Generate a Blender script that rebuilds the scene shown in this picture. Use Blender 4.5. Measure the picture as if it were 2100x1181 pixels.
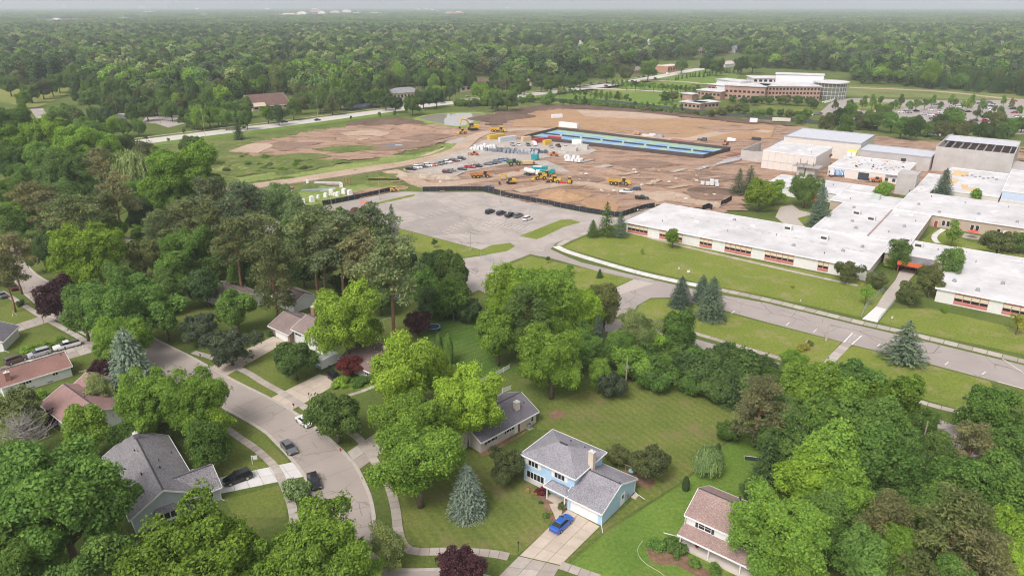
import bpy, math, random
import numpy as np
from mathutils import Vector
R_ = math.radians
SC = bpy.context.scene
for _o in list(bpy.data.objects):
    bpy.data.objects.remove(_o)

# ------------------------------------------------------------------ camera
FPX, HOR, CAMH = 1450.0, 10.0, 76.0          # focal length in photo pixels, horizon row, height in metres
PITCH = math.atan((590.5 - HOR) / FPX)
cam_d = bpy.data.cameras.new('camera'); cam = bpy.data.objects.new('camera', cam_d)
SC.collection.objects.link(cam); SC.camera = cam
cam_d.sensor_width = 36.0; cam_d.lens = FPX / 2100.0 * 36.0
cam_d.clip_start = 1.0; cam_d.clip_end = 40000.0
cam.location = (0, 0, CAMH); cam.rotation_euler = (math.pi / 2 - PITCH, 0, 0)

# ------------------------------------------------------------------ sky, sun, exposure (bright overcast)
SUN_EL, SUN_AZ = R_(52), R_(215)             # azimuth clockwise from +Y: behind the camera, to its left
world = bpy.data.worlds.new('World'); SC.world = world; world.use_nodes = True
wn = world.node_tree; wn.nodes.clear()
sky = wn.nodes.new('ShaderNodeTexSky'); sky.sky_type = 'NISHITA'; sky.sun_disc = False
sky.sun_elevation = SUN_EL; sky.sun_rotation = SUN_AZ
sky.air_density = 1.0; sky.dust_density = 4.0; sky.ozone_density = 1.0
hsv = wn.nodes.new('ShaderNodeHueSaturation'); hsv.inputs['Saturation'].default_value = 0.18
bg = wn.nodes.new('ShaderNodeBackground'); bg.inputs['Strength'].default_value = 0.15
wo = wn.nodes.new('ShaderNodeOutputWorld')
tint = wn.nodes.new('ShaderNodeMix'); tint.data_type = 'RGBA'; tint.blend_type = 'MULTIPLY'
tint.inputs[0].default_value = 1.0; tint.inputs[7].default_value = (1.0, 0.97, 1.0, 1)
wn.links.new(sky.outputs[0], hsv.inputs['Color']); wn.links.new(hsv.outputs[0], tint.inputs[6])
wn.links.new(tint.outputs[2], bg.inputs['Color']); wn.links.new(bg.outputs[0], wo.inputs['Surface'])
sun_d = bpy.data.lights.new('sun', 'SUN'); sun = bpy.data.objects.new('sun', sun_d); SC.collection.objects.link(sun)
sun_d.energy = 1.35; sun_d.angle = R_(20); sun_d.color = (1.0, 0.96, 0.90)
_sd = Vector((math.sin(SUN_AZ) * math.cos(SUN_EL), math.cos(SUN_AZ) * math.cos(SUN_EL), math.sin(SUN_EL)))
sun.rotation_euler = (-_sd).to_track_quat('-Z', 'Y').to_euler(); sun.location = (0, -50, 150)
SC.view_settings.view_transform = 'Standard'; SC.view_settings.look = 'None'
SC.view_settings.gamma = 1.0; SC.view_settings.use_curve_mapping = False
SC.view_settings.exposure = 0.45
SC.render.engine = 'CYCLES'
SC.cycles.max_bounces = 5; SC.cycles.diffuse_bounces = 3; SC.cycles.glossy_bounces = 2
SC.cycles.transmission_bounces = 3; SC.cycles.transparent_max_bounces = 4; SC.cycles.volume_bounces = 2
SC.cycles.use_denoising = True; SC.cycles.filter_width = 1.1

# ------------------------------------------------------------------ geometry helpers
_F = np.array([0, math.cos(PITCH), -math.sin(PITCH)]); _U = np.array([0, math.sin(PITCH), math.cos(PITCH)])
def G(u, v, z=0.0):
    """photo pixel -> the world point where its ray meets the level z"""
    d = _F + np.array([1.0, 0, 0]) * (u - 1050) / FPX + _U * (590.5 - v) / FPX
    t = (CAMH - z) / -d[2]
    return Vector((d[0] * t, d[1] * t, z))
def GX(u, v, z=0.0):
    g = G(u, v, z); return (g.x, g.y)
def pix(x, y, z=0.0):
    """world -> photo pixel (numpy arrays welcome)"""
    dep = y * _F[1] + (z - CAMH) * _F[2]; up = y * _U[1] + (z - CAMH) * _U[2]
    return 1050 + FPX * x / dep, 590.5 - FPX * up / dep
def mpp(u, v, z=0.0):
    g = G(u, v, z); return (g.y * _F[1] + (z - CAMH) * _F[2]) / FPX     # metres per photo pixel there

COL = SC.collection
def link(o, parent=None):
    COL.objects.link(o)
    if parent is not None: o.parent = parent
    return o
def tag(o, label=None, cat=None, group=None, kind=None):
    if label: o['label'] = label
    if cat: o['category'] = cat
    if group: o['group'] = group
    if kind: o['kind'] = kind
    return o
def thing(name, label, cat, loc=(0, 0, 0), rz=0.0, group=None):
    o = bpy.data.objects.new(name, None); COL.objects.link(o); o.empty_display_size = 0.5
    o.location = loc; o.rotation_euler = (0, 0, rz)
    return tag(o, label, cat, group)
def copy_tree(o, parent=None):
    c = o.copy(); COL.objects.link(c); c.parent = parent
    for ch in KIDS.get(o.name, ()) or o.children:
        copy_tree(ch, c)
    return c
KIDS = {}

class MB:
    """collects faces; build() links them as one mesh object"""
    def __init__(s): s.v = []; s.f = []; s.m = []; s.cur = 0
    def quad(s, a, b, c, d):
        n = len(s.v); s.v += [tuple(a), tuple(b), tuple(c), tuple(d)]; s.f.append((n, n+1, n+2, n+3)); s.m.append(s.cur)
    def poly(s, pts):
        n = len(s.v); s.v += [tuple(p) for p in pts]; s.f.append(tuple(range(n, n+len(pts)))); s.m.append(s.cur)
    def box(s, x0, x1, y0, y1, z0, z1):
        s.hexa([(x0,y0,z0),(x1,y0,z0),(x1,y1,z0),(x0,y1,z0),(x0,y0,z1),(x1,y0,z1),(x1,y1,z1),(x0,y1,z1)]); return s
    def hexa(s, p):
        n = len(s.v); s.v += [tuple(q) for q in p]
        for f in ((0,3,2,1),(4,5,6,7),(0,1,5,4),(1,2,6,5),(2,3,7,6),(3,0,4,7)):
            s.f.append(tuple(n+i for i in f)); s.m.append(s.cur)
        return s
    def prism(s, poly, z0, z1, close=True):
        """vertical prism over a 2D polygon (counter-clockwise or not)"""
        a = sum(poly[i][0]*poly[(i+1) % len(poly)][1] - poly[(i+1) % len(poly)][0]*poly[i][1] for i in range(len(poly)))
        if a < 0: poly = poly[::-1]
        n = len(s.v); k = len(poly)
        s.v += [(x, y, z0) for x, y in poly] + [(x, y, z1) for x, y in poly]
        s.f.append(tuple(n+k+i for i in range(k))); s.m.append(s.cur)
        if close: s.f.append(tuple(n+k-1-i for i in range(k))); s.m.append(s.cur)
        for i in range(k):
            j = (i+1) % k; s.f.append((n+i, n+j, n+k+j, n+k+i)); s.m.append(s.cur)
        return s
    def xprism(s, prof, y0, y1):
        """profile in x,z swept along y"""
        n = len(s.v); k = len(prof)
        s.v += [(x, y0, z) for x, z in prof] + [(x, y1, z) for x, z in prof]
        s.f.append(tuple(n+i for i in range(k))); s.f.append(tuple(n+2*k-1-i for i in range(k))); s.m += [s.cur]*2
        for i in range(k):
            j = (i+1) % k; s.f.append((n+i, n+k+i, n+k+j, n+j)); s.m.append(s.cur)
        return s
    def tube(s, pts, rad, seg=6, cap=True):
        pts = [Vector(p) for p in pts]
        if not hasattr(rad, '__len__'): rad = [rad]*len(pts)
        n0 = len(s.v); up = Vector((0, 0, 1))
        for i, p in enumerate(pts):
            d = (pts[min(i+1, len(pts)-1)] - pts[max(i-1, 0)]).normalized()
            a = d.cross(up if abs(d.z) < 0.95 else Vector((1, 0, 0))).normalized(); b = d.cross(a)
            for k in range(seg):
                t = 2*math.pi*k/seg; q = p + (a*math.cos(t) + b*math.sin(t))*rad[i]; s.v.append((q.x, q.y, q.z))
        for i in range(len(pts)-1):
            for k in range(seg):
                j = (k+1) % seg; s.f.append((n0+i*seg+k, n0+i*seg+j, n0+(i+1)*seg+j, n0+(i+1)*seg+k)); s.m.append(s.cur)
        if cap:
            s.f.append(tuple(n0+seg-1-k for k in range(seg))); s.f.append(tuple(n0+(len(pts)-1)*seg+k for k in range(seg))); s.m += [s.cur]*2
        return s
    def ring(s, c, r0, r1, z0, z1, seg=20):
        for k in range(seg):
            a, b = 2*math.pi*k/seg, 2*math.pi*(k+1)/seg
            P = lambda r, t, z: (c[0]+r*math.cos(t), c[1]+r*math.sin(t), z)
            s.hexa([P(r0,a,z0),P(r1,a,z0),P(r1,b,z0),P(r0,b,z0),P(r0,a,z1),P(r1,a,z1),P(r1,b,z1),P(r0,b,z1)])
        return s
    def mesh(s, name, mats, smooth=False):
        me = bpy.data.meshes.new(name); me.from_pydata(s.v, [], s.f)
        for m in (mats if isinstance(mats, (list, tuple)) else [mats]): me.materials.append(m)
        if any(s.m): me.polygons.foreach_set('material_index', s.m)
        if smooth: me.polygons.foreach_set('use_smooth', [True]*len(me.polygons))
        me.update(); return me
    def build(s, name, mats, parent=None, smooth=False):
        return link(bpy.data.objects.new(name, s.mesh(name, mats, smooth)), parent)

# ------------------------------------------------------------------ materials
MATS = {}
def _n(nt, t, **kw):
    n = nt.nodes.new(t)
    for k, v in kw.items():
        if k.startswith('i_'): n.inputs[k[2:].replace('_', ' ')].default_value = v
        else: setattr(n, k, v)
    return n
def new_mat(name):
    m = bpy.data.materials.new(name); m.use_nodes = True; nt = m.node_tree
    return m, nt, nt.nodes['Principled BSDF']
def rgb(c): return (c[0], c[1], c[2], 1.0)
def ramp(nt, fac, stops):
    r = nt.nodes.new('ShaderNodeValToRGB'); e = r.color_ramp.elements
    while len(e) < len(stops): e.new(0.5)
    for el, (p, c) in zip(e, stops): el.position = p; el.color = rgb(c)
    nt.links.new(fac, r.inputs['Fac']); return r.outputs['Color']
def noise(nt, vec, scale, detail=4.0, rough=0.6):
    n = _n(nt, 'ShaderNodeTexNoise', i_Scale=scale, i_Detail=detail, i_Roughness=rough)
    nt.links.new(vec, n.inputs['Vector']); return n.outputs['Fac']
def mixc(nt, fac, a, b, mode='MIX'):
    m = nt.nodes.new('ShaderNodeMix'); m.data_type = 'RGBA'; m.blend_type = mode
    for s, x in ((m.inputs[0], fac), (m.inputs[6], a), (m.inputs[7], b)):
        if hasattr(x, 'is_linked'): nt.links.new(x, s)
        elif isinstance(x, (int, float)): s.default_value = x
        else: s.default_value = rgb(x)
    return m.outputs[2]
def coords(nt, kind='Object', rot=0.0, scale=(1, 1, 1)):
    tc = nt.nodes.new('ShaderNodeTexCoord'); mp = nt.nodes.new('ShaderNodeMapping')
    mp.inputs['Rotation'].default_value = (0, 0, rot); mp.inputs['Scale'].default_value = scale
    nt.links.new(tc.outputs[kind], mp.inputs['Vector']); return mp.outputs['Vector']
def bump(nt, b, h, strength=0.3, dist=0.05):
    bn = nt.nodes.new('ShaderNodeBump'); bn.inputs['Strength'].default_value = strength; bn.inputs['Distance'].default_value = dist
    nt.links.new(h, bn.inputs['Height']); nt.links.new(bn.outputs[0], b.inputs['Normal'])
def M(name, c, rough=0.8, var=0.12, scale=1.5, spec=0.3, metal=0.0, bumpy=0.0):
    """plain painted/mineral surface with a little uneven tone and fine relief"""
    if name in MATS: return MATS[name]
    m, nt, b = new_mat(name); v = coords(nt)
    f = noise(nt, v, scale, 6.0, 0.65)
    col = ramp(nt, f, [(0.3, [x*(1-var) for x in c]), (0.7, [min(1, x*(1+var)) for x in c])])
    nt.links.new(col, b.inputs['Base Color']); b.inputs['Roughness'].default_value = rough
    b.inputs['Specular IOR Level'].default_value = spec; b.inputs['Metallic'].default_value = metal
    if bumpy: bump(nt, b, noise(nt, v, scale*8, 3.0), bumpy)
    MATS[name] = m; return m
def M_paint(name='vehicle_paint'):
    """coat of paint in the object's own colour"""
    if name in MATS: return MATS[name]
    m, nt, b = new_mat(name); oi = nt.nodes.new('ShaderNodeObjectInfo')
    nt.links.new(oi.outputs['Color'], b.inputs['Base Color'])
    b.inputs['Roughness'].default_value = 0.32; b.inputs['Coat Weight'].default_value = 0.5; b.inputs['Coat Roughness'].default_value = 0.1
    MATS[name] = m; return m
def M_tint(name='tinted_surface', rough=0.75):
    """matt surface in the object's own colour, a little weathered"""
    if name in MATS: return MATS[name]
    m, nt, b = new_mat(name); oi = nt.nodes.new('ShaderNodeObjectInfo')
    f = noise(nt, coords(nt), 0.35, 6.0, 0.7)
    k = ramp(nt, f, [(0.3, (.8, .8, .8)), (0.7, (1.12, 1.12, 1.12))])
    nt.links.new(mixc(nt, 1.0, oi.outputs['Color'], k, 'MULTIPLY'), b.inputs['Base Color'])
    b.inputs['Roughness'].default_value = rough; b.inputs['Specular IOR Level'].default_value = 0.25
    MATS[name] = m; return m
def M_glass(name, c=(0.02, 0.025, 0.03), rough=0.08):
    if name in MATS: return MATS[name]
    m, nt, b = new_mat(name); b.inputs['Base Color'].default_value = rgb(c); b.inputs['Roughness'].default_value = rough
    b.inputs['Specular IOR Level'].default_value = 0.6
    MATS[name] = m; return m
def M_shingle(name, cols, scale=1.0):
    """asphalt shingles: small tabs of mixed tone"""
    if name in MATS: return MATS[name]
    m, nt, b = new_mat(name); tc = nt.nodes.new('ShaderNodeTexCoord')
    mp = _n(nt, 'ShaderNodeMapping'); mp.inputs['Scale'].default_value = (2.1*scale, 2.1*scale, 3.4*scale)
    nt.links.new(tc.outputs['Object'], mp.inputs['Vector'])
    vo = _n(nt, 'ShaderNodeTexVoronoi'); nt.links.new(mp.outputs[0], vo.inputs['Vector'])
    sep = nt.nodes.new('ShaderNodeSeparateColor'); nt.links.new(vo.outputs['Color'], sep.inputs[0])
    n = len(cols); tab = ramp(nt, sep.outputs[0], [((i+0.5)/n, c) for i, c in enumerate(cols)])
    big = ramp(nt, noise(nt, coords(nt), 0.25, 4.0), [(0.3, (.84, .84, .84)), (0.7, (1.12, 1.12, 1.12))])
    fine = ramp(nt, noise(nt, coords(nt), 9.0, 2.0), [(0.3, (.78, .78, .78)), (0.7, (1.22, 1.22, 1.22))])
    c1 = mixc(nt, 1.0, tab, big, 'MULTIPLY'); c2 = mixc(nt, 1.0, c1, fine, 'MULTIPLY')
    nt.links.new(c2, b.inputs['Base Color']); b.inputs['Roughness'].default_value = 0.9; b.inputs['Specular IOR Level'].default_value = 0.15
    bump(nt, b, sep.outputs[0], 0.35, 0.03); MATS[name] = m; return m
def M_brick(name, c1, c2, mortar, scale=1.0):
    if name in MATS: return MATS[name]
    m, nt, b = new_mat(name); tc = nt.nodes.new('ShaderNodeTexCoord')
    sp = nt.nodes.new('ShaderNodeSeparateXYZ'); nt.links.new(tc.outputs['Object'], sp.inputs[0])
    ad = _n(nt, 'ShaderNodeMath', operation='ADD'); nt.links.new(sp.outputs[0], ad.inputs[0]); nt.links.new(sp.outputs[1], ad.inputs[1])
    cb = nt.nodes.new('ShaderNodeCombineXYZ'); nt.links.new(ad.outputs[0], cb.inputs[0]); nt.links.new(sp.outputs[2], cb.inputs[1])
    br = _n(nt, 'ShaderNodeTexBrick', i_Color1=rgb(c1), i_Color2=rgb(c2), i_Mortar=rgb(mortar), i_Scale=1.0/scale)
    br.inputs['Brick Width'].default_value = 0.42; br.inputs['Row Height'].default_value = 0.2; br.inputs['Mortar Size'].default_value = 0.012
    nt.links.new(cb.outputs[0], br.inputs['Vector'])
    big = ramp(nt, noise(nt, coords(nt), 0.2, 5.0), [(0.3, (.85, .85, .85)), (0.7, (1.1, 1.1, 1.1))])
    nt.links.new(mixc(nt, 1.0, br.outputs['Color'], big, 'MULTIPLY'), b.inputs['Base Color']); b.inputs['Roughness'].default_value = 0.9
    MATS[name] = m; return m
def M_siding(name, c, pitch=0.2, var=0.06):
    """horizontal lap siding: fine relief by height"""
    if name in MATS: return MATS[name]
    m, nt, b = new_mat(name)
    col = ramp(nt, noise(nt, coords(nt), 0.8, 5.0), [(0.3, [x*(1-var) for x in c]), (0.7, [min(1, x*(1+var)) for x in c])])
    nt.links.new(col, b.inputs['Base Color']); b.inputs['Roughness'].default_value = 0.6
    tc = nt.nodes.new('ShaderNodeTexCoord'); sp = nt.nodes.new('ShaderNodeSeparateXYZ'); nt.links.new(tc.outputs['Object'], sp.inputs[0])
    md = _n(nt, 'ShaderNodeMath', operation='FRACT'); dv = _n(nt, 'ShaderNodeMath', operation='DIVIDE'); dv.inputs[1].default_value = pitch
    nt.links.new(sp.outputs[2], dv.inputs[0]); nt.links.new(dv.outputs[0], md.inputs[0]); bump(nt, b, md.outputs[0], 0.6, 0.03)
    MATS[name] = m; return m
def M_paving(name, c, var=0.10, crack=0.5, seam=0.35, patch=0.0, tone=0.06):
    """road or yard: mottled, worn in broad areas, crossed by dark cracks"""
    if name in MATS: return MATS[name]
    m, nt, b = new_mat(name); v = coords(nt)
    base = ramp(nt, noise(nt, v, 0.12, 8.0, 0.65), [(0.32, [x*(1-var) for x in c]), (0.68, [min(1, x*(1+var)) for x in c])])
    fine = ramp(nt, noise(nt, v, 3.0, 4.0, 0.7), [(0.3, [1-tone]*3), (0.7, [1+tone]*3)])
    col = mixc(nt, 1.0, base, fine, 'MULTIPLY')
    if patch:
        pv = _n(nt, 'ShaderNodeTexVoronoi', i_Scale=0.035); nt.links.new(v, pv.inputs['Vector'])
        sp = nt.nodes.new('ShaderNodeSeparateColor'); nt.links.new(pv.outputs['Color'], sp.inputs[0])
        pf = ramp(nt, sp.outputs[0], [(0.60, (0, 0, 0)), (0.62, (1, 1, 1))])
        pm = _n(nt, 'ShaderNodeMath', operation='MULTIPLY'); pm.inputs[1].default_value = patch; nt.links.new(pf, pm.inputs[0])
        col = mixc(nt, pm.outputs[0], col, [x*0.62 for x in c])
    if crack:
        wv = _n(nt, 'ShaderNodeTexNoise', i_Scale=0.35, i_Detail=4.0); nt.links.new(v, wv.inputs['Vector'])
        dis = mixc(nt, 0.55, v, wv.outputs['Color'], 'LINEAR_LIGHT')
        vo = _n(nt, 'ShaderNodeTexVoronoi', feature='DISTANCE_TO_EDGE', i_Scale=0.11); nt.links.new(dis, vo.inputs['Vector'])
        cf = ramp(nt, vo.outputs['Distance'], [(0.0, (1, 1, 1)), (0.012, (0, 0, 0))])
        gate = ramp(nt, noise(nt, v, 0.08, 2.0), [(0.45, (0, 0, 0)), (0.6, (1, 1, 1))])
        cg = mixc(nt, 1.0, cf, gate, 'MULTIPLY'); cm = _n(nt, 'ShaderNodeMath', operation='MULTIPLY'); cm.inputs[1].default_value = crack
        nt.links.new(cg, cm.inputs[0]); col = mixc(nt, cm.outputs[0], col, [x*0.25 for x in c])
    nt.links.new(col, b.inputs['Base Color']); b.inputs['Roughness'].default_value = 0.92; b.inputs['Specular IOR Level'].default_value = 0.2
    MATS[name] = m; return m
def M_grass(name, stops, scale=0.09, stripe=None, dry=None, fine=1.6):
    """turf: broad tone, clumps, dry spots and, where mown so, stripes (angle, width, strength)"""
    if name in MATS: return MATS[name]
    m, nt, b = new_mat(name); v = coords(nt)
    col = ramp(nt, noise(nt, v, scale, 7.0, 0.62), stops)
    fg = ramp(nt, noise(nt, v, fine, 5.0, 0.75), [(0.28, (.62, .66, .6)), (0.72, (1.32, 1.28, 1.2))])
    col = mixc(nt, 1.0, col, fg, 'MULTIPLY')
    if stripe:
        sv = coords(nt, rot=stripe[0]); wv = _n(nt, 'ShaderNodeTexWave', i_Scale=0.314/stripe[1]*0.5, i_Distortion=1.2)
        wv.inputs['Detail'].default_value = 2.0; wv.inputs['Detail Scale'].default_value = 0.6
        nt.links.new(sv, wv.inputs['Vector'])
        sf = ramp(nt, wv.outputs['Fac'], [(0.3, [1-stripe[2]]*3), (0.7, (1+stripe[2], 1+stripe[2]*.9, 1+stripe[2]*.4))])
        col = mixc(nt, 1.0, col, sf, 'MULTIPLY')
    if dry:
        df = ramp(nt, noise(nt, v, 0.16, 6.0, 0.7), [(0.52, (0, 0, 0)), (0.68, (1, 1, 1))])
        dm = _n(nt, 'ShaderNodeMath', operation='MULTIPLY'); dm.inputs[1].default_value = dry[1]; nt.links.new(df, dm.inputs[0])
        col = mixc(nt, dm.outputs[0], col, dry[0])
    nt.links.new(col, b.inputs['Base Color']); b.inputs['Roughness'].default_value = 0.95; b.inputs['Specular IOR Level'].default_value = 0.1
    bump(nt, b, noise(nt, v, 5.0, 4.0, 0.7), 0.8, 0.12); MATS[name] = m; return m
def M_dirt(name, stops, scale=0.06, rot=0.0, stretch=(1, 1, 1), fine=1.0):
    if name in MATS: return MATS[name]
    m, nt, b = new_mat(name); v = coords(nt, rot=rot, scale=stretch); v0 = coords(nt)
    col = ramp(nt, noise(nt, v, scale, 9.0, 0.66), stops)
    fg = ramp(nt, noise(nt, v0, fine, 6.0, 0.75), [(0.28, (.7, .7, .7)), (0.72, (1.25, 1.25, 1.25))])
    col = mixc(nt, 1.0, col, fg, 'MULTIPLY')
    nt.links.new(col, b.inputs['Base Color']); b.inputs['Roughness'].default_value = 0.95; b.inputs['Specular IOR Level'].default_value = 0.1
    bump(nt, b, noise(nt, v0, 0.9, 6.0, 0.7), 0.9, 0.5); MATS[name] = m; return m
def M_leaf(name='foliage', trans=0.34, base=None):
    """leaves in the object's own colour, each leaf a little different"""
    if name in MATS: return MATS[name]
    m, nt, b = new_mat(name); oi = nt.nodes.new('ShaderNodeObjectInfo')
    at = _n(nt, 'ShaderNodeAttribute', attribute_name='v')
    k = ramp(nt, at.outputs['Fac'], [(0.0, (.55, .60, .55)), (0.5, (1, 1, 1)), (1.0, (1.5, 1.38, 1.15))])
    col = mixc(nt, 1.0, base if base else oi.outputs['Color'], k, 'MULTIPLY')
    hs = nt.nodes.new('ShaderNodeHueSaturation'); mr = nt.nodes.new('ShaderNodeMapRange')
    mr.inputs['To Min'].default_value = 0.62 if base else 0.8; mr.inputs['To Max'].default_value = 1.45 if base else 1.2
    nt.links.new(oi.outputs['Random'], mr.inputs['Value']); nt.links.new(mr.outputs[0], hs.inputs['Value'])
    nt.links.new(col, hs.inputs['Color'])
    tr = nt.nodes.new('ShaderNodeBsdfTranslucent'); mx = nt.nodes.new('ShaderNodeMixShader'); mx.inputs[0].default_value = trans
    nt.links.new(hs.outputs[0], b.inputs['Base Color']); nt.links.new(hs.outputs[0], tr.inputs['Color'])
    b.inputs['Roughness'].default_value = 0.6; b.inputs['Specular IOR Level'].default_value = 0.08
    nt.links.new(b.outputs[0], mx.inputs[1]); nt.links.new(tr.outputs[0], mx.inputs[2])
    nt.links.new(mx.outputs[0], nt.nodes['Material Output'].inputs['Surface'])
    MATS[name] = m; return m

ONES = ['', 'first', 'second', 'third', 'fourth', 'fifth', 'sixth', 'seventh', 'eighth', 'ninth', 'tenth', 'eleventh', 'twelfth', 'thirteenth',
        'fourteenth', 'fifteenth', 'sixteenth', 'seventeenth', 'eighteenth', 'nineteenth']
TENS = ['', '', 'twenty', 'thirty', 'forty', 'fifty', 'sixty', 'seventy', 'eighty', 'ninety']
CARD = ['', 'one', 'two', 'three', 'four', 'five', 'six', 'seven', 'eight', 'nine']
def ordinal(n):
    if n < 20: return ONES[n]
    if n >= 100: return (CARD[n//100] + '-hundredth') if n % 100 == 0 else CARD[n//100] + '-hundred-' + ordinal(n % 100)
    if n % 10 == 0: return TENS[n//10][:-1] + 'ieth'
    return TENS[n//10] + '-' + ONES[n % 10]
def number_labels(items):
    """items: list of (object, base label, photo u). Things with one base label are told apart by their order from the left."""
    by = {}
    for o, lab, u in items: by.setdefault(lab, []).append((u, o))
    for lab, lst in by.items():
        lst.sort(key=lambda t: t[0])
        for i, (u, o) in enumerate(lst):
            o['label'] = lab if len(lst) == 1 else f'{lab}, {ordinal(i+1)} from the left'
# ================================================================== THE SETTING
def spline(pts, n=6):
    if len(pts) < 3: return [Vector(p) for p in pts]
    P = [Vector(p) for p in pts]; P = [P[0]*2-P[1]] + P + [P[-1]*2-P[-2]]; out = []
    for i in range(1, len(P)-2):
        a, b, c, d = P[i-1], P[i], P[i+1], P[i+2]
        for k in range(n):
            t = k/n; out.append(0.5*((2*b) + (c-a)*t + (2*a-5*b+4*c-d)*t*t + (3*b-a-3*c+d)*t**3))
    out.append(P[-2]); return out
def gpath(px, n=6):
    return spline([Vector(GX(u, v)) for u, v in px], n)
def sheet(name, px, z, mat, n=0, kind='structure', thick=0.0):
    pts = [tuple(p) for p in gpath(list(px), n)] if n else [GX(u, v) for u, v in px]
    m = MB(); thick = thick or (z-.01 if z > .3 else 0)
    if thick: m.prism(pts, z-thick, z, close=False)
    else:
        a = sum(pts[i][0]*pts[(i+1) % len(pts)][1] - pts[(i+1) % len(pts)][0]*pts[i][1] for i in range(len(pts)))
        m.poly([(x, y, z) for x, y in (pts if a > 0 else pts[::-1])])
    o = m.build(name, mat)
    if kind: o['kind'] = kind
    return o
def offset(path, d):
    out = []
    for i, p in enumerate(path):
        t = (path[min(i+1, len(path)-1)] - path[max(i-1, 0)]).normalized(); out.append(p + Vector((-t.y, t.x))*d)
    return out
def resample(path, step):
    out = [path[0].copy()]; acc = 0.0
    for a, b in zip(path, path[1:]):
        L = (b-a).length; pos = step-acc
        while pos <= L: out.append(a.lerp(b, pos/L)); pos += step
        acc = (acc+L) % step if L else acc
    return out
def ribbon(name, path, w, z0, z1, mat, kind='structure', parent=None):
    l, r = offset(path, w/2), offset(path, -w/2); m = MB()
    for i in range(len(path)-1):
        m.quad((r[i].x, r[i].y, z1), (r[i+1].x, r[i+1].y, z1), (l[i+1].x, l[i+1].y, z1), (l[i].x, l[i].y, z1))
        if z1-z0 > 0.03:
            for q in (l, r): m.quad((q[i].x, q[i].y, z0), (q[i+1].x, q[i+1].y, z0), (q[i+1].x, q[i+1].y, z1), (q[i].x, q[i].y, z1))
    o = m.build(name, mat, parent)
    if kind and parent is None: o['kind'] = kind
    return o
def slab_walk(name, px, w, mats, slab=1.5, z1=0.06, n=8, maxn=140):
    """footpath of single concrete slabs with open joints, each slab a piece of its own"""
    path = resample(gpath(px, n), slab); root = bpy.data.objects.new(name, None); COL.objects.link(root); root['kind'] = 'structure'
    rnd = random.Random(len(px)*7+int(px[0][0])); l, r = offset(path, w/2), offset(path, -w/2)
    for i in range(min(len(path)-1, maxn)):
        g = 0.022; m = MB(); dz = rnd.uniform(-.006, .006)
        q = [r[i].lerp(r[i+1], g), r[i].lerp(r[i+1], 1-g), l[i].lerp(l[i+1], 1-g), l[i].lerp(l[i+1], g)]
        m.hexa([(p.x, p.y, 0.0) for p in q] + [(p.x, p.y, z1+dz) for p in q])
        m.build('slab', mats[rnd.randrange(len(mats))], root)
    return root
def slab_drive(name, px4, nu, nv, mats, z1=0.05, thing_label=None):
    """driveway of poured panels: four photo corners (left-near house, right-near house, right-street, left-street)"""
    c = [Vector(GX(u, v)) for u, v in px4]; root = bpy.data.objects.new(name, None); COL.objects.link(root); root['kind'] = 'structure'
    rnd = random.Random(int(px4[0][0])); P = lambda s, t: c[0].lerp(c[1], s).lerp(c[3].lerp(c[2], s), t)
    for i in range(nu):
        for j in range(nv):
            e = 0.012; a, b, d, f = (i+e)/nu, (i+1-e)/nu, (j+e)/nv, (j+1-e)/nv
            q = [P(a, d), P(b, d), P(b, f), P(a, f)]; m = MB(); dz = rnd.uniform(-.006, .006)
            m.hexa([(p.x, p.y, 0.0) for p in q] + [(p.x, p.y, z1+dz) for p in q]); m.build('slab', mats[rnd.randrange(len(mats))], root)
    return root

# ---- materials of the ground
GRASS = M_grass('turf', [(0.25, (0.074, 0.109, 0.029)), (0.5, (0.108, 0.146, 0.036)), (0.75, (0.161, 0.187, 0.052))], 0.05, dry=((.19, .155, .07), 0.35))
LAWN = M_grass('lawn_turf', [(0.25, (0.098, 0.138, 0.033)), (0.5, (0.140, 0.177, 0.041)), (0.75, (0.195, 0.216, 0.057))], 0.06, dry=((.20, .165, .08), 0.4))
MOWN = M_grass('mown_turf', [(0.25, (0.102, 0.138, 0.037)), (0.5, (0.143, 0.177, 0.045)), (0.75, (0.190, 0.203, 0.060))], 0.09, stripe=(R_(-32), 0.75, 0.055), dry=((.21, .17, .085), 0.75))
LUSH = M_grass('lush_turf', [(0.25, (0.097, 0.172, 0.033)), (0.5, (0.137, 0.221, 0.041)), (0.75, (0.188, 0.265, 0.059))], 0.09, dry=((.22, .21, .07), 0.35))
SCHOOL_GRASS = M_grass('school_turf', [(0.25, (0.136, 0.189, 0.033)), (0.5, (0.181, 0.223, 0.043)), (0.75, (0.232, 0.251, 0.062))], 0.05, dry=((.30, .245, .125), 0.75))
WEED = M_grass('weeds', [(0.25, (.070, .110, .028)), (0.5, (.125, .165, .045)), (0.75, (.22, .22, .07))], 0.06, dry=((.30, .235, .13), 0.6), fine=0.5)
PALE_WEED = M_grass('pale_weeds', [(0.25, (.15, .20, .06)), (0.5, (.21, .27, .08)), (0.75, (.29, .31, .11))], 0.05, dry=((.35, .28, .16), 0.4), fine=0.5)
STREET = M_paving('street_concrete', (.355, .305, .268), 0.09, 0.75, tone=0.05)
ASPH = M_paving('lot_asphalt', (.385, .34, .305), 0.16, 0.55, patch=0.35)
DRIVE = M_paving('school_asphalt', (.345, .30, .272), 0.08, 0.7)
ARTERY = M_paving('artery_concrete', (.52, .485, .44), 0.06, 0.15)
CONC = [M(f'walk_concrete_{i}', c, 0.9, 0.10, 0.9) for i, c in enumerate([(.41, .36, .31), (.38, .33, .285), (.44, .39, .34), (.35, .30, .26)])]
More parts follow.
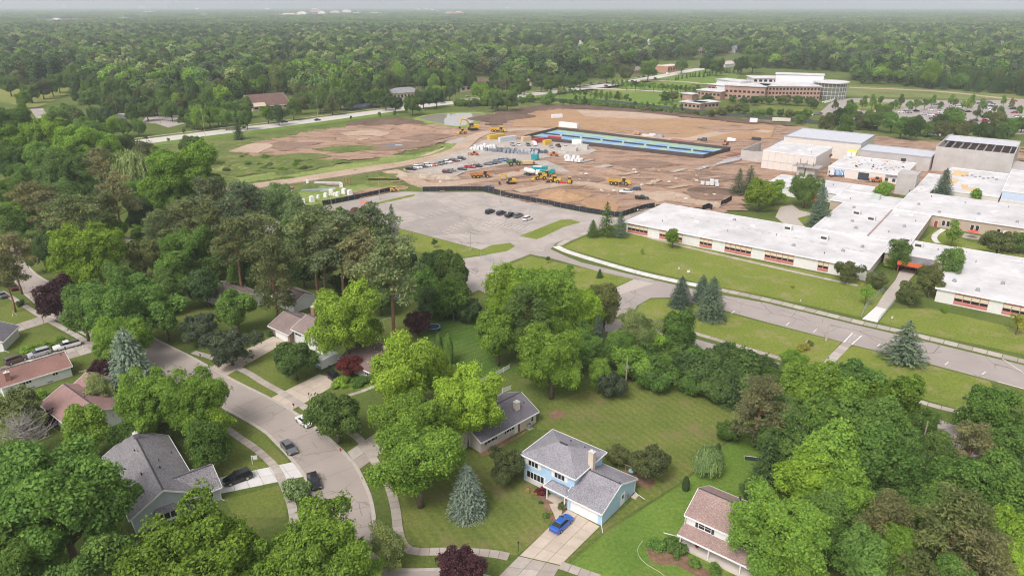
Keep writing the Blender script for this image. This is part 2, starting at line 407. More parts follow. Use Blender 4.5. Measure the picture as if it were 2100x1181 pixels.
PALE = [M(f'new_concrete_{i}', c, 0.9, 0.05, 0.9) for i, c in enumerate([(.63, .60, .57), (.60, .57, .54), (.66, .63, .60)])]
DRIVEC = [M(f'drive_concrete_{i}', c, 0.9, 0.10, 0.5) for i, c in enumerate([(.49, .41, .33), (.475, .395, .315), (.505, .425, .345)])]
KERB = M('kerb_concrete', (.44, .39, .34), 0.9, 0.12, 0.8)
DIRT = M_dirt('site_soil', [(0.30, (0.138, 0.086, 0.062)), (0.42, (0.249, 0.160, 0.108)), (0.50, (0.361, 0.240, 0.169)), (0.58, (0.404, 0.276, 0.200)), (0.64, (0.318, 0.212, 0.150)), (0.74, (0.482, 0.364, 0.285)), (0.80, (0.542, 0.440, 0.362))], 0.07, R_(30), (1, 2.6, 1))
DARKDIRT = M_dirt('dark_soil', [(0.3, (.105, .068, .05)), (0.6, (.175, .118, .088)), (0.8, (.25, .18, .14))], 0.05)
MIDDIRT = M_dirt('rutted_soil', [(0.3, (0.162, 0.104, 0.076)), (0.5, (0.255, 0.172, 0.125)), (0.7, (0.340, 0.236, 0.172))], 0.10, R_(30), (1, 3, 1))
SANDY = M_dirt('sandy_track', [(0.3, (0.387, 0.281, 0.200)), (0.6, (0.484, 0.370, 0.276)), (0.8, (0.554, 0.445, 0.348))], 0.06)
SAND = M_dirt('orange_sand', [(0.3, (0.352, 0.218, 0.124)), (0.6, (0.414, 0.265, 0.152)), (0.8, (0.466, 0.311, 0.188))], 0.08)
GRAVEL = M_dirt('gravel', [(0.3, (0.352, 0.310, 0.269)), (0.6, (0.458, 0.408, 0.361)), (0.8, (0.528, 0.482, 0.437))], 0.07)
MULCH = M_dirt('mulch', [(0.3, (.16, .095, .06)), (0.6, (.27, .17, .11)), (0.8, (.38, .26, .17))], 0.6, fine=4.0)
WHITE_MARK = M('road_paint', (.80, .78, .74), 0.8, 0.18, 2.0)

# ---- the land: one sheet that reaches the horizon
m = MB(); m.quad((-14000, -400, 0), (14000, -400, 0), (14000, 13000, 0), (-14000, 13000, 0)); m.build('ground', GRASS)['kind'] = 'structure'

# ---- residential street with the crossing at the bottom of the picture
L_EDGE = [(14, 505), (18, 530), (24, 562), (38, 592), (61, 614), (102, 648), (215, 709), (328, 768), (440, 829), (530, 880), (562, 908), (596, 944), (620, 975), (634, 1003), (645, 1030), (660, 1065), (685, 1115), (700, 1160), (706, 1230), (690, 1330)]
R_EDGE = [(40, 505), (50, 530), (66, 553), (100, 577), (200, 630), (340, 704), (396, 732), (480, 778), (558, 817), (610, 847), (655, 880), (695, 914), (718, 937), (736, 960), (752, 992), (764, 1023), (771, 1060), (775, 1100), (781, 1135), (793, 1155), (815, 1164), (850, 1166), (901, 1165), (960, 1171), (1010, 1182), (1100, 1208), (1200, 1240), (1330, 1290)]
le, re_ = gpath(L_EDGE, 5), gpath(R_EDGE, 5)
m = MB(); pts = [tuple(p) for p in le] + [GX(1330, 1380)] + [tuple(p) for p in re_[::-1]]
m.poly([(x, y, 0.022) for x, y in pts]); o = m.build('street', STREET); o['kind'] = 'structure'
if o.data.polygons[0].normal.z < 0: o.data.flip_normals()
ribbon('kerb', offset(le, 0.30), 0.6, 0, 0.13, KERB); ribbon('kerb', offset(re_, -0.30), 0.6, 0, 0.13, KERB)
# expansion seams of the street: joints cut across and down the middle, filled with tar
seam_mat = M('tar_seam', (.19, .165, .145), 0.8, 0.3, 2.0)
mid = [a.lerp(b, 0.5) for a, b in zip(resample(le, 1.5), resample(le, 1.5))]
lr, rr = resample(le[40:], 4.6), re_
for i, p in enumerate(lr[:34]):
    q = min(rr, key=lambda t: (t-p).length)
    if (q-p).length > 14: continue
    a, b = p.lerp(q, 0.0), p.lerp(q, 1.0); k = random.Random(i); 
    mm = [a.lerp(b, t/6) + Vector((k.uniform(-.12, .12), k.uniform(-.12, .12))) for t in range(7)]
    lo, hi = (0, 7) if i % 3 else (k.choice([0, 2]), k.choice([4, 7]))
    ribbon('street_seam', mm[lo:hi], 0.045 + 0.05*k.random(), 0, 0.027, seam_mat)
_cr = random.Random(8)
def crack(pxs, w=0.10, zz=0.028):
    p = resample(gpath(pxs, 4), 0.35); p = [q + Vector((_cr.uniform(-.10, .10), _cr.uniform(-.10, .10))) for q in p]
    if len(p) > 2: ribbon('pavement_crack', p, w, 0, zz, seam_mat)
for c_ in ([(693, 1012), (703, 1035), (709, 1060)], [(663, 1012), (680, 1007), (690, 1011)], [(690, 1048), (704, 1043)], [(605, 935), (618, 945)], [(625, 935), (640, 928), (656, 932)], [(604, 925), (612, 918)], [(590, 902), (600, 898)],
           [(757, 1050), (763, 1072), (768, 1092)], [(663, 970), (668, 985)], [(655, 980), (672, 984)], [(570, 893), (580, 899)], [(350, 745), (375, 760)], [(360, 780), (390, 772)], [(480, 830), (510, 845)], [(640, 905), (650, 918)],
           [(622, 1010), (640, 1006)], [(685, 1025), (695, 1022)], [(735, 1030), (742, 1060)], [(585, 885), (575, 880)]): crack(c_)
for (u, v) in ((346, 761), (390, 767), (620, 871)):
    c = G(u, v); m = MB(); m.prism([(c.x+.42*math.cos(t*.63), c.y+.42*math.sin(t*.63)) for t in range(10)], 0.02, 0.03)
    m.build('manhole_cover', M('cast_iron', (.10, .085, .075), 0.6, 0.2, 4.0)); 
    ob = COL.objects[-1]; tag(ob, 'round dark manhole cover ' + {346: 'in the middle of the street left of its twin', 390: 'in the street by the grey-green oak', 620: 'in the street beside the white car'}[u], 'manhole cover', 'manhole covers in the street')

# ---- footpaths and driveways of the houses
slab_walk('sidewalk', [(396, 722), (440, 735), (498, 759), (545, 787), (590, 812), (640, 845), (690, 872), (731, 895), (752, 920), (774, 955), (797, 995), (810, 1038), (816, 1084), (822, 1108), (834, 1124), (860, 1131), (926, 1130), (1003, 1134), (1056, 1144)], 1.55, CONC, maxn=120)
slab_walk('sidewalk', [(1149, 1158), (1192, 1173), (1240, 1190)], 1.55, CONC)
slab_walk('sidewalk', [(2, 598), (20, 608), (79, 645), (120, 668), (163, 692), (188, 711), (218, 731), (300, 775), (400, 830), (478, 888), (520, 917), (545, 938), (566, 960), (583, 995), (596, 1028), (602, 1056), (606, 1090)], 1.45, CONC, maxn=120)
slab_drive('driveway', [(1164, 1044), (1230, 1079), (1150, 1158), (1066, 1139)], 3, 5, DRIVEC)
slab_drive('driveway', [(1064, 1140), (1149, 1160), (1132, 1188), (1018, 1186)], 3, 2, CONC)
slab_drive('driveway', [(452, 1012), (447, 980), (601, 947), (628, 976)], 2, 6, [PALE[0], PALE[1]])
slab_drive('driveway', [(655, 767), (702, 781), (596, 843), (553, 817)], 3, 5, DRIVEC)
slab_drive('driveway', [(560, 690), (590, 700), (462, 772), (432, 752)], 2, 6, DRIVEC)
slab_drive('driveway', [(830, 848), (868, 868), (737, 962), (712, 927)], 2, 6, CONC)
slab_drive('driveway', [(0, 753), (0, 777), (240, 708), (215, 690)], 2, 9, CONC)
slab_drive('driveway', [(18, 670), (26, 684), (152, 644), (128, 634)], 2, 5, CONC)
slab_drive('garden_path', [(1153, 1029), (1126, 1033), (1140, 1066), (1152, 1054)], 1, 4, DRIVEC, 0.04)
slab_walk('garden_path', [(778, 787), (760, 795), (740, 803), (700, 815)], 1.0, CONC, z1=0.04)
slab_drive('garden_terrace', [(800, 706), (815, 697), (858, 714), (842, 722)], 2, 2, PALE, 0.05)

# ---- lawns
sheet('lawn', [(1110, 832), (1290, 770), (1420, 790), (1530, 838), (1515, 880), (1400, 985), (1240, 1085), (1165, 1150), (1155, 1155), (1235, 1078), (1312, 1012), (1250, 930), (1140, 882), (1100, 880)], 0.006, MOWN)
sheet('lawn', [(832, 955), (900, 900), (990, 930), (1080, 960), (1100, 1000), (1140, 1045), (1120, 1088), (1060, 1138), (926, 1124), (860, 1124), (836, 1112), (828, 1080), (820, 1020), (800, 975)], 0.006, MOWN)
sheet('lawn', [(1530, 842), (1600, 870), (1640, 960), (1560, 1010), (1545, 1090), (1500, 1181), (1460, 1230), (1230, 1185), (1170, 1155), (1245, 1090), (1405, 988), (1518, 884)], 0.006, LUSH)
sheet('lawn', [(860, 690), (930, 640), (985, 645), (995, 700), (1010, 740), (1080, 760), (950, 780), (930, 745), (870, 715)], 0.006, M_grass('garden_turf', [(0.25, (.060, .115, .026)), (0.5, (.085, .150, .032)), (0.75, (.12, .175, .045))], 0.09, stripe=(R_(50), 0.9, 0.06)))
for poly in ([(500, 742), (515, 722), (575, 712), (600, 740), (660, 768), (600, 800), (560, 790), (520, 765)], [(440, 755), (500, 768), (545, 792), (578, 808), (552, 815), (470, 775)],
             [(420, 985), (470, 955), (478, 892), (520, 925), (562, 965), (470, 985)], [(480, 882), (540, 895), (592, 945), (572, 955), (548, 932), (520, 910)], [(462, 1025), (575, 993), (592, 1030), (585, 1060), (480, 1060)],
             [(22, 690), (92, 668), (140, 690), (150, 712), (60, 730), (25, 716)], [(122, 742), (180, 718), (210, 735), (180, 770), (140, 770)], [(0, 630), (25, 618), (76, 650), (70, 660), (0, 668)], [(48, 620), (60, 618), (98, 650), (80, 640)]):
    sheet('lawn', poly, 0.006, LAWN)
sheet('flower_bed', [(1072, 1000), (1088, 1012), (1112, 1026), (1118, 1045), (1120, 1062), (1135, 1070), (1142, 1062), (1128, 1036), (1135, 1024), (1108, 1010), (1078, 992)], 0.03, MULCH, thick=0.03)
sheet('flower_bed', [(1143, 1033), (1162, 1044), (1160, 1052), (1152, 1052)], 0.03, MULCH, thick=0.03)
sheet('flower_bed', [(1323, 1118), (1335, 1148), (1360, 1158), (1385, 1158), (1420, 1176), (1455, 1195), (1480, 1195), (1440, 1160), (1395, 1132), (1345, 1108)], 0.03, MULCH, 3, thick=0.03)
sheet('flower_bed', [(684, 782), (710, 770), (760, 770), (790, 785), (760, 800), (690, 798)], 0.03, LUSH, thick=0.03)
sheet('flower_bed', [(1270, 965), (1310, 960), (1345, 985), (1335, 1003), (1310, 995)], 0.03, MULCH, thick=0.03)
sheet('bare_earth', [(1125, 848), (1140, 840), (1160, 848), (1145, 858), (1128, 856)], 0.012, MULCH, 4)
sheet('bare_earth', [(980, 925), (1060, 893), (1085, 880), (1070, 893), (1000, 932), (985, 935)], 0.012, MULCH)

# ---- school grounds
sheet('parking_lot', [(520, 470), (590, 448), (633, 437), (661, 424), (811, 393), (868, 394), (990, 394), (1040, 405), (1197, 436), (1270, 447), (1325, 429), (1352, 425), (1290, 458), (1250, 462), (1205, 475), (1140, 499), (1129, 511), (1192, 540), (1100, 524), (1088, 521), (1046, 537), (1036, 550), (1012, 580), (960, 605), (935, 592), (950, 545), (949, 530), (1000, 523), (985, 512), (825, 470), (759, 454), (700, 438), (640, 452), (560, 478)], 0.016, ASPH)
sheet('school_drive', [(1085, 517), (1131, 514), (1192, 538), (1294, 563), (1380, 583), (1452, 600), (1570, 621), (1763, 668), (1844, 687), (2100, 749), (2220, 780), (2220, 845), (2100, 798), (2027, 778), (1895, 743), (1748, 707), (1727, 701), (1570, 660), (1490, 638), (1373, 610), (1335, 611), (1307, 626), (1297, 643), (1262, 650), (1262, 590), (1304, 577), (1250, 563)], 0.020, DRIVE)
sheet('concrete_apron', [(1300, 573), (1342, 581), (1262, 607), (1258, 592)], 0.026, CONC[2])
ribbon('back_road', gpath([(950, 560), (985, 578), (1100, 625), (1260, 668), (1440, 716), (1600, 764), (1770, 824), (1930, 884), (2050, 938), (2200, 1010)]), 8.6, 0, 0.014, DRIVE)
slab_walk('sidewalk', [(1140, 505), (1172, 519), (1294, 555), (1388, 577), (1452, 589)], 2.6, PALE, slab=3.0)
slab_walk('sidewalk', [(1452, 589), (1570, 614), (1763, 661), (1844, 679), (2100, 741), (2230, 775)], 2.4, CONC, slab=3.0)
slab_walk('sidewalk', [(1146, 503), (1165, 493), (1210, 475), (1262, 457)], 2.2, CONC, slab=3.0)
slab_walk('sidewalk', [(1299, 646), (1355, 662), (1424, 683), (1570, 726), (1610, 738), (1700, 766), (1800, 798), (1938, 838), (1990, 848), (2070, 875)], 1.6, CONC, slab=2.4)
slab_walk('footpath', [(1738, 704), (1722, 720), (1705, 738), (1688, 760)], 2.1, CONC, slab=2.2)
slab_walk('footpath', [(1292, 474), (1360, 495), (1500, 528), (1640, 560), (1770, 588)], 1.6, CONC, slab=2.4)
sheet('footpath', [(1768, 654), (1799, 661), (1820, 634), (1796, 629)], 0.05, PALE[2], thick=0.05)
sheet('footpath', [(1796, 629), (1820, 634), (1845, 603), (1866, 573), (1884, 553), (1858, 550), (1845, 556), (1836, 575), (1815, 600)], 0.045, CONC[2], thick=0.045)
for poly in ([(759, 456), (825, 471), (985, 513), (1008, 503), (1046, 498), (1057, 505), (1040, 515), (1000, 522), (950, 528), (850, 516), (790, 500), (735, 470)], [(1065, 484), (1150, 451), (1170, 450), (1192, 456), (1155, 466), (1112, 487), (1100, 491)],
             [(762, 418), (840, 400), (852, 399), (848, 403), (790, 416), (772, 420)], [(1040, 545), (1088, 526), (1302, 573), (1261, 587), (1180, 604), (1060, 592), (1034, 562)],
             [(1184, 516), (1156, 507), (1210, 481), (1284, 466), (1504, 526), (1768, 578), (1790, 590), (1812, 606), (1796, 627), (1768, 651), (1570, 606), (1452, 584), (1294, 547)],
             [(1375, 613), (1490, 641), (1570, 663), (1724, 702), (1698, 732), (1676, 756), (1608, 732), (1570, 722), (1424, 679), (1355, 659), (1303, 643), (1312, 625), (1337, 613)],
             [(1752, 710), (1895, 746), (2028, 781), (2040, 796), (2003, 842), (1985, 843), (1938, 831), (1800, 790), (1698, 760), (1716, 737), (1732, 717)],
             [(1824, 634), (1906, 632), (2130, 684), (2140, 735), (1844, 673), (1803, 660)], [(1620, 440), (1660, 435), (1700, 445), (1668, 458), (1640, 460)], [(1590, 420), (1625, 418), (1600, 430), (1560, 432)],
             [(1880, 500), (1920, 470), (1985, 495), (2100, 520), (2100, 540), (2000, 522)], [(633, 446), (700, 432), (712, 432), (760, 455), (735, 470), (650, 468)]):
    sheet('lawn', poly, 0.024, SCHOOL_GRASS)
# painted bay lines on the lot and drive
def line(px_a, px_b, w=0.12, z=0.030, mat=WHITE_MARK):
    a, b = Vector(GX(*px_a)), Vector(GX(*px_b)); return ribbon('painted_line', [a, b], w, 0, z, mat)
for (ua, va) in ((1436, 637), (1500, 643), (1612, 667), (1668, 681), (1798, 711), (1938, 748), (2014, 768)): line((ua, va), (ua+7, va-6), 0.16)
line((1730, 702), (1748, 683), 0.25); line((1747, 706), (1767, 688), 0.25)
for k in range(5): line((1733+k*3.4, 699-k*3.4), (1748+k*3.2, 703-k*3.4), 0.12)
line((2055, 735), (2100, 765), 0.15); line((2045, 782), (2110, 800), 0.2)
for k in range(9): line((936+k*9, 486-k*4.4), (952+k*9, 491-k*4.4), 0.11)
for k in range(8): line((905+k*9, 474-k*4.4), (921+k*9, 479-k*4.4), 0.11)
for k in range(12): line((985+k*9.5, 461+k*1.2), (1000+k*9.5, 454+k*1.2), 0.11)
for k in range(9): line((860+k*11, 445-k*3.5), (874+k*11, 449-k*3.5), 0.10)
_cr = random.Random(5)
for k in range(26):
    u, v = _cr.uniform(850, 1130), _cr.uniform(405, 480)
    if v > 395+(u-850)*0.08 and v < 470+(u-850)*0.13: crack([(u, v), (u+_cr.uniform(-40, 40), v+_cr.uniform(-8, 8)), (u+_cr.uniform(-60, 60), v+_cr.uniform(-14, 14))], 0.14, 0.026)
for c_ in ([(1600, 635), (1640, 648), (1662, 660)], [(1585, 625), (1640, 640)], [(1600, 645), (1650, 657)], [(1700, 665), (1760, 680), (1820, 700)], [(1890, 705), (1900, 720), (1880, 728)], [(1880, 700), (1925, 706), (1912, 726)], [(1480, 610), (1540, 628), (1570, 636)], [(1900, 725), (1930, 722)]): crack(c_, 0.2, 0.028)

# ---- construction site: soil as an uneven surface
def field_surface(name, px, z, mat, step, amp, seed, kind='structure', soft=0.12):
    """uneven ground inside a traced outline"""
    P = np.array([GX(u, v) for u, v in px]); rs = np.random.RandomState(seed)
    x0, y0 = P.min(0); x1, y1 = P.max(0); xs, ys = np.arange(x0, x1+step, step), np.arange(y0, y1+step, step)
    X, Y = np.meshgrid(xs, ys)
    def inside(X, Y):
        c = np.zeros(X.shape, bool)
        for i in range(len(P)):
            (ax, ay), (bx, by) = P[i], P[i-1]
            if ay == by: continue
            c ^= ((ay > Y) != (by > Y)) & (X < (bx-ax)*(Y-ay)/(by-ay)+ax)
        return c
    ph = rs.rand(24, 4); H = np.zeros(X.shape)
    for k, (a, b, c, d) in enumerate(ph):
        w = 2*math.pi/(4+28*a*a); t = 2*math.pi*b; H += np.sin(w*(X*math.cos(t)+Y*math.sin(t))+6.28*c)*(0.3+d)*(6+28*a*a)/34
    H = H/4.0
    I = inside(X+2.6*np.sin(Y/5.3+seed)+1.8*np.sin(Y/2.4+X/3.1)+rs.uniform(-1, 1, X.shape)*step*.5, Y+2.6*np.sin(X/6.1+2*seed)+1.8*np.sin(X/2.7-Y/3.5)+rs.uniform(-1, 1, X.shape)*step*.5); V = np.stack([X.ravel(), Y.ravel(), (z+amp*(np.clip(H, -1, 1)*0.5+0.5)+rs.rand(*X.shape)*amp*0.25).ravel()], 1)
    f = []; nx = len(xs)
    ok = I[:-1, :-1] & I[1:, :-1] & I[:-1, 1:] & I[1:, 1:]
    for j, i in zip(*np.nonzero(ok)): a = j*nx+i; f.append((a, a+1, a+nx+1, a+nx))
    me = bpy.data.meshes.new(name); used = np.unique(np.array(f).ravel()); mp = -np.ones(len(V), int); mp[used] = np.arange(len(used))
    me.from_pydata(V[used].tolist(), [], mp[np.array(f)].tolist()); me.materials.append(mat); me.polygons.foreach_set('use_smooth', [True]*len(f)); me.update()
    o = link(bpy.data.objects.new(name, me)); o['kind'] = kind; return o
sheet('rough_grass', [(240, 303), (420, 282), (640, 262), (800, 243), (990, 225), (1000, 215), (1130, 210), (1250, 213), (1440, 230), (1600, 248), (1800, 270), (2110, 298), (2110, 320), (1900, 330), (1500, 330), (1000, 300), (900, 350), (640, 440), (470, 400), (430, 360), (300, 330)], 0.004, WEED)
field_surface('bare_soil', [(480, 303), (545, 288), (620, 272), (735, 256), (850, 258), (985, 246), (1000, 232), (1060, 224), (1130, 217), (1200, 217), (1300, 223), (1440, 238), (1560, 247), (1620, 258), (1800, 280), (2110, 304), (2110, 345), (1900, 400), (1700, 392), (1610, 378), (1500, 438), (1440, 438), (1352, 424), (1325, 428), (1270, 446), (1197, 435), (1040, 404), (990, 391), (867, 391), (840, 385), (812, 372), (830, 350), (900, 325), (945, 312), (955, 296), (930, 292), (820, 318), (740, 330), (620, 335), (520, 322)], 0.03, DIRT, 2.2, 0.45, 3)
field_surface('dark_soil_bank', [(1020, 232), (1060, 222), (1130, 215), (1240, 218), (1440, 236), (1620, 255), (1630, 262), (1560, 258), (1430, 246), (1250, 228), (1130, 226), (1080, 240), (1010, 262), (985, 258)], 0.30, DARKDIRT, 3.0, 0.6, 7)
sheet('sandy_ground', [(1060, 238), (1130, 224), (1240, 229), (1430, 247), (1590, 262), (1580, 285), (1400, 292), (1280, 272), (1130, 262), (1050, 262)], 0.62, SAND)
ribbon('haul_road', gpath([(470, 395), (530, 383), (620, 371), (740, 353), (830, 338), (900, 323), (938, 310), (955, 296), (970, 284), (1000, 274), (1060, 268), (1130, 268), (1250, 278), (1400, 288), (1450, 280)]), 9.5, 0, 0.66, SANDY)
ribbon('haul_road', gpath([(800, 352), (840, 368), (880, 382), (960, 375), (1040, 362), (1090, 350)]), 8.0, 0, 0.64, SANDY)
ribbon('haul_road', gpath([(1060, 395), (1180, 378), (1290, 395), (1400, 412), (1480, 425)]), 7.0, 0, 0.645, SANDY)
ribbon('haul_road', gpath([(1400, 292), (1470, 276), (1530, 268), (1580, 273)]), 9.0, 0, 0.65, SANDY)
field_surface('weed_bank', [(450, 330), (540, 318), (640, 330), (740, 335), (850, 315), (935, 293), (958, 297), (940, 314), (850, 333), (720, 356), (600, 368), (500, 378), (440, 352)], 0.03, PALE_WEED, 2.2, 0.35, 5)
field_surface('weed_field', [(440, 330), (500, 315), (600, 322), (700, 326), (720, 336), (640, 352), (560, 362), (480, 366)], 0.20, WEED, 2.2, 0.5, 6)
sheet('sandy_strip', [(610, 366), (720, 348), (820, 334), (850, 332), (845, 337), (760, 350), (640, 371)], 0.42, SANDY)
sheet('sandy_strip', [(855, 324), (900, 308), (915, 303), (910, 308), (880, 320)], 0.42, SANDY)
sheet('gravel_lot', [(826, 350), (900, 326), (960, 308), (1040, 300), (1130, 306), (1220, 312), (1210, 318), (1130, 324), (1060, 336), (1000, 346), (955, 355), (925, 368), (880, 362)], 0.70, GRAVEL)
sheet('gravel_lot', [(968, 300), (1000, 288), (1100, 290), (1200, 300), (1225, 312), (1140, 320), (1050, 312)], 0.72, GRAVEL)
sheet('gravel_patch', [(1095, 334), (1120, 332), (1150, 345), (1170, 356), (1120, 352)], 0.73, GRAVEL)
sheet('gravel_patch', [(912, 294), (950, 284), (955, 295), (930, 296)], 0.70, GRAVEL)
field_surface('weedy_verge', [(600, 400), (640, 385), (740, 378), (800, 378), (840, 386), (812, 392), (661, 422), (630, 428), (590, 420)], 0.03, PALE_WEED, 2.0, 0.3, 9)
sheet('soil_patch', [(700, 400), (760, 388), (830, 382), (838, 388), (800, 394), (740, 408)], 0.40, DIRT)
field_surface('weed_strip', [(738, 362), (800, 354), (830, 358), (812, 366), (790, 370), (745, 370)], 0.5, WEED, 1.5, 0.5, 12)
sheet('sand_bed', [(1120, 408), (1180, 392), (1215, 402), (1190, 415), (1150, 420)], 0.60, SAND)
sheet('sand_bed', [(1190, 420), (1215, 408), (1255, 412), (1270, 425), (1262, 440), (1215, 434)], 0.62, SAND)
for k, (u, v, w_, h_) in enumerate([(1230, 345, 60, 4), (1290, 358, 50, 3), (1390, 352, 40, 3), (1340, 375, 36, 5), (1440, 346, 36, 4), (1460, 366, 50, 2), (1200, 332, 40, 3), (1390, 385, 60, 3)]):
    sheet('broken_slab', [(u-w_/2, v+h_), (u+w_*.2, v-h_), (u+w_/2, v-h_*.6), (u-w_*.15, v+h_*1.4)], 0.78, [GRAVEL, SANDY][k % 2], thick=0.2)

for k, (px_, mt) in enumerate([([(540, 300), (600, 288), (690, 284), (640, 300), (580, 312)], MIDDIRT), ([(700, 275), (760, 268), (800, 276), (740, 290)], SANDY), ([(820, 285), (880, 276), (930, 280), (880, 292)], MIDDIRT), ([(760, 300), (830, 293), (900, 294), (850, 306), (770, 312)], MIDDIRT), ([(470, 312), (520, 296), (560, 300), (530, 316)], SANDY),
        ([(1120, 380), (1180, 362), (1240, 370), (1190, 386)], MIDDIRT), ([(1240, 335), (1330, 330), (1380, 340), (1300, 350)], MIDDIRT), ([(1380, 362), (1460, 356), (1520, 366), (1440, 380)], MIDDIRT), ([(1300, 400), (1370, 395), (1420, 408), (1350, 416)], SANDY), ([(1010, 352), (1070, 345), (1090, 360), (1030, 372)], MIDDIRT), ([(1400, 395), (1470, 398), (1480, 412), (1420, 410)], MIDDIRT),
        ([(1180, 228), (1300, 232), (1400, 244), (1300, 246), (1200, 240)], SANDY), ([(1420, 262), (1500, 258), (1560, 268), (1480, 274)], DIRT), ([(560, 322), (620, 316), (680, 322), (620, 332)], WEED), ([(640, 308), (720, 300), (780, 306), (700, 316)], WEED), ([(1250, 262), (1330, 268), (1400, 280), (1320, 278)], DIRT)]): sheet('soil_patch', px_, .56+.006*k if k not in (11, 12, 15) else .68+.004*k, mt, 4)
# ---- pond, arterial road, far lots and fields
wm, wnt, wb = new_mat('pond_water'); wb.inputs['Base Color'].default_value = (.34, .32, .27, 1); wb.inputs['Roughness'].default_value = 0.04; wb.inputs['Specular IOR Level'].default_value = 0.5
bump(wnt, wb, noise(wnt, coords(wnt), 0.6, 3.0), 0.04, 0.05)
sheet('pond_bank', [(845, 246), (870, 238), (930, 232), (985, 232), (1000, 238), (985, 252), (960, 263), (925, 262), (880, 254)], 0.50, PALE_WEED, 3)
sheet('pond', [(858, 244), (885, 238), (935, 234), (975, 234), (990, 238), (975, 249), (952, 259), (928, 260), (890, 252)], 0.54, wm, 3)
ART = [(-60, 342), (100, 318), (240, 298), (420, 275), (600, 253), (780, 229), (900, 214), (985, 205), (1100, 193), (1220, 178), (1320, 163), (1395, 149), (1440, 141)]
ribbon('arterial_road', gpath(ART), 17.0, 0, 0.05, ARTERY)
ribbon('sidewalk', offset(gpath(ART), 15.0), 1.8, 0, 0.06, CONC[2]); ribbon('road_verge', offset(gpath(ART), -14.0), 10.0, 0, 0.03, LUSH); ribbon('road_verge', offset(gpath(ART), 12.0), 5.0, 0, 0.03, LAWN)
art = gpath(ART)
ribbon('painted_line', offset(art, 0.4), 0.25, 0, 0.058, M('yellow_paint', (.55, .40, .08), 0.8, 0.2, 1.0))
ribbon('painted_line', offset(art, 4.2), 0.2, 0, 0.058, WHITE_MARK); ribbon('painted_line', offset(art, -4.2), 0.2, 0, 0.058, WHITE_MARK)
sheet('parking_lot', [(300, 240), (365, 236), (385, 252), (345, 262), (320, 254), (290, 252)], 0.03, ASPH)
sheet('side_road', [(60, 222), (88, 222), (102, 246), (78, 247)], 0.03, ASPH)
sheet('meadow', [(-20, 185), (60, 178), (145, 176), (135, 195), (90, 215), (70, 222), (-20, 205)], 0.02, M_grass('dry_meadow', [(0.25, (.15, .18, .05)), (0.5, (.21, .23, .07)), (0.75, (.27, .26, .09))], 0.02))
sheet('meadow', [(530, 152), (560, 146), (612, 146), (605, 158), (575, 163), (540, 160)], 0.02, M_grass('dry_meadow', []))
sheet('meadow', [(50, 42), (130, 40), (190, 39), (340, 38), (330, 44), (200, 46), (80, 48)], 0.02, M_grass('dry_meadow', []))
sheet('campus_lawn', [(1095, 210), (1160, 178), (1300, 165), (1420, 172), (1400, 190), (1410, 215), (1440, 235), (1300, 224), (1190, 214)], 0.03, LUSH)
sheet('meadow', [(1300, 162), (1390, 150), (1440, 148), (1520, 152), (1500, 170), (1400, 172)], 0.035, LUSH)
sheet('meadow', [(1225, 180), (1300, 184), (1360, 186), (1350, 191), (1230, 190)], 0.05, M_grass('dry_meadow', []))
ribbon('campus_road', gpath([(1190, 181), (1300, 185), (1420, 192)]), 8, 0, 0.06, ARTERY)
ribbon('campus_road', gpath([(1310, 165), (1400, 168), (1440, 172), (1500, 172)]), 9, 0, 0.06, SANDY)
sheet('meadow', [(1735, 175), (1900, 183), (2110, 196), (2110, 212), (1900, 200), (1730, 198)], 0.03, M_grass('marsh_grass', [(0.25, (.10, .13, .05)), (0.5, (.17, .20, .07)), (0.75, (.24, .25, .10))], 0.03, fine=0.3))
ribbon('campus_road', gpath([(1742, 180), (1850, 184), (1950, 190), (2040, 200), (2110, 206)]), 8, 0, 0.05, SANDY)
sheet('parking_lot', [(1680, 232), (1700, 214), (1720, 203), (1770, 202), (1860, 205), (1960, 207), (2110, 205), (2110, 276), (2000, 272), (1800, 252), (1700, 246)], 0.04, M_paving('far_asphalt', (.34, .30, .275), 0.1, 0.0))
sheet('lawn', [(1745, 211), (1800, 209), (1850, 214), (1845, 225), (1780, 228), (1742, 222)], 0.06, SCHOOL_GRASS)
sheet('lawn', [(1540, 216), (1690, 220), (1680, 232), (1560, 226)], 0.06, LAWN)
# ================================================================== TREES
LEAF = M_leaf(); BARK = M('bark', (.16, .125, .095), 0.95, 0.25, 2.0); PINEBARK = M('pine_bark', (.30, .17, .105), 0.95, 0.25, 2.0); GREYBARK = M('grey_bark', (.30, .27, .25), 0.95, 0.2, 2.0)
def unit(a): return a/np.maximum(np.linalg.norm(a, axis=1, keepdims=True), 1e-6)
def leaf_mesh(name, P, N, T, ln, wd, val, mat=None):
    """one four-cornered leaf spray per point: centre, normal, long axis, half length, half width, tone"""
    n = len(P); N = unit(N); T = unit(T - N*(T*N).sum(1, keepdims=True)); B = np.cross(N, T)
    ln = np.asarray(ln).reshape(-1, 1)*np.ones((n, 1)); wd = np.asarray(wd).reshape(-1, 1)*np.ones((n, 1))
    V = np.stack([P+T*ln, P+B*wd+T*ln*.15, P-T*ln, P-B*wd+T*ln*.15], 1).reshape(-1, 3)
    me = bpy.data.meshes.new(name); me.vertices.add(4*n); me.loops.add(4*n); me.polygons.add(n)
    me.vertices.foreach_set('co', V.ravel().astype(np.float32)); me.loops.foreach_set('vertex_index', np.arange(4*n, dtype=np.int32))
    me.polygons.foreach_set('loop_start', np.arange(0, 4*n, 4, dtype=np.int32))
    at = me.attributes.new('v', 'FLOAT', 'FACE'); at.data.foreach_set('value', np.clip(val, 0, 1).astype(np.float32))
    me.materials.append(mat or LEAF); me.update(calc_edges=True); return me
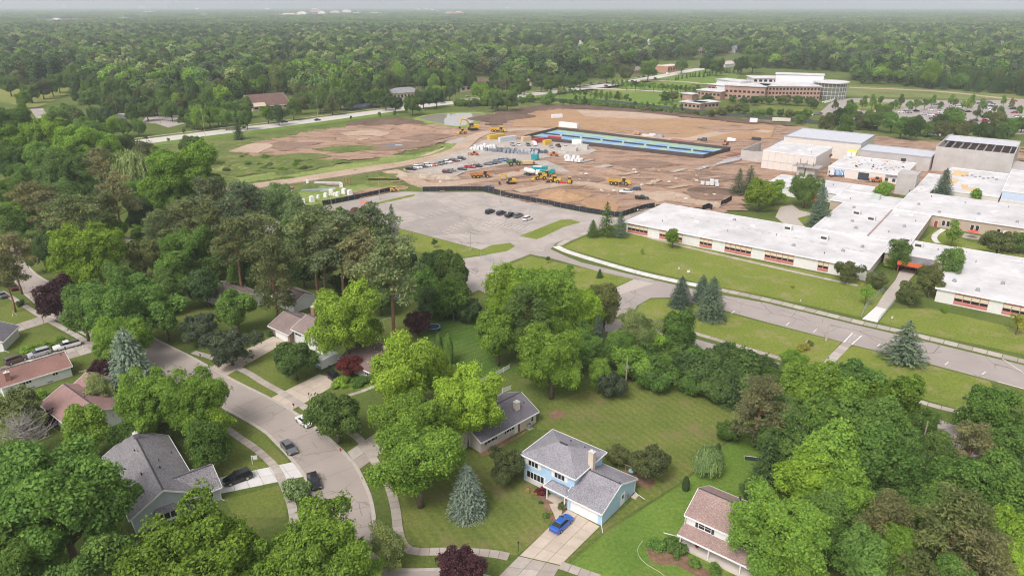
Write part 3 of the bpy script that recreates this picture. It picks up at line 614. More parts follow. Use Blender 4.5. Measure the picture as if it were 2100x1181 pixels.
def broadleaf(name, seed, R=5.0, zc=6.2, hv=5.3, nl=24, ntuft=900, nleaf=18, ls=0.17, lobe=(.22, .38), open_=0.0, spread=0.33, droop=0.0):
    rs = np.random.RandomState(seed); d = unit(rs.randn(nl, 3)+np.array([0, 0, .25])); d[:, 2] = np.maximum(d[:, 2], -0.55)
    C = d*np.array([R*.64, R*.64, hv*.64])*rs.uniform(.55, 1.15, (nl, 1)); r = R*rs.uniform(lobe[0]*.75, lobe[1]*1.12, nl)
    C = np.vstack([C, [[0, 0, 0]]]); r = np.append(r, R*.52); flat = hv/R
    P0 = []; D0 = []; K0 = []; lv = rs.uniform(.1, .9, len(r)); wv = rs.randn(5, 3)*1.6; wp = rs.rand(5)*6.28
    while len(P0) < ntuft:
        k = rs.choice(len(r), 600, p=r**2/np.sum(r**2)); out = unit(C[k]+1e-3)
        dd = unit(rs.randn(600, 3)+.55*out+np.array([0, 0, .35])); p = C[k]+dd*(r[k]*rs.uniform(.88, 1.06, 600))[:, None]*np.array([1, 1, max(.75, min(1.15, flat))])
        q = np.linalg.norm(p[:, None]-C[None], axis=2)/r[None]; keep = (q < .86).sum(1) == 0
        P0 += list(p[keep]); D0 += list(dd[keep]); K0 += list(lv[k[keep]])
    P0 = np.array(P0[:ntuft]); D0 = np.array(D0[:ntuft]); K0 = np.array(K0[:ntuft])
    dr = unit(P0); P0 = P0*(1+.085*np.sin(dr@wv.T*2.2+wp).sum(1, keepdims=True)*.9)*(1+(rs.rand(ntuft, 1) < .06)*.10)
    n0 = unit(D0*.65+np.array([0, 0, .55-droop])); tv = .45*K0+.55*rs.uniform(.15, .85, ntuft)
    ts = rs.uniform(.7, 1.25, ntuft)*spread
    off = rs.randn(ntuft, nleaf, 3)*ts[:, None, None]; nn = (off*n0[:, None]).sum(2, keepdims=True); off -= n0[:, None]*nn*.55
    dist = np.linalg.norm(off, axis=2, keepdims=True); off -= n0[:, None]*dist*.35
    P = (P0[:, None]+off).reshape(-1, 3); N = (n0[:, None]*1.0+rs.randn(ntuft, nleaf, 3)*.55+off/ts[:, None, None]*.45).reshape(-1, 3)
    val = (tv[:, None]+rs.uniform(-.28, .28, (ntuft, nleaf))).ravel()
    keep = rs.rand(len(P)) > open_
    P, N, val = P[keep], N[keep], val[keep]
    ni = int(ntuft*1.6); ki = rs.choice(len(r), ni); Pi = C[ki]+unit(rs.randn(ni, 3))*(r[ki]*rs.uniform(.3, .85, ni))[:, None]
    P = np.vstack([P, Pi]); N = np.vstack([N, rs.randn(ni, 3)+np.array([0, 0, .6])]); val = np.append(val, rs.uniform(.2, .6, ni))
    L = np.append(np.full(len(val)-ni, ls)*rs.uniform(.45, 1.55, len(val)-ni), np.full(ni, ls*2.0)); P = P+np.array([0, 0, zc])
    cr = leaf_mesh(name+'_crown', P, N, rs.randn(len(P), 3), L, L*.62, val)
    m = MB(); m.tube([(0, 0, 0), (.05, .02, zc*.3), (.0, .08, zc*.62), (.05, 0, zc+hv*.2)], [R*.066, R*.050, R*.038, R*.014], 7)
    for k in range(min(9, nl)):
        c = C[k]+np.array([0, 0, zc]); z0 = zc*(.34+.05*(k % 5)); m.tube([(0, 0, z0), tuple(np.array([0, 0, z0])*.45+c*.5+np.array([0, 0, .3])), tuple(c)], [R*.028, R*.018, R*.007], 5)
    return m.mesh(name+'_trunk', BARK, True), cr
def spruce(name, seed, h=12.0, R=3.0, layers=26, per=15, seg=9, ls=.24, base=.5, power=.85, gap=0.0, flat=0.0):
    rs = np.random.RandomState(seed); P = []; N = []; T = []; val = []
    for i in range(layers):
        z = base+(h-base-.3)*(i+rs.uniform(-.3, .3))/layers; z = max(base*.8, z); rr = R*(1-(z-base)/(h-base))**power*rs.uniform(.88, 1.06)+.12
        nb = max(5, int(per*(.35+.65*rr/R)))
        for b in range(nb):
            if rs.rand() < gap: continue
            a = 2*math.pi*(b+rs.uniform(-.35, .35))/nb+i*1.7; L = rr*rs.uniform(.78, 1.12); bv = rs.uniform(.2, .7)
            for k in range(int(seg*max(.35, rr/R))+2):
                t = rs.uniform(.18, 1.0); side = rs.randn()*.16*L*(1.15-t); dz = -.20*L*t+.14*L*t**3
                dx, dy = math.cos(a), math.sin(a); P.append((dx*L*t-dy*side, dy*L*t+dx*side, z+dz+rs.randn()*.07))
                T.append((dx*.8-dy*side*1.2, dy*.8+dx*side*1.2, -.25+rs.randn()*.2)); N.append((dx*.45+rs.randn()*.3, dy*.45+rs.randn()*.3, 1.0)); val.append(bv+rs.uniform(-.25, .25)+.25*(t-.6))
    for k in range(40): P.append((rs.randn()*.08, rs.randn()*.08, h-.9*rs.rand())); T.append((rs.randn()*.4, rs.randn()*.4, 1)); N.append(tuple(rs.randn(3))); val.append(.5)
    P, N, T = map(np.array, (P, N, T)); L = ls*rs.uniform(.75, 1.3, len(P))
    m = MB(); m.tube([(0, 0, 0), (0, 0, h*.6), (0, 0, h*.97)], [R*.07, R*.045, .02], 6)
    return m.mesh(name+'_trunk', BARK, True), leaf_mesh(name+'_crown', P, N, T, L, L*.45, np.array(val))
def pine(name, seed, h=15.0, R=3.4, clumps=26, per=190, lo=.48, ls=.26):
    rs = np.random.RandomState(seed); m = MB(); lean = rs.randn(2)*.25; P = []; N = []; T = []; val = []
    ax = lambda z: np.array([lean[0]*(z/h)**2*2+.12*math.sin(z), lean[1]*(z/h)**2*2+.1*math.cos(z*.8), z])
    m.tube([tuple(ax(h*t)) for t in (0, .2, .4, .6, .8, .96)], [.24, .20, .17, .13, .08, .03], 7)
    for k in range(clumps):
        f = (k+rs.rand())/clumps; z = h*(lo+(1-lo)*f)*.985; rad = R*(math.sin(min(1, .22+(1-f)*1.15)*math.pi*.5))*rs.uniform(.35, 1.0); a = k*2.4+rs.uniform(-.4, .4)
        c = ax(z)+np.array([math.cos(a)*rad, math.sin(a)*rad, rad*.18]); cr = rs.uniform(.75, 1.35)*(R/3.4); cv = rs.uniform(.2, .75)
        m.tube([tuple(ax(z-.25*rad)), tuple((ax(z)+c)/2+np.array([0, 0, -.1])), tuple(c)], [.06, .045, .02], 4)
        d = unit(rs.randn(per, 3)+np.array([0, 0, .45])); p = c+d*np.array([1.1, 1.1, .62])*cr*(rs.rand(per, 1)**.45)
        P.append(p); N.append(rs.randn(per, 3)*.8+np.array([0, 0, .7])+d*.4); T.append(d+rs.randn(per, 3)*.5); val.append(cv+rs.uniform(-.3, .3, per))
    P, N, T, val = np.vstack(P), np.vstack(N), np.vstack(T), np.concatenate(val); L = ls*rs.uniform(.7, 1.3, len(P))
    return m.mesh(name+'_trunk', PINEBARK, True), leaf_mesh(name+'_crown', P, N, T, L, L*.34, val)
def column(name, seed, h=6.0, R=.95, n=5200, ls=.11):
    rs = np.random.RandomState(seed); z = rs.rand(n); a = rs.rand(n)*6.283; r = R*np.minimum(1, np.sqrt(np.maximum(0, 1-z**2.6)))*np.minimum(1, .6+z*2.2)*(1+.09*np.sin(a*7+z*9))*rs.uniform(.72, 1.04, n)
    P = np.stack([r*np.cos(a), r*np.sin(a), .15+z*(h-.2)], 1); out = np.stack([np.cos(a), np.sin(a), np.full(n, .35)], 1)
    L = ls*rs.uniform(.7, 1.5, n); m = MB(); m.tube([(0, 0, 0), (0, 0, h*.8)], [.09, .03], 5)
    return m.mesh(name+'_trunk', BARK, True), leaf_mesh(name+'_crown', P, out+rs.randn(n, 3)*.5, np.array([0, 0, 1.])+rs.randn(n, 3)*.35, L*1.3, L*.5, rs.uniform(.15, .85, n))
def willow(name, seed, R=5.0, h=9.0, strands=420, per=22, ls=.24):
    rs = np.random.RandomState(seed); P = []; N = []; T = []; val = []
    for k in range(strands):
        d = unit(rs.randn(1, 3)+np.array([0, 0, .7]))[0]; d[2] = abs(d[2]); c = np.array([d[0]*R, d[1]*R, h*.52+d[2]*h*.46])*rs.uniform(.72, 1.02)**np.array([1, 1, .3]); L = c[2]*rs.uniform(.25, .72); v0 = rs.uniform(.2, .8)
        for j in range(per):
            t = j/per; P.append(c+np.array([d[0]*.5*math.sin(t*1.5)+rs.randn()*.14, d[1]*.5*math.sin(t*1.5)+rs.randn()*.14, -L*t])); T.append((d[0]*.2, d[1]*.2, -1)); N.append((d[0]+rs.randn()*.5, d[1]+rs.randn()*.5, .6)); val.append(v0+rs.uniform(-.25, .25))
    P, N, T = map(np.array, (P, N, T)); L = ls*rs.uniform(.8, 1.5, len(P)); m = MB(); m.tube([(0, 0, 0), (.1, 0, h*.35), (0, 0, h*.75)], [.35, .26, .08], 7)
    return m.mesh(name+'_trunk', BARK, True), leaf_mesh(name+'_crown', P, N, T, L, L*.38, np.array(val))
def dead(name, seed, h=10.0, R=3.0, n=46, up=.45):
    rs = np.random.RandomState(seed); m = MB(); m.tube([(0, 0, 0), (.1, 0, h*.5), (0, .1, h)], [.2, .13, .03], 6); t = MB()
    for k in range(n):
        z = h*rs.uniform(.25, .95); a = rs.rand()*6.283; L = R*rs.uniform(.5, 1.1)*(1.15-z/h*.7); e = np.array([math.cos(a)*L, math.sin(a)*L, z+L*up]); b = np.array([0, 0, z])
        t.tube([tuple(b), tuple((b+e)/2+rs.randn(3)*.12), tuple(e)], [.05, .035, .012], 4, False)
        for j in range(7):
            q = b+(e-b)*rs.uniform(.3, 1); t.tube([tuple(q), tuple(q+rs.randn(3)*np.array([.55, .55, .4])+np.array([0, 0, .35]))], [.022, .008], 3, False)
    return m.mesh(name+'_trunk', GREYBARK, True), t.mesh(name+'_twigs', GREYBARK)

PROTO = {}
def reg(key, fn, nominal_r, centre, height, **kw):
    tr, cr = fn; PROTO.setdefault(key, []).append((tr, cr, nominal_r, centre, height))
for s in range(5): reg('maple', broadleaf('maple', 11+s, nl=22+2*s), 5.2, 6.0, 11.5)
for s in range(3): reg('oak', broadleaf('oak', 31+s, R=5.6, zc=5.2, hv=4.5, nl=30, ntuft=950, spread=.30, lobe=(.18, .30)), 5.8, 5.0, 9.8)
for s in range(3): reg('ash', broadleaf('ash', 51+s, R=4.4, zc=6.8, hv=5.8, nl=26, ntuft=760, ls=.16, lobe=(.18, .32), open_=.2, spread=.42), 4.7, 6.6, 12.4)
for s in range(2): reg('round', broadleaf('round_tree', 71+s, R=4.6, zc=4.8, hv=4.6, nl=34, ntuft=950, ls=.15, lobe=(.22, .30), spread=.27), 4.7, 4.7, 9.4)
for s in range(2): reg('bigmaple', broadleaf('big_maple', 15+s, R=8.2, zc=9.2, hv=8.0, nl=44, ntuft=2500, nleaf=18, ls=.175, lobe=(.15, .27), spread=.36), 8.5, 9.0, 17.5)
for s in range(2): reg('bigoak', broadleaf('big_oak', 35+s, R=8.4, zc=7.6, hv=6.6, nl=56, ntuft=2500, nleaf=18, ls=.17, lobe=(.13, .22), spread=.34), 8.6, 7.4, 14.5)
for s in range(2): reg('biground', broadleaf('big_round_tree', 75+s, R=8.6, zc=7.4, hv=7.2, nl=70, ntuft=3000, nleaf=17, ls=.17, lobe=(.12, .19), spread=.33), 8.8, 7.2, 15.0)
for s in range(2): reg('bigash', broadleaf('big_ash', 55+s, R=7.4, zc=8.2, hv=8.0, nl=50, ntuft=2200, nleaf=17, ls=.165, lobe=(.13, .25), open_=.15, spread=.42), 7.8, 8.0, 16.5)
for s in range(3): reg('young', broadleaf('young_tree', 81+s, R=1.5, zc=3.0, hv=2.0, nl=8, ntuft=130, nleaf=16, ls=.13, spread=.22, lobe=(.34, .5)), 1.6, 2.9, 5.0)
for s in range(3): reg('bush', broadleaf('bush', 91+s, R=1.4, zc=.75, hv=.9, nl=9, ntuft=150, nleaf=16, ls=.11, spread=.20, lobe=(.34, .5)), 1.5, .75, 1.6)
for s in range(3): reg('thicket', broadleaf('thicket', 101+s, R=3.6, zc=3.2, hv=3.3, nl=18, ntuft=480, nleaf=18, ls=.17, spread=.34, lobe=(.28, .42)), 3.8, 3.1, 6.6)
for s in range(3): reg('spruce', spruce('spruce', 111+s, layers=32, per=17, seg=14, ls=.22, power=.72), 2.6, 4.4, 12.0)
for s in range(2): reg('fullspruce', spruce('full_spruce', 121+s, h=8.6, R=3.1, layers=34, per=24, seg=20, ls=.17, base=.35, power=.60), 2.75, 3.4, 8.6)
for s in range(2): reg('openspruce', spruce('open_spruce', 131+s, h=11, R=3.5, layers=24, per=14, seg=20, ls=.22, base=1.2, power=.68, gap=.08), 2.9, 4.4, 11.0)
for s in range(5): reg('pine', pine('pine', 141+s, h=14.5, R=3.5+.2*s, clumps=24+2*s), 3.6, 10.2, 14.5)
for s in range(3): reg('bushpine', pine('bushy_pine', 151+s, h=12, R=3.9, clumps=38, per=210, lo=.16, ls=.24), 4.0, 6.6, 12.0)
reg('column', column('arborvitae', 161), .95, 3.1, 6.0); reg('willow', willow('willow', 165), 5.2, 5.2, 9.2)
reg('dead', dead('bare_tree', 171), 3.0, 5.5, 10.0); reg('twiggy', dead('bare_bush', 172, h=5.0, R=4.2, n=70, up=.5), 3.6, 3.0, 5.5)

PAL = {'lime': (0.275, 0.415, 0.06), 'bright': (0.205, 0.335, 0.06), 'green': (0.145, 0.252, 0.064), 'mid': (0.142, 0.226, 0.070), 'dark': (0.098, 0.162, 0.064), 'greydark': (0.12, 0.155, 0.098), 'olive': (0.165, 0.195, 0.08), 'brown': (0.228, 0.228, 0.118), 'pinegreen': (0.20, 0.245, 0.115), 'bluepine': (0.175, 0.222, 0.132), 'blue': (0.235, 0.295, 0.25), 'bluegreen': (0.15, 0.212, 0.16), 'purple': (0.085, 0.04, 0.055), 'red': (0.22, 0.055, 0.06), 'rust': (0.27, 0.13, 0.1), 'pale': (0.265, 0.33, 0.13), 'yellow': (0.37, 0.38, 0.08), 'silver': (0.225, 0.325, 0.14)}
WORD = {'lime': 'lime green', 'bright': 'bright green', 'green': 'green', 'mid': 'leafy green', 'dark': 'dark green', 'greydark': 'grey-green', 'olive': 'olive green', 'brown': 'brownish', 'pinegreen': 'dull green', 'bluepine': 'bluish', 'blue': 'blue-grey',
        'bluegreen': 'blue-green', 'purple': 'dark purple', 'red': 'dark red', 'rust': 'rust red', 'pale': 'pale green', 'yellow': 'yellow-green', 'silver': 'silvery green'}
NAME = {'maple': 'maple_tree', 'oak': 'oak_tree', 'ash': 'ash_tree', 'round': 'rounded_tree', 'young': 'young_tree', 'bush': 'bush', 'thicket': 'shrub_thicket', 'spruce': 'spruce_tree', 'fullspruce': 'spruce_tree', 'openspruce': 'spruce_tree', 'pine': 'pine_tree',
        'bushpine': 'bushy_pine_tree', 'column': 'columnar_evergreen', 'willow': 'willow_tree', 'dead': 'bare_tree', 'twiggy': 'bare_tree', 'bigmaple': 'maple_tree', 'bigoak': 'oak_tree', 'biground': 'rounded_tree', 'bigash': 'ash_tree'}
KINDW = {'maple': 'maple', 'oak': 'oak', 'ash': 'airy tree', 'round': 'rounded tree', 'young': 'young tree', 'bush': 'low bush', 'thicket': 'tall shrub', 'spruce': 'spruce', 'fullspruce': 'spruce', 'openspruce': 'open-branched spruce',
         'pine': 'bare-trunked pine', 'bushpine': 'bushy pine', 'column': 'columnar evergreen', 'willow': 'drooping willow', 'dead': 'leafless tree', 'twiggy': 'bare twiggy tree'}
CATW = {'bush': 'bush', 'thicket': 'shrub', 'column': 'evergreen'}
trng = random.Random(77); TREES = []; TREE_XY = []
def plant(key, x, y, sr, sh, col, base, group, u, label=None, jitter=.10):
    tr, cr, nr, zc, hh = trng.choice(PROTO[key]); c = (PAL[col][0], PAL[col][1], PAL[col][2]*.88)
    t = thing(NAME[key], label or 'x', CATW.get(key, 'tree'), (x, y, -.02), trng.uniform(0, 6.28), group); q_ = trng.uniform(.9, 1.12); t.scale = (sr*q_, sr/q_, sh)
    a = link(bpy.data.objects.new('trunk', tr), t); b = link(bpy.data.objects.new('crown', cr), t)
    j = trng.uniform(1-jitter, 1+jitter); b.color = (c[0]*j*trng.uniform(.95, 1.05), c[1]*j, c[2]*j*trng.uniform(.92, 1.08), 1)
    TREE_XY.append((x, y, nr*sr))
    if not label: TREES.append((t, base, u))
    return t
def tree(key, u, v, w, col, where, group, label=None, hs=1.0):
    """crown centre at photo pixel (u, v), crown width w pixels; where: how the label places it"""
    tr, cr, nr, zc, hh = PROTO[key][0]; s = 1.0
    for _ in range(3): s = max(.12, w*mpp(u, v, min(30, zc*s*hs))/2/nr)
    if s > 1.3 and 'big'+key in PROTO:
        tr, cr, nr, zc, hh = PROTO['big'+key][0]; big = 'big'+key; s = 1.0
        for _ in range(3): s = max(.12, w*mpp(u, v, min(30, zc*s*hs))/2/nr)
        p = G(u, v, zc*s*hs); return plant(big, p.x, p.y, s, s*hs, col, f'{WORD[col]} {KINDW[key]} {where}', group, u, label)
    p = G(u, v, zc*s*hs); return plant(key, p.x, p.y, s, s*hs, col, f'{WORD[col]} {KINDW[key]} {where}', group, u, label)
GROW = 1.14
BIGGER = ('maple', 'oak', 'ash', 'thicket', 'bushpine')
def grove(where, group, rows):
    for r in rows:
        k, c = r[0], r[4]
        if k == 'pine' and trng.random() < .30: k, c = trng.choice(['maple', 'oak', 'ash']), trng.choice(['green', 'bright', 'bright'])
        tree(k, r[1], r[2], r[3]*(GROW if k in BIGGER else 1.0), c, where, group, hs=r[5] if len(r) > 5 else (.88 if k == 'pine' else 1.0))

# ---- single trees around the houses
ONE = 'trees around the houses'
for r in [('maple', 118, 1028, 315, 'green', 'big dark-leaved maple filling the corner left of the grey house', 1.0), ('round', 395, 1178, 340, 'bright', 'huge rounded bright oak in front of the grey house', 1.0), ('round', 640, 1160, 280, 'bright', 'rounded bright oak beside the crossing, right of its larger twin', 1.0),
          ('maple', 420, 908, 112, 'green', 'green maple between the grey house and its sidewalk', 1.0), ('maple', 300, 832, 150, 'bright', 'leafy bright maple behind the grey house, beside the red roof', 1.0), ('maple', 395, 830, 150, 'bright', 'leafy bright maple overhanging the left kerb of the street', 1.0),
          ('ash', 452, 868, 75, 'lime', 'small lime tree at the left kerb of the street', .9), ('maple', 185, 885, 112, 'bright', 'bright maple between the red roof and the grey house', 1.0), ('ash', 198, 800, 70, 'pale', 'thin pale yellow-green tree over the red-brown roof', .8),
          ('round', 214, 762, 70, 'purple', 'dark purple tree left of the tall blue spruce', .9), ('bush', 104, 856, 48, 'purple', 'small purple shrub below the red-brown roof corner', 1.2), ('fullspruce', 268, 757, 96, 'blue', 'tall blue-grey spruce by the left kerb of the street', 1.05),
          ('oak', 35, 842, 120, 'olive', 'olive green tree at the left picture edge below the chimney', 1.0), ('twiggy', 48, 893, 120, 'olive', 'bare grey twiggy tree at the left picture edge', 1.0),
          ('maple', 168, 640, 110, 'green', 'green maple next to the purple tree on the left street', 1.0), ('maple', 258, 632, 165, 'green', 'largest green maple over the left street', 1.0), ('maple', 335, 640, 110, 'green', 'green maple at the bend of the left street', 1.0), ('maple', 252, 700, 125, 'bright', 'low green maple above the blue spruce', 1.0),
          ('maple', 118, 612, 82, 'purple', 'big dark purple maple at the left street', 1.0), ('oak', 402, 672, 82, 'greydark', 'smaller grey-green oak on the right verge of the street', 1.0), ('oak', 470, 708, 104, 'greydark', 'grey-green oak overhanging the right verge of the street', 1.0),
          ('maple', 482, 632, 100, 'green', 'dark maple behind the two grey-green oaks', 1.0), ('oak', 603, 738, 104, 'mid', 'dark broad tree on the lawn beside the long driveway', 1.0), ('maple', 707, 664, 165, 'lime', 'huge lime maple between the two brown-roofed houses', 1.1),
          ('round', 717, 751, 56, 'red', 'dark red maple in front of the brown-roofed house', .85), ('oak', 690, 852, 145, 'mid', 'dark green street tree over the white car', 1.0), ('ash', 828, 775, 170, 'lime', 'tall lime tree in front of the brown-roofed house', 1.15),
          ('maple', 955, 836, 172, 'lime', 'lime tree overhanging the dark grey roof', 1.0), ('ash', 900, 770, 95, 'lime', 'smaller lime tree behind the tall one', 1.0), ('maple', 838, 882, 178, 'bright', 'bright maple between the sidewalk and the lime trees', 1.0), ('ash', 858, 955, 218, 'bright', 'wide bright tree on the front lawn, left of the blue spruce', .9),
          ('fullspruce', 958, 1014, 74, 'blue', 'conical blue-grey spruce alone on the front lawn of the blue house', 1.1), ('oak', 1040, 955, 92, 'olive', 'dark olive tree at the left corner of the blue house', 1.0), ('round', 945, 1172, 115, 'purple', 'dark purple tree at the bottom edge by the crossing', .9),
          ('ash', 792, 1120, 95, 'pale', 'small yellow-green tree at the street corner', .8), ('maple', 1132, 742, 152, 'bright', 'large bright maple with a bare trunk behind the dark grey roof', 1.05), ('ash', 1228, 768, 62, 'bright', 'slim bright tree right of the large maple', 1.0),
          ('willow', 1455, 938, 66, 'silver', 'silvery willow on the lawn above the white house', 1.25), ('column', 1407, 990, 15, 'dark', 'tiny dark conical evergreen on the lawn below the willow', .75), ('column', 1472, 925, 16, 'dark', 'small dark evergreen behind the willow', .8),
          ('oak', 1335, 945, 104, 'olive', 'dark olive tree behind the blue garage', .9), ('oak', 1268, 930, 64, 'olive', 'smaller olive tree behind the blue house', .8), ('bush', 613, 1002, 58, 'silver', 'rounded pale shrub on the verge by the black car', 1.3),
          ('column', 900, 712, 19, 'green', 'columnar evergreen in the back garden, left of the pair', 1.1), ('column', 919, 714, 21, 'green', 'columnar evergreen in the back garden, right of the pair', 1.05), ('round', 857, 662, 62, 'purple', 'dark purple tree beside the trampoline', .9),
          ('maple', 1600, 1098, 215, 'bright', 'big bright maple in front of the white house', 1.0)]:
    tree(r[0], r[1], r[2], r[3]*(1.03 if r[0] in BIGGER else 1.0), r[4], '', ONE, r[5], r[6])

grove('at the bottom edge of the picture', ONE, [('maple', 20, 1165, 190, 'green'), ('maple', 215, 1195, 170, 'green'), ('round', 505, 1190, 240, 'bright'), ('round', 745, 1190, 110, 'bright'), ('ash', 5, 960, 90, 'green'), ('maple', 255, 905, 70, 'green'), ('oak', 310, 890, 60, 'mid')])
# ---- belts of trees behind the gardens
grove('in the garden belt', 'trees between the gardens and the back road', [('maple', 1062, 612, 135, 'lime'), ('maple', 1122, 618, 150, 'bright'), ('maple', 1185, 642, 110, 'lime'), ('oak', 1022, 690, 105, 'bright', 1.3), ('ash', 1240, 628, 82, 'olive'), ('bushpine', 1080, 660, 90, 'mid'),
    ('spruce', 1226, 692, 44, 'bluegreen', .8), ('ash', 1302, 690, 105, 'pale'), ('maple', 1386, 690, 82, 'green', 1.1), ('thicket', 1300, 748, 80, 'bright'), ('thicket', 1252, 790, 60, 'greydark', 1.0), ('thicket', 1345, 772, 66, 'green'), ('thicket', 1400, 752, 66, 'dark'), ('thicket', 1450, 765, 90, 'dark'),
    ('thicket', 1478, 735, 66, 'dark'), ('thicket', 1520, 770, 90, 'mid'), ('thicket', 1550, 755, 70, 'dark'), ('thicket', 1575, 765, 60, 'dark'), ('thicket', 1425, 780, 60, 'green'), ('maple', 1632, 742, 62, 'bright', .8), ('thicket', 1500, 882, 52, 'green'), ('thicket', 1470, 800, 60, 'mid'), ('thicket', 1380, 730, 60, 'mid'),
    ('thicket', 1280, 700, 60, 'mid'), ('thicket', 1180, 700, 70, 'green'), ('thicket', 1110, 700, 60, 'green'), ('spruce', 1500, 800, 50, 'dark', .8), ('thicket', 1540, 800, 60, 'green'), ('thicket', 1320, 735, 70, 'mid'), ('thicket', 1360, 755, 60, 'green'), ('thicket', 1415, 735, 60, 'mid'), ('thicket', 1440, 745, 64, 'green'), ('thicket', 1500, 750, 70, 'mid'), ('thicket', 1590, 785, 60, 'green'), ('maple', 1270, 720, 70, 'green'), ('maple', 1335, 705, 70, 'bright'), ('thicket', 1600, 770, 54, 'mid'), ('maple', 1195, 715, 80, 'green')])
GROW = 1.02
grove('in the wood beside the lawn', 'trees in the wood right of the lawn', [('bushpine', 1558, 842, 105, 'brown'), ('maple', 1665, 802, 130, 'bright'), ('maple', 1752, 792, 140, 'green'), ('maple', 1832, 832, 135, 'bright'), ('oak', 1702, 868, 150, 'green'), ('maple', 1882, 872, 95, 'green'),
    ('maple', 1785, 872, 130, 'green'), ('maple', 2025, 842, 135, 'green'), ('maple', 2062, 928, 130, 'green'), ('bushpine', 1990, 932, 98, 'brown'), ('oak', 1622, 925, 150, 'mid'), ('maple', 1695, 952, 155, 'bright'), ('maple', 1785, 942, 155, 'green'), ('pine', 1842, 978, 55, 'brown', .9), ('oak', 1862, 1000, 140, 'green'),
    ('maple', 1965, 1005, 160, 'green'), ('maple', 2050, 1015, 150, 'green'), ('maple', 1650, 1000, 140, 'lime'), ('maple', 1740, 1030, 150, 'bright'), ('bushpine', 1815, 1082, 105, 'brown'), ('oak', 1885, 1075, 130, 'green'), ('bushpine', 1958, 1105, 150, 'olive'), ('maple', 2065, 1110, 130, 'lime'), ('maple', 1775, 1150, 130, 'green'),
    ('oak', 1880, 1160, 140, 'olive'), ('bushpine', 2010, 1170, 130, 'brown'), ('maple', 1610, 870, 100, 'mid'), ('maple', 2090, 1170, 120, 'lime'), ('thicket', 1590, 970, 70, 'mid'), ('maple', 1920, 940, 110, 'mid'), ('thicket', 1570, 900, 60, 'dark'), ('thicket', 1545, 1010, 60, 'dark'), ('maple', 1690, 1120, 110, 'green'),
    ('spruce', 1570, 960, 60, 'dark'), ('maple', 2110, 880, 90, 'green'), ('maple', 1735, 830, 110, 'bright'), ('maple', 1700, 1060, 120, 'green'), ('maple', 1850, 920, 110, 'green'), ('maple', 1930, 1050, 120, 'green'), ('maple', 2020, 1080, 120, 'green'), ('maple', 1840, 1130, 110, 'bright'), ('maple', 1640, 1180, 130, 'bright'), ('maple', 1950, 1190, 130, 'green'), ('maple', 1580, 860, 70, 'mid')])
GROW = 1.0
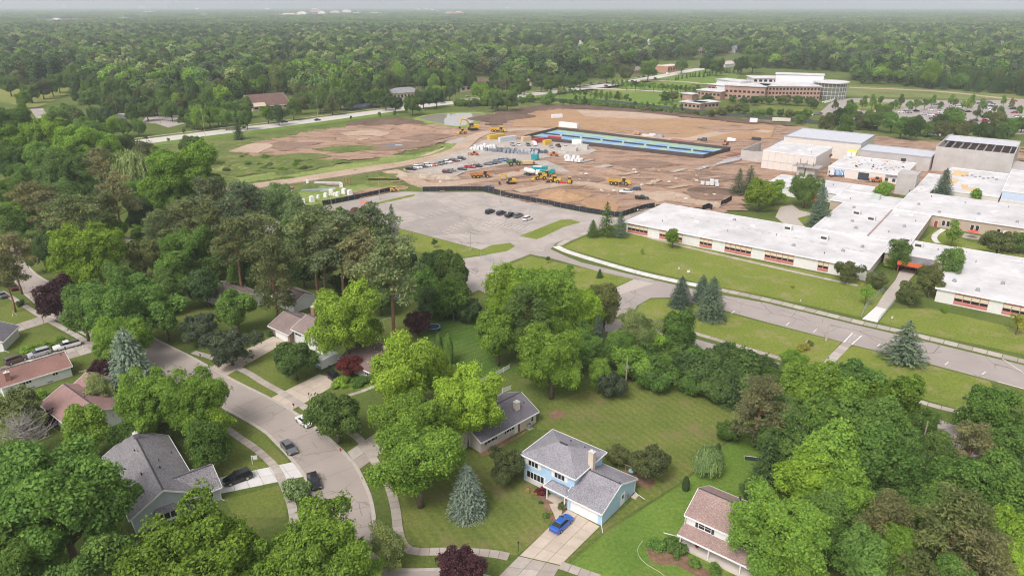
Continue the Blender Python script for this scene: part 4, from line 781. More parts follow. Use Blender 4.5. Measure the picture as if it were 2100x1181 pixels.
grove('in the parking-lot wood', 'trees in the wood left of the parking lot', [('maple', 30, 298, 105, 'bright'), ('maple', 92, 290, 110, 'bright'), ('maple', 160, 298, 105, 'bright'), ('maple', 212, 305, 85, 'bright'), ('maple', 22, 335, 90, 'green'), ('maple', 90, 330, 95, 'green'), ('maple', 150, 335, 85, 'green'), ('willow', 262, 345, 110, 'pale', 1.0),
    ('round', 395, 306, 66, 'mid', 1.3), ('maple', 372, 362, 165, 'bright', .9), ('oak', 125, 368, 115, 'mid', 1.2), ('pine', 55, 362, 60, 'brown'), ('pine', 200, 335, 58, 'brown'), ('maple', 22, 395, 75, 'green'), ('pine', 178, 385, 70, 'pinegreen'), ('pine', 62, 412, 66, 'brown'), ('maple', 112, 402, 80, 'mid'), ('pine', 235, 402, 84, 'brown'),
    ('pine', 287, 398, 74, 'brown'), ('pine', 335, 408, 84, 'brown'), ('pine', 385, 408, 84, 'bluepine'), ('pine', 440, 412, 92, 'bluepine'), ('pine', 500, 432, 100, 'bluepine'), ('ash', 572, 425, 110, 'silver', .9), ('maple', 290, 440, 80, 'dark'), ('pine', 202, 432, 72, 'pinegreen'), ('pine', 150, 452, 88, 'pinegreen'), ('pine', 100, 436, 80, 'brown'),
    ('maple', 40, 448, 90, 'bright'), ('oak', 85, 515, 66, 'dark', 1.6), ('maple', 180, 532, 160, 'lime'), ('oak', 292, 530, 95, 'olive', 1.2), ('maple', 382, 520, 125, 'green'), ('maple', 425, 490, 100, 'green'), ('pine', 482, 498, 95, 'pinegreen'), ('bushpine', 330, 488, 80, 'pinegreen'), ('pine', 22, 520, 72, 'brown'), ('maple', 420, 588, 78, 'dark'),
    ('bushpine', 558, 568, 98, 'pinegreen', 1.2), ('pine', 542, 492, 95, 'pinegreen'), ('pine', 640, 488, 110, 'pinegreen'), ('pine', 695, 498, 112, 'bluepine'), ('pine', 760, 478, 100, 'bluepine'), ('pine', 800, 560, 130, 'pinegreen'), ('pine', 862, 585, 90, 'bluepine'), ('pine', 740, 530, 100, 'brown'), ('maple', 662, 552, 76, 'dark'), ('dead', 812, 490, 48, 'olive'),
    ('oak', 890, 545, 80, 'dark', 1.2), ('maple', 932, 562, 86, 'mid'), ('maple', 620, 548, 76, 'dark'), ('pine', 600, 470, 80, 'pinegreen'), ('maple', 355, 560, 90, 'green'), ('pine', 300, 480, 70, 'brown'), ('pine', 230, 470, 80, 'pinegreen'), ('pine', 440, 460, 85, 'pinegreen'), ('pine', 380, 450, 80, 'pinegreen'), ('maple', 930, 610, 90, 'green'),
    ('maple', 880, 620, 70, 'dark'), ('thicket', 960, 640, 60, 'dark'), ('oak', 700, 580, 60, 'dark'), ('maple', 520, 520, 80, 'dark'), ('maple', 500, 560, 70, 'mid'), ('maple', 460, 545, 80, 'mid'), ('bushpine', 20, 470, 70, 'mid'), ('pine', 10, 560, 70, 'brown'), ('ash', 600, 440, 70, 'silver'), ('maple', 245, 580, 90, 'green'),
    ('round', 740, 435, 42, 'rust', .6), ('round', 722, 443, 34, 'rust', .6), ('young', 699, 432, 18, 'bright', 1.0), ('pine', 660, 530, 80, 'pinegreen'), ('maple', 780, 610, 70, 'mid'), ('spruce', 805, 470, 36, 'bluegreen'), ('maple', 830, 530, 60, 'dark'), ('maple', 340, 600, 80, 'mid'), ('maple', 160, 410, 70, 'mid'), ('maple', 250, 300, 60, 'mid'), ('thicket', 300, 320, 60, 'olive'),
    ('maple', 120, 480, 80, 'mid'), ('maple', 20, 260, 100, 'green'), ('maple', 110, 262, 80, 'mid'), ('maple', 178, 268, 70, 'green')])
grove('on the school grounds', 'trees on the school grounds', [('fullspruce', 1397, 604, 46, 'bluegreen', .95), ('fullspruce', 1440, 597, 40, 'bluegreen', .95), ('fullspruce', 1460, 620, 60, 'bluegreen', 1.0), ('openspruce', 1857, 708, 78, 'bluegreen', .62), ('fullspruce', 1216, 472, 24, 'mid', 1.0), ('openspruce', 1244, 456, 38, 'mid', 1.0), ('openspruce', 1273, 465, 32, 'bluegreen', .9),
    ('ash', 1380, 486, 40, 'bright', .85), ('oak', 1738, 555, 56, 'olive', 1.1), ('oak', 1800, 572, 50, 'olive', 1.0), ('young', 1778, 600, 30, 'bright'), ('oak', 1868, 600, 62, 'olive'), ('maple', 1910, 578, 60, 'olive'), ('ash', 1955, 540, 62, 'mid'), ('ash', 1848, 520, 56, 'mid'), ('young', 1169, 551, 15, 'bright'), ('young', 1124, 531, 11, 'mid'), ('fullspruce', 1230, 562, 14, 'dark', .9),
    ('young', 890, 497, 13, 'dark'), ('young', 1316, 515, 7, 'bright', 1.2), ('maple', 1560, 400, 70, 'lime', .9), ('maple', 1590, 395, 55, 'bright', .9), ('openspruce', 1515, 378, 36, 'greydark', .8), ('openspruce', 1538, 370, 34, 'greydark', .8), ('maple', 1653, 390, 72, 'mid'), ('fullspruce', 1682, 430, 46, 'bluegreen', 1.2), ('maple', 1814, 394, 40, 'bright'), ('fullspruce', 1934, 388, 44, 'bluegreen', 1.05), ('bush', 1918, 400, 20, 'green', 1.4),
    ('young', 2003, 399, 26, 'bright'), ('young', 1957, 478, 34, 'bright'), ('oak', 2050, 498, 80, 'olive'), ('oak', 2095, 495, 60, 'mid'), ('bush', 1937, 635, 17, 'bright', 1.2), ('young', 2090, 660, 32, 'yellow'), ('bush', 1645, 712, 30, 'yellow', .8), ('bush', 1660, 703, 18, 'mid', 1.0), ('thicket', 1835, 540, 40, 'bright', .5), ('young', 1625, 585, 10, 'yellow', .6), ('bush', 2030, 485, 16, 'mid', 1.2)])
grove('in the weedy field', 'shrubs in the weedy field', [('bush', trng.gauss(560, 75), trng.gauss(342, 11), trng.uniform(6, 20), trng.choice(['green', 'mid', 'olive', 'bright']), trng.uniform(.5, 1)) for k in range(40)])
grove('in the house gardens', 'garden shrubs', [('bush', 1111, 1005, 26, 'red', 1.1), ('bush', 1082, 1005, 14, 'yellow'), ('bush', 1096, 1012, 10, 'yellow'), ('bush', 1120, 1055, 18, 'mid'), ('bush', 1127, 1052, 12, 'yellow'), ('bush', 1154, 1038, 20, 'olive'), ('bush', 1110, 1030, 10, 'greydark'), ('bush', 1345, 1115, 40, 'green'), ('bush', 1375, 1112, 44, 'green'), ('bush', 1390, 1130, 40, 'mid'), ('bush', 1425, 1152, 30, 'green'), ('bush', 1465, 1170, 36, 'green'),
    ('bush', 700, 785, 40, 'lime', .7), ('bush', 735, 782, 36, 'green', .7), ('bush', 760, 775, 34, 'dark'), ('bush', 735, 790, 26, 'green', .7), ('bush', 84, 812, 32, 'bright', 1.0), ('bush', 75, 835, 26, 'bright'), ('bush', 555, 682, 22, 'dark'), ('bush', 60, 715, 40, 'bright', .7), ('bush', 90, 708, 36, 'bright', .7), ('bush', 120, 700, 30, 'bright', .7), ('bush', 40, 622, 18, 'dark', 1.2), ('bush', 180, 762, 18, 'yellow', .6),
    ('thicket', 950, 640, 50, 'green', .7), ('thicket', 905, 640, 46, 'dark', .9), ('thicket', 925, 625, 50, 'dark', 1.0), ('bush', 430, 1020, 14, 'dark', 1.5), ('bush', 300, 1000, 10, 'dark')])
# ---- woods beyond the arterial road: nearest trees one by one, the mass behind as one body
WLOW = [(-300, 172), (0, 172), (150, 186), (240, 226), (300, 232), (480, 230), (490, 196), (600, 196), (610, 222), (780, 214), (795, 182), (860, 180), (872, 196), (985, 188), (1000, 185), (1100, 178), (1210, 163), (1240, 158), (1300, 143), (1400, 134), (1440, 128), (1500, 134), (1560, 140), (1740, 150), (1752, 172), (1850, 178), (1980, 188), (2100, 198), (2400, 220)]
WU, WV = np.array([p[0] for p in WLOW], float), np.array([p[1] for p in WLOW], float)
HOLES = [[(-60, 178), (150, 172), (140, 200), (60, 224), (-60, 215)], [(525, 150), (560, 143), (616, 143), (610, 172), (540, 172)], [(55, 40), (195, 39), (180, 52), (70, 54)], [(205, 38), (330, 38), (325, 47), (205, 47)], [(1325, 128), (1440, 122), (1445, 160), (1320, 165)], [(395, 28), (440, 28), (440, 40), (395, 40)], [(180, 74), (270, 74), (270, 82), (180, 82)],
         [(960, 158), (1010, 158), (1010, 186), (960, 186)], [(1945, 82), (2040, 82), (2040, 100), (1945, 100)], [(1460, 118), (1530, 112), (1530, 145), (1470, 145)], [(1050, 98), (1150, 98), (1150, 122), (1050, 122)]]
GLIMPSE = [(1188, 96), (1432, 112), (1505, 108), (1862, 90), (2050, 96), (742, 112), (1330, 92), (420, 120)]
HOLES += [[(u-9, v-3), (u+9, v-3), (u+12, v+26), (u-12, v+26)] for u, v in GLIMPSE]
def in_poly(U, V, P):
    c = np.zeros(U.shape, bool)
    for i in range(len(P)):
        (ax, ay), (bx, by) = P[i], P[i-1]
        if ay != by: c ^= ((ay > V) != (by > V)) & (U < (bx-ax)*(V-ay)/(by-ay)+ax)
    return c
wr = np.random.RandomState(5)
def scatter(d0, d1, s):
    """jittered grid between two distances, kept where the photo shows woodland"""
    x = np.arange(-d1*.95, d1*.95, s); y = np.arange(d0*.75, d1, s); X, Y = np.meshgrid(x, y); X = X+wr.uniform(-.42, .42, X.shape)*s; Y = Y+wr.uniform(-.42, .42, Y.shape)*s
    X, Y = X.ravel(), Y.ravel(); U, V = pix(X, Y); k = (Y >= d0) & (Y < d1) & (U > -260) & (U < 2360) & (V < np.interp(U, WU, WV))
    for h in HOLES: k &= ~in_poly(U, V, h)
    return X[k], Y[k], U[k], V[k]
def far_proto(key, seed, R, zc, hv, n, ls, lobe=(.3, .46)):
    return broadleaf(key, seed, R=R, zc=zc, hv=hv, nl=10, ntuft=n, nleaf=9, ls=ls, lobe=lobe, spread=.55)
FARP = [far_proto('far_tree', 300+i, R, zc, hv, 130, .52) for i, (R, zc, hv) in enumerate([(5.2, 8, 5.4), (4.6, 9, 5.6), (5.6, 8.4, 5.0), (4.2, 8.0, 6.0)])]
FARS = spruce('far_spruce', 320, h=14, R=3.4, layers=13, per=8, seg=5, ls=.7, base=1.0)
X, Y, U, V = scatter(380, 1000, 11.0)
order = np.argsort(Y)
fcols = ['mid', 'mid', 'green', 'mid', 'dark', 'bright', 'olive', 'green']
nind = 0; rest = []
for i in order:
    x, y, u, v = X[i], Y[i], U[i], V[i]
    dark = u > 1700 and v > 150
    if nind < 175 and -20 < u < 2120 and (np.interp(u, WU, WV)-v) < 14:
        nind += 1; sc = trng.uniform(.95, 1.75)
        if dark and trng.random() < .6: plant('spruce', x, y, sc*1.1, sc*1.1, 'dark', 'dark spruce fringing the far woods', 'trees at the edge of the far woods', u)
        else:
            cc = trng.choice(fcols); kk = trng.choice(['maple', 'maple', 'ash', 'oak']); plant(kk, x, y, sc, sc*trng.uniform(.95, 1.25), cc, f'{WORD[cc]} {KINDW[kk]} fringing the far woods', 'trees at the edge of the far woods', u)
    else: rest.append(i)
rest = np.array(rest)
pts = [np.stack([X[rest], Y[rest], U[rest], V[rest]], 1)]
for a, b, s in ((1000, 1500, 12.0), (1500, 2300, 13.5)):
    x, y, u, v = scatter(a, b, s); pts.append(np.stack([x, y, u, v], 1))
P = np.vstack(pts); n = len(P)
proto_col = bpy.data.collections.new('woodland_kinds')
def inst_proto(i, cr, c):
    cr = cr.copy(); cr.materials.clear(); cr.materials.append(M_leaf(f'woodland_leaf_{i:02d}', base=c)); proto_col.objects.link(bpy.data.objects.new(f'woodland_kind_{i:02d}', cr))
kinds = [(0, 'mid'), (1, 'green'), (2, 'mid'), (3, 'dark'), (0, 'olive'), (1, 'pale'), (2, 'bright'), (3, 'greydark')]
for i, (k, c) in enumerate(kinds): inst_proto(i, FARP[k][1], PAL[c])
inst_proto(8, FARS[1], PAL['dark'])
def patch_mesh(name, seed, size=62.0, ncrown=34, leaf=1.25):
    """a piece of far canopy: crowns set close, drawn with larger sprays"""
    rs = np.random.RandomState(seed); Ps = []; Ns = []; vs = []
    for k in range(ncrown):
        c = np.array([rs.uniform(-.5, .5)*size, rs.uniform(-.5, .5)*size, rs.uniform(7, 11)]); r = rs.uniform(4.2, 7.5); d = unit(rs.randn(130, 3)+np.array([0, 0, .5])); tv = rs.uniform(.2, .8)
        Ps.append(c+d*np.array([r, r, r*.85])*rs.uniform(.75, 1.08, (130, 1))); Ns.append(d+rs.randn(130, 3)*.4+np.array([0, 0, .4])); vs.append(tv+rs.uniform(-.22, .22, 130))
    P, N = np.vstack(Ps), np.vstack(Ns); L = leaf*rs.uniform(.7, 1.3, len(P)); return leaf_mesh(name, P, N, rs.randn(len(P), 3), L, L*.7, np.concatenate(vs))
for i in range(6): inst_proto(9+i, patch_mesh('canopy_piece', 400+i), PAL[['mid', 'mid', 'dark', 'green', 'mid', 'olive'][i]])
noise2 = np.sin(P[:, 0]*.011+1.3)*np.cos(P[:, 1]*.008+.4)+np.sin(P[:, 0]*.031+P[:, 1]*.023)*.6
idx = wr.randint(0, 8, n); idx[(noise2 > .7) & (wr.rand(n) < .6)] = 3; idx[(noise2 < -.7) & (wr.rand(n) < .5)] = 6
con = (P[:, 2] > 1650) & (P[:, 3] > 120) & (wr.rand(n) < .45) | (wr.rand(n) < .05); idx[con] = 8
scl = wr.uniform(.85, 1.85, n)
xs, ys, us, vv = scatter(2300, 11500, 52.0)
allp = np.vstack([np.stack([P[:, 0], P[:, 1], np.zeros(n)], 1), np.stack([xs, ys, np.zeros(len(xs))], 1)])
idx = np.concatenate([idx, 9+wr.randint(0, 6, len(xs))]); scl = np.concatenate([scl, wr.uniform(1.0, 1.5, len(xs))]); rot = wr.uniform(0, 6.28, len(idx))
def instancer(name, pts, idx, scl, rot, label=None):
    me = bpy.data.meshes.new(name); me.vertices.add(len(pts)); me.vertices.foreach_set('co', pts.astype(np.float32).ravel())
    for nm, ty, dt in (('kind_i', 'INT', idx.astype(np.int32)), ('scl', 'FLOAT', scl.astype(np.float32)), ('rot', 'FLOAT', rot.astype(np.float32))):
        at = me.attributes.new(nm, ty, 'POINT'); at.data.foreach_set('value', dt)
    o = link(bpy.data.objects.new(name, me)); tag(o, label, None, None, 'stuff')
    ng = bpy.data.node_groups.new(name+'_nodes', 'GeometryNodeTree'); ng.interface.new_socket('Geometry', in_out='INPUT', socket_type='NodeSocketGeometry'); ng.interface.new_socket('Geometry', in_out='OUTPUT', socket_type='NodeSocketGeometry')
    N = ng.nodes; gi, go = N.new('NodeGroupInput'), N.new('NodeGroupOutput'); ip = N.new('GeometryNodeInstanceOnPoints'); ci = N.new('GeometryNodeCollectionInfo')
    ci.inputs['Collection'].default_value = proto_col; ci.inputs['Separate Children'].default_value = True; ci.inputs['Reset Children'].default_value = True; ip.inputs['Pick Instance'].default_value = True
    def attr(nm, ty):
        a = N.new('GeometryNodeInputNamedAttribute'); a.data_type = ty; a.inputs['Name'].default_value = nm; return a.outputs['Attribute']
    cx = N.new('ShaderNodeCombineXYZ'); er = N.new('FunctionNodeEulerToRotation'); Lk = ng.links.new
    Lk(gi.outputs[0], ip.inputs['Points']); Lk(ci.outputs[0], ip.inputs['Instance']); Lk(attr('kind_i', 'INT'), ip.inputs['Instance Index']); Lk(attr('rot', 'FLOAT'), cx.inputs['Z']); Lk(cx.outputs[0], er.inputs[0]); Lk(er.outputs[0], ip.inputs['Rotation']); Lk(attr('scl', 'FLOAT'), ip.inputs['Scale']); Lk(ip.outputs[0], go.inputs[0])
    md = o.modifiers.new('woods', 'NODES'); md.node_group = ng; return o
instancer('woodland', allp, idx, scl, rot, 'unbroken green woodland stretching to the horizon')
# ================================================================== HOUSES
WHITE = M('white_trim', (.80, .79, .77), 0.6, 0.05, 2.0); GLASS = M_glass('window_glass'); DARKTRIM = M('dark_trim', (.05, .05, .055), 0.6, 0.1, 2.0)
CREAMBRICK = M_brick('cream_brick', (.62, .53, .42), (.55, .46, .36), (.60, .55, .48), .5); REDBRICK = M_brick('red_brick', (.34, .14, .10), (.27, .11, .08), (.40, .35, .30), .5)
METALGREY = M('grey_metal', (.33, .33, .33), 0.5, 0.1, 2.0, metal=.4); WOOD = M('weathered_wood', (.30, .23, .16), 0.9, 0.2, 3.0); BLACKIRON = M('black_iron', (.03, .03, .03), 0.6, 0.1, 3.0)
def gable(root, x0, x1, y0, y1, ze, zr, wall, roof, axis='x', oh=.45, trim=WHITE, z0=0.0, th=.14, walls=True):
    """walls with gable ends, two roof slopes and white edge boards"""
    if axis == 'y':
        T = lambda p: (p[1], p[0], p[2]); a0, a1, b0, b1 = y0, y1, x0, x1
    else: T = lambda p: p; a0, a1, b0, b1 = x0, x1, y0, y1
    bm_ = (b0+b1)/2; s = (zr-ze)/((b1-b0)/2)
    if walls:
        m = MB(); prof = [(b0, z0), (b1, z0), (b1, ze), (bm_, zr-.05), (b0, ze)]
        m.poly([T((a0, b, z)) for b, z in prof]); m.poly([T((a1, b, z)) for b, z in prof[::-1]])
        for i in (0, 1, 4):
            (b, z), (c, w) = prof[i], prof[(i+1) % 5]; m.quad(T((a0, b, z)), T((a0, c, w)), T((a1, c, w)), T((a1, b, z)))
        m.build('wall', wall, root)
    rf = bpy.data.objects.new('roof', None)
    A0, A1 = a0-oh*.6, a1+oh*.6; m = MB()
    for sg, bb in ((-1, b0), (1, b1)):
        be = bb+sg*oh; zz = ze-oh*s
        m.hexa([T(p) for p in ((A0, be, zz+.02), (A1, be, zz+.02), (A1, bm_, zr+.02), (A0, bm_, zr+.02), (A0, be, zz+th), (A1, be, zz+th), (A1, bm_, zr+th), (A0, bm_, zr+th))])
    rf = m.build('roof', roof, root)
    m = MB(); m.hexa([T(p) for p in ((A0, bm_-.14, zr+th-.03), (A1, bm_-.14, zr+th-.03), (A1, bm_+.14, zr+th-.03), (A0, bm_+.14, zr+th-.03), (A0, bm_-.05, zr+th+.05), (A1, bm_-.05, zr+th+.05), (A1, bm_+.05, zr+th+.05), (A0, bm_+.05, zr+th+.05))]); m.build('ridge_cap', DARKTRIM, rf)
    if trim:
        m = MB()
        for sg, bb in ((-1, b0), (1, b1)):
            be = bb+sg*oh; zz = ze-oh*s
            m.hexa([T(p) for p in ((A0, be+sg*.004, zz-.12), (A1, be+sg*.004, zz-.12), (A1, be+sg*.10, zz-.12), (A0, be+sg*.10, zz-.12), (A0, be+sg*.004, zz+th-.02), (A1, be+sg*.004, zz+th-.02), (A1, be+sg*.10, zz+th-.02), (A0, be+sg*.10, zz+th-.02))])
            for aa, e in ((A0, -1), (A1, 1)):
                m.hexa([T(p) for p in ((aa+e*.004, be, zz-.14), (aa+e*.07, be, zz-.14), (aa+e*.07, bm_, zr-.14), (aa+e*.004, bm_, zr-.14), (aa+e*.004, be, zz+th+.01), (aa+e*.07, be, zz+th+.01), (aa+e*.07, bm_, zr+th+.01), (aa+e*.004, bm_, zr+th+.01))])
        m.build('fascia', trim, rf)
    return rf
def hip(root, x0, x1, y0, y1, ze, zr, inset, wall, roof, oh=.5, z0=0.0, th=.14, name='roof'):
    if wall: MB().box(x0, x1, y0, y1, z0, ze+.03).build('wall', wall, root)
    X0, X1, Y0, Y1 = x0-oh, x1+oh, y0-oh, y1+oh; ym = (Y0+Y1)/2; r0, r1 = (X0+inset, ym), (X1-inset, ym); m = MB()
    c = [(X0, Y0), (X1, Y0), (X1, Y1), (X0, Y1)]; zt = ze+th
    m.poly([(*c[0], zt), (*c[1], zt), (*r1, zr), (*r0, zr)]); m.poly([(*c[2], zt), (*c[3], zt), (*r0, zr), (*r1, zr)]); m.poly([(*c[1], zt), (*c[2], zt), (*r1, zr)]); m.poly([(*c[3], zt), (*c[0], zt), (*r0, zr)])
    rf = m.build(name, roof, root); m = MB()
    for i in range(4):
        (ax, ay), (bx, by) = c[i], c[(i+1) % 4]; d = Vector((bx-ax, by-ay)).normalized(); nx, ny = d.y, -d.x
        m.hexa([(ax-nx*.02, ay-ny*.02, ze-.06), (bx-nx*.02, by-ny*.02, ze-.06), (bx+nx*.09, by+ny*.09, ze-.06), (ax+nx*.09, ay+ny*.09, ze-.06), (ax-nx*.02, ay-ny*.02, zt+.015), (bx-nx*.02, by-ny*.02, zt+.015), (bx+nx*.09, by+ny*.09, zt+.015), (ax+nx*.09, ay+ny*.09, zt+.015)])
    m.build('fascia', WHITE, rf); MB().box(X0, X1, Y0, Y1, ze-.02, ze+.02).build('soffit', WHITE, rf); return rf
def on_face(face, pos):
    """frame on a wall: returns f(along, out, z) -> local point. face: S N W E, pos = coordinate of that wall"""
    return {'S': lambda a, o, z: (a, pos-o, z), 'N': lambda a, o, z: (a, pos+o, z), 'W': lambda a, o, z: (pos-o, a, z), 'E': lambda a, o, z: (pos+o, a, z)}[face]
def fbox(m, f, a0, a1, o0, o1, z0, z1):
    p = [f(a, o, z) for z in (z0, z1) for a, o in ((a0, o0), (a1, o0), (a1, o1), (a0, o1))]
    m.hexa(p); return m
def window(root, face, pos, a, w, z, h, panes=2, frame=WHITE, shutter=None, mull=False, glass=None, name='window', side=0.0):
    f = on_face(face, pos); m = MB(); t = .09
    fbox(m, f, a-t-side, a+w+t+side, .003, .05, z-t, z); fbox(m, f, a-t-side, a+w+t+side, .003, .05, z+h, z+h+t); fbox(m, f, a-t-side, a, .003, .05, z, z+h); fbox(m, f, a+w, a+w+t+side, .003, .05, z, z+h)
    for k in range(1, panes): x = a+w*k/panes; fbox(m, f, x-.045, x+.045, .003, .045, z, z+h)
    wd = m.build(name, frame, root)
    for k in range(panes):
        g = MB(); fbox(g, f, a+w*k/panes+(.045 if k else 0), a+w*(k+1)/panes-(.045 if k < panes-1 else 0), .002, .02, z, z+h); g.build('pane', glass or GLASS, wd)
    if mull:
        b = MB()
        for k in range(panes): fbox(b, f, a+w*k/panes, a+w*(k+1)/panes, .021, .035, z+h*.48, z+h*.53)
        b.build('sash_bar', frame, wd)
    if shutter:
        for s0 in (a-t-.42, a+w+t+.02):
            b = MB(); fbox(b, f, s0, s0+.40, .003, .05, z-.05, z+h+.05); b.build('shutter', shutter, root)
    return wd
def door(root, face, pos, a, w, z0, h, mat, glass=None):
    f = on_face(face, pos); m = MB(); fbox(m, f, a, a+w, .003, .05, z0, z0+h); d = m.build('door', mat, root)
    m = MB(); fbox(m, f, a-.10, a-.005, .003, .06, z0, z0+h+.1); fbox(m, f, a+w+.005, a+w+.10, .003, .06, z0, z0+h+.1); fbox(m, f, a-.005, a+w+.005, .003, .06, z0+h+.005, z0+h+.1); m.build('door_frame', WHITE, d)
    if glass: m = MB(); fbox(m, f, a+w*.25, a+w*.75, .051, .06, z0+h*.55, z0+h*.88); m.build('pane', GLASS, d)
    m = MB(); fbox(m, f, a+w*.84, a+w*.92, .051, .10, z0+h*.45, z0+h*.50); m.build('handle', METALGREY, d); return d
def garage_door(root, face, pos, a, w, h, mat=WHITE, lights=False):
    f = on_face(face, pos)
    gd = None; m = MB(); fbox(m, f, a-.10, a-.004, .003, .05, .0, h+.1); fbox(m, f, a+w+.004, a+w+.10, .003, .05, .0, h+.1); fbox(m, f, a-.004, a+w+.004, .003, .05, h+.004, h+.1); gd = m.build('garage_door', WHITE, root)
    for k in range(4):
        m = MB(); fbox(m, f, a, a+w, .002, .03, h*k/4+.012, h*(k+1)/4-.012); m.build('panel', mat, gd)
    if lights:
        for k in range(6): m = MB(); fbox(m, f, a+.3+k*(w-.6)/6, a+.3+(k+.7)*(w-.6)/6, .031, .036, h*.82, h*.93); m.build('pane', GLASS, gd)
def chimney(root, x, y, w, d, z0, z1, mat, pots=1):
    c = MB().box(x-w/2, x+w/2, y-d/2, y+d/2, z0, z1).build('chimney', mat, root); MB().box(x-w/2-.06, x+w/2+.06, y-d/2-.06, y+d/2+.06, z1, z1+.12).build('cap', M('cap_concrete', (.55, .52, .48), .9), c)
    for k in range(pots): MB().tube([(x+(k-.5*(pots-1))*.5, y, z1+.12), (x+(k-.5*(pots-1))*.5, y, z1+.42)], .12, 8).build('flue', WHITE, c)
    return c
def roof_vents(root, lst):
    for x, y, z, s in lst: MB().tube([(x, y, z-.15), (x, y, z+.3*s)], .07*s+.03, 6).build('roof_vent', DARKTRIM, root)
def downspout(root, x, y, z, dx, dy):
    MB().tube([(x, y, z), (x, y, .25), (x+dx*.2, y+dy*.2, .12), (x+dx, y+dy, .10)], .05, 5).build('downspout', WHITE, root)

# ---- the blue house
BLUE = M_siding('blue_siding', (.44, .62, .80)); GREYSH = M_shingle('grey_shingle', [(.19, .185, .205), (.27, .265, .285), (.36, .345, .36), (.225, .21, .23)])
h = thing('blue_house', 'light blue two-storey house with grey hipped roof and attached double garage', 'house', (14.0, 89.3, 0), R_(-38.4))
gable(h, -6.5, -.0, .1, 10.6, 2.62, 4.75, BLUE, GREYSH, oh=.42)
hip(h, -16.6, -6.3, 1.7, 10.3, 5.2, 7.15, 4.6, BLUE, GREYSH)
garage_door(h, 'S', .1, -5.75, 4.95, 2.15); MB().box(-6.45, -5.95, -.0, .095, 0, 2.2).build('corner_board', BLUE, h)
f = on_face('S', 1.7)
for a0, z0 in ((-15.6, 3.62), (-10.2, 3.62)):
    window(h, 'S', 1.7, a0, 1.95, z0, .95, 3, side=.0); 
    for s0 in (a0-.62, a0+2.06): m = MB(); fbox(m, f, s0, s0+.5, .003, .05, z0-.1, z0+1.05); m.build('shutter', WHITE, h)
window(h, 'S', 1.7, -15.9, 3.5, 1.12, 1.25, 5, side=.25); m = MB(); fbox(m, f, -16.2, -12.1, .003, .06, .1, .98); m.build('brick_apron', M_brick('white_brick', (.66, .63, .62), (.60, .57, .56), (.68, .66, .64), .5), h)
window(h, 'W', -16.6, 4.2, 1.2, 3.5, 1.1, 2); window(h, 'W', -16.6, 3.8, 1.6, 1.0, 1.2, 2)
door(h, 'S', 1.7, -8.3, 1.0, .2, 2.1, M('red_door', (.22, .05, .035), .5, .1)); window(h, 'S', 1.7, -9.35, .45, .5, 1.7, 1)
MB().box(-10.6, -6.7, -.1, 1.69, 0, .16).build('porch_floor', DRIVEC[0], h); hip(h, -10.7, -6.62, -.15, 1.68, 2.55, 3.45, 1.1, None, GREYSH, .25, name='porch_roof')
for x in (-10.5, -7.0): MB().box(x-.09, x+.09, -.05, .13, .16, 2.55).build('porch_column', WHITE, h)
chimney(h, -5.9, 6.1, .95, .8, 3.6, 7.9, CREAMBRICK)
door(h, 'E', 0.0, 6.0, 1.0, .1, 2.1, WHITE, True); MB().box(.02, .32, 7.5, 8.1, .8, 1.5).build('meter_box', METALGREY, h)
MB().box(.3, 1.1, 9.0, 10.2, .0, .25).build('planter', CREAMBRICK, h)
downspout(h, .06, .04, 2.6, 1.0, -1.3); downspout(h, .08, 10.5, 2.5, 2.2, -.6)
roof_vents(h, [(-8.9, 8.6, 6.1, 1), (-11.8, 8.7, 6.1, 1), (-.1, 5.4, 4.9, .8)]); MB().box(-12.3, -10.7, 5.9, 6.25, 7.06, 7.24).build('ridge_vent', DARKTRIM, h)
d = thing('satellite_dish', 'small grey satellite dish on a mast behind the blue garage', 'satellite dish', tuple(G(1251, 950, 0)[:2]) + (0,)); MB().tube([(0, 0, 0), (0, 0, 2.3)], .03, 5).build('mast', METALGREY, d)
m = MB(); m.tube([(0, 0, 2.3), (.1, -.2, 2.36)], [.42, .36], 12); m.build('dish', METALGREY, d)
t = thing('patio_table', 'round blue covered patio table behind the blue garage', 'table', tuple(G(1296, 972)[:2]) + (0,)); MB().tube([(0, 0, .7), (0, 0, .78)], .65, 12).build('tabletop', M('pale_blue_cover', (.30, .50, .60), .6), t); MB().tube([(0, 0, 0), (0, 0, .7)], .06, 6).build('leg', METALGREY, t)
t = thing('wooden_arbor', 'low wooden arbor posts behind the blue garage', 'arbor', tuple(G(1283, 966)[:2]) + (0,), R_(-38)); MB().box(-1.5, 1.5, -.05, .05, 1.3, 1.4).build('rail', WOOD, t)
for x in (-1.4, 0, 1.4): MB().box(x-.05, x+.05, -.05, .05, 0, 1.3).build('post', WOOD, t)

# ---- white house at the right
WSIDE = M_siding('white_siding', (.76, .755, .75)); BROWNSH = M_shingle('rosy_brown_shingle', [(.24, .16, .14), (.33, .23, .20), (.41, .30, .265), (.28, .195, .175)])
h = thing('white_house', 'white two-storey house with rosy brown roof and front porch, half behind a maple', 'house', (25.75, 85.35, 0), R_(-38.5))
gable(h, 0, 11, .9, 9.0, 5.05, 7.1, WSIDE, BROWNSH, oh=.4)
MB().box(0, 11, -1.0, .88, 0, .3).build('porch_floor', CREAMBRICK, h)
m = MB(); m.hexa([(-.3, -1.3, 2.45), (11.3, -1.3, 2.45), (11.3, .89, 3.15), (-.3, .89, 3.15), (-.3, -1.3, 2.6), (11.3, -1.3, 2.6), (11.3, .89, 3.3), (-.3, .89, 3.3)]); pr = m.build('porch_roof', BROWNSH, h); MB().box(-.3, 11.3, -1.4, -1.305, 2.34, 2.58).build('fascia', WHITE, pr)
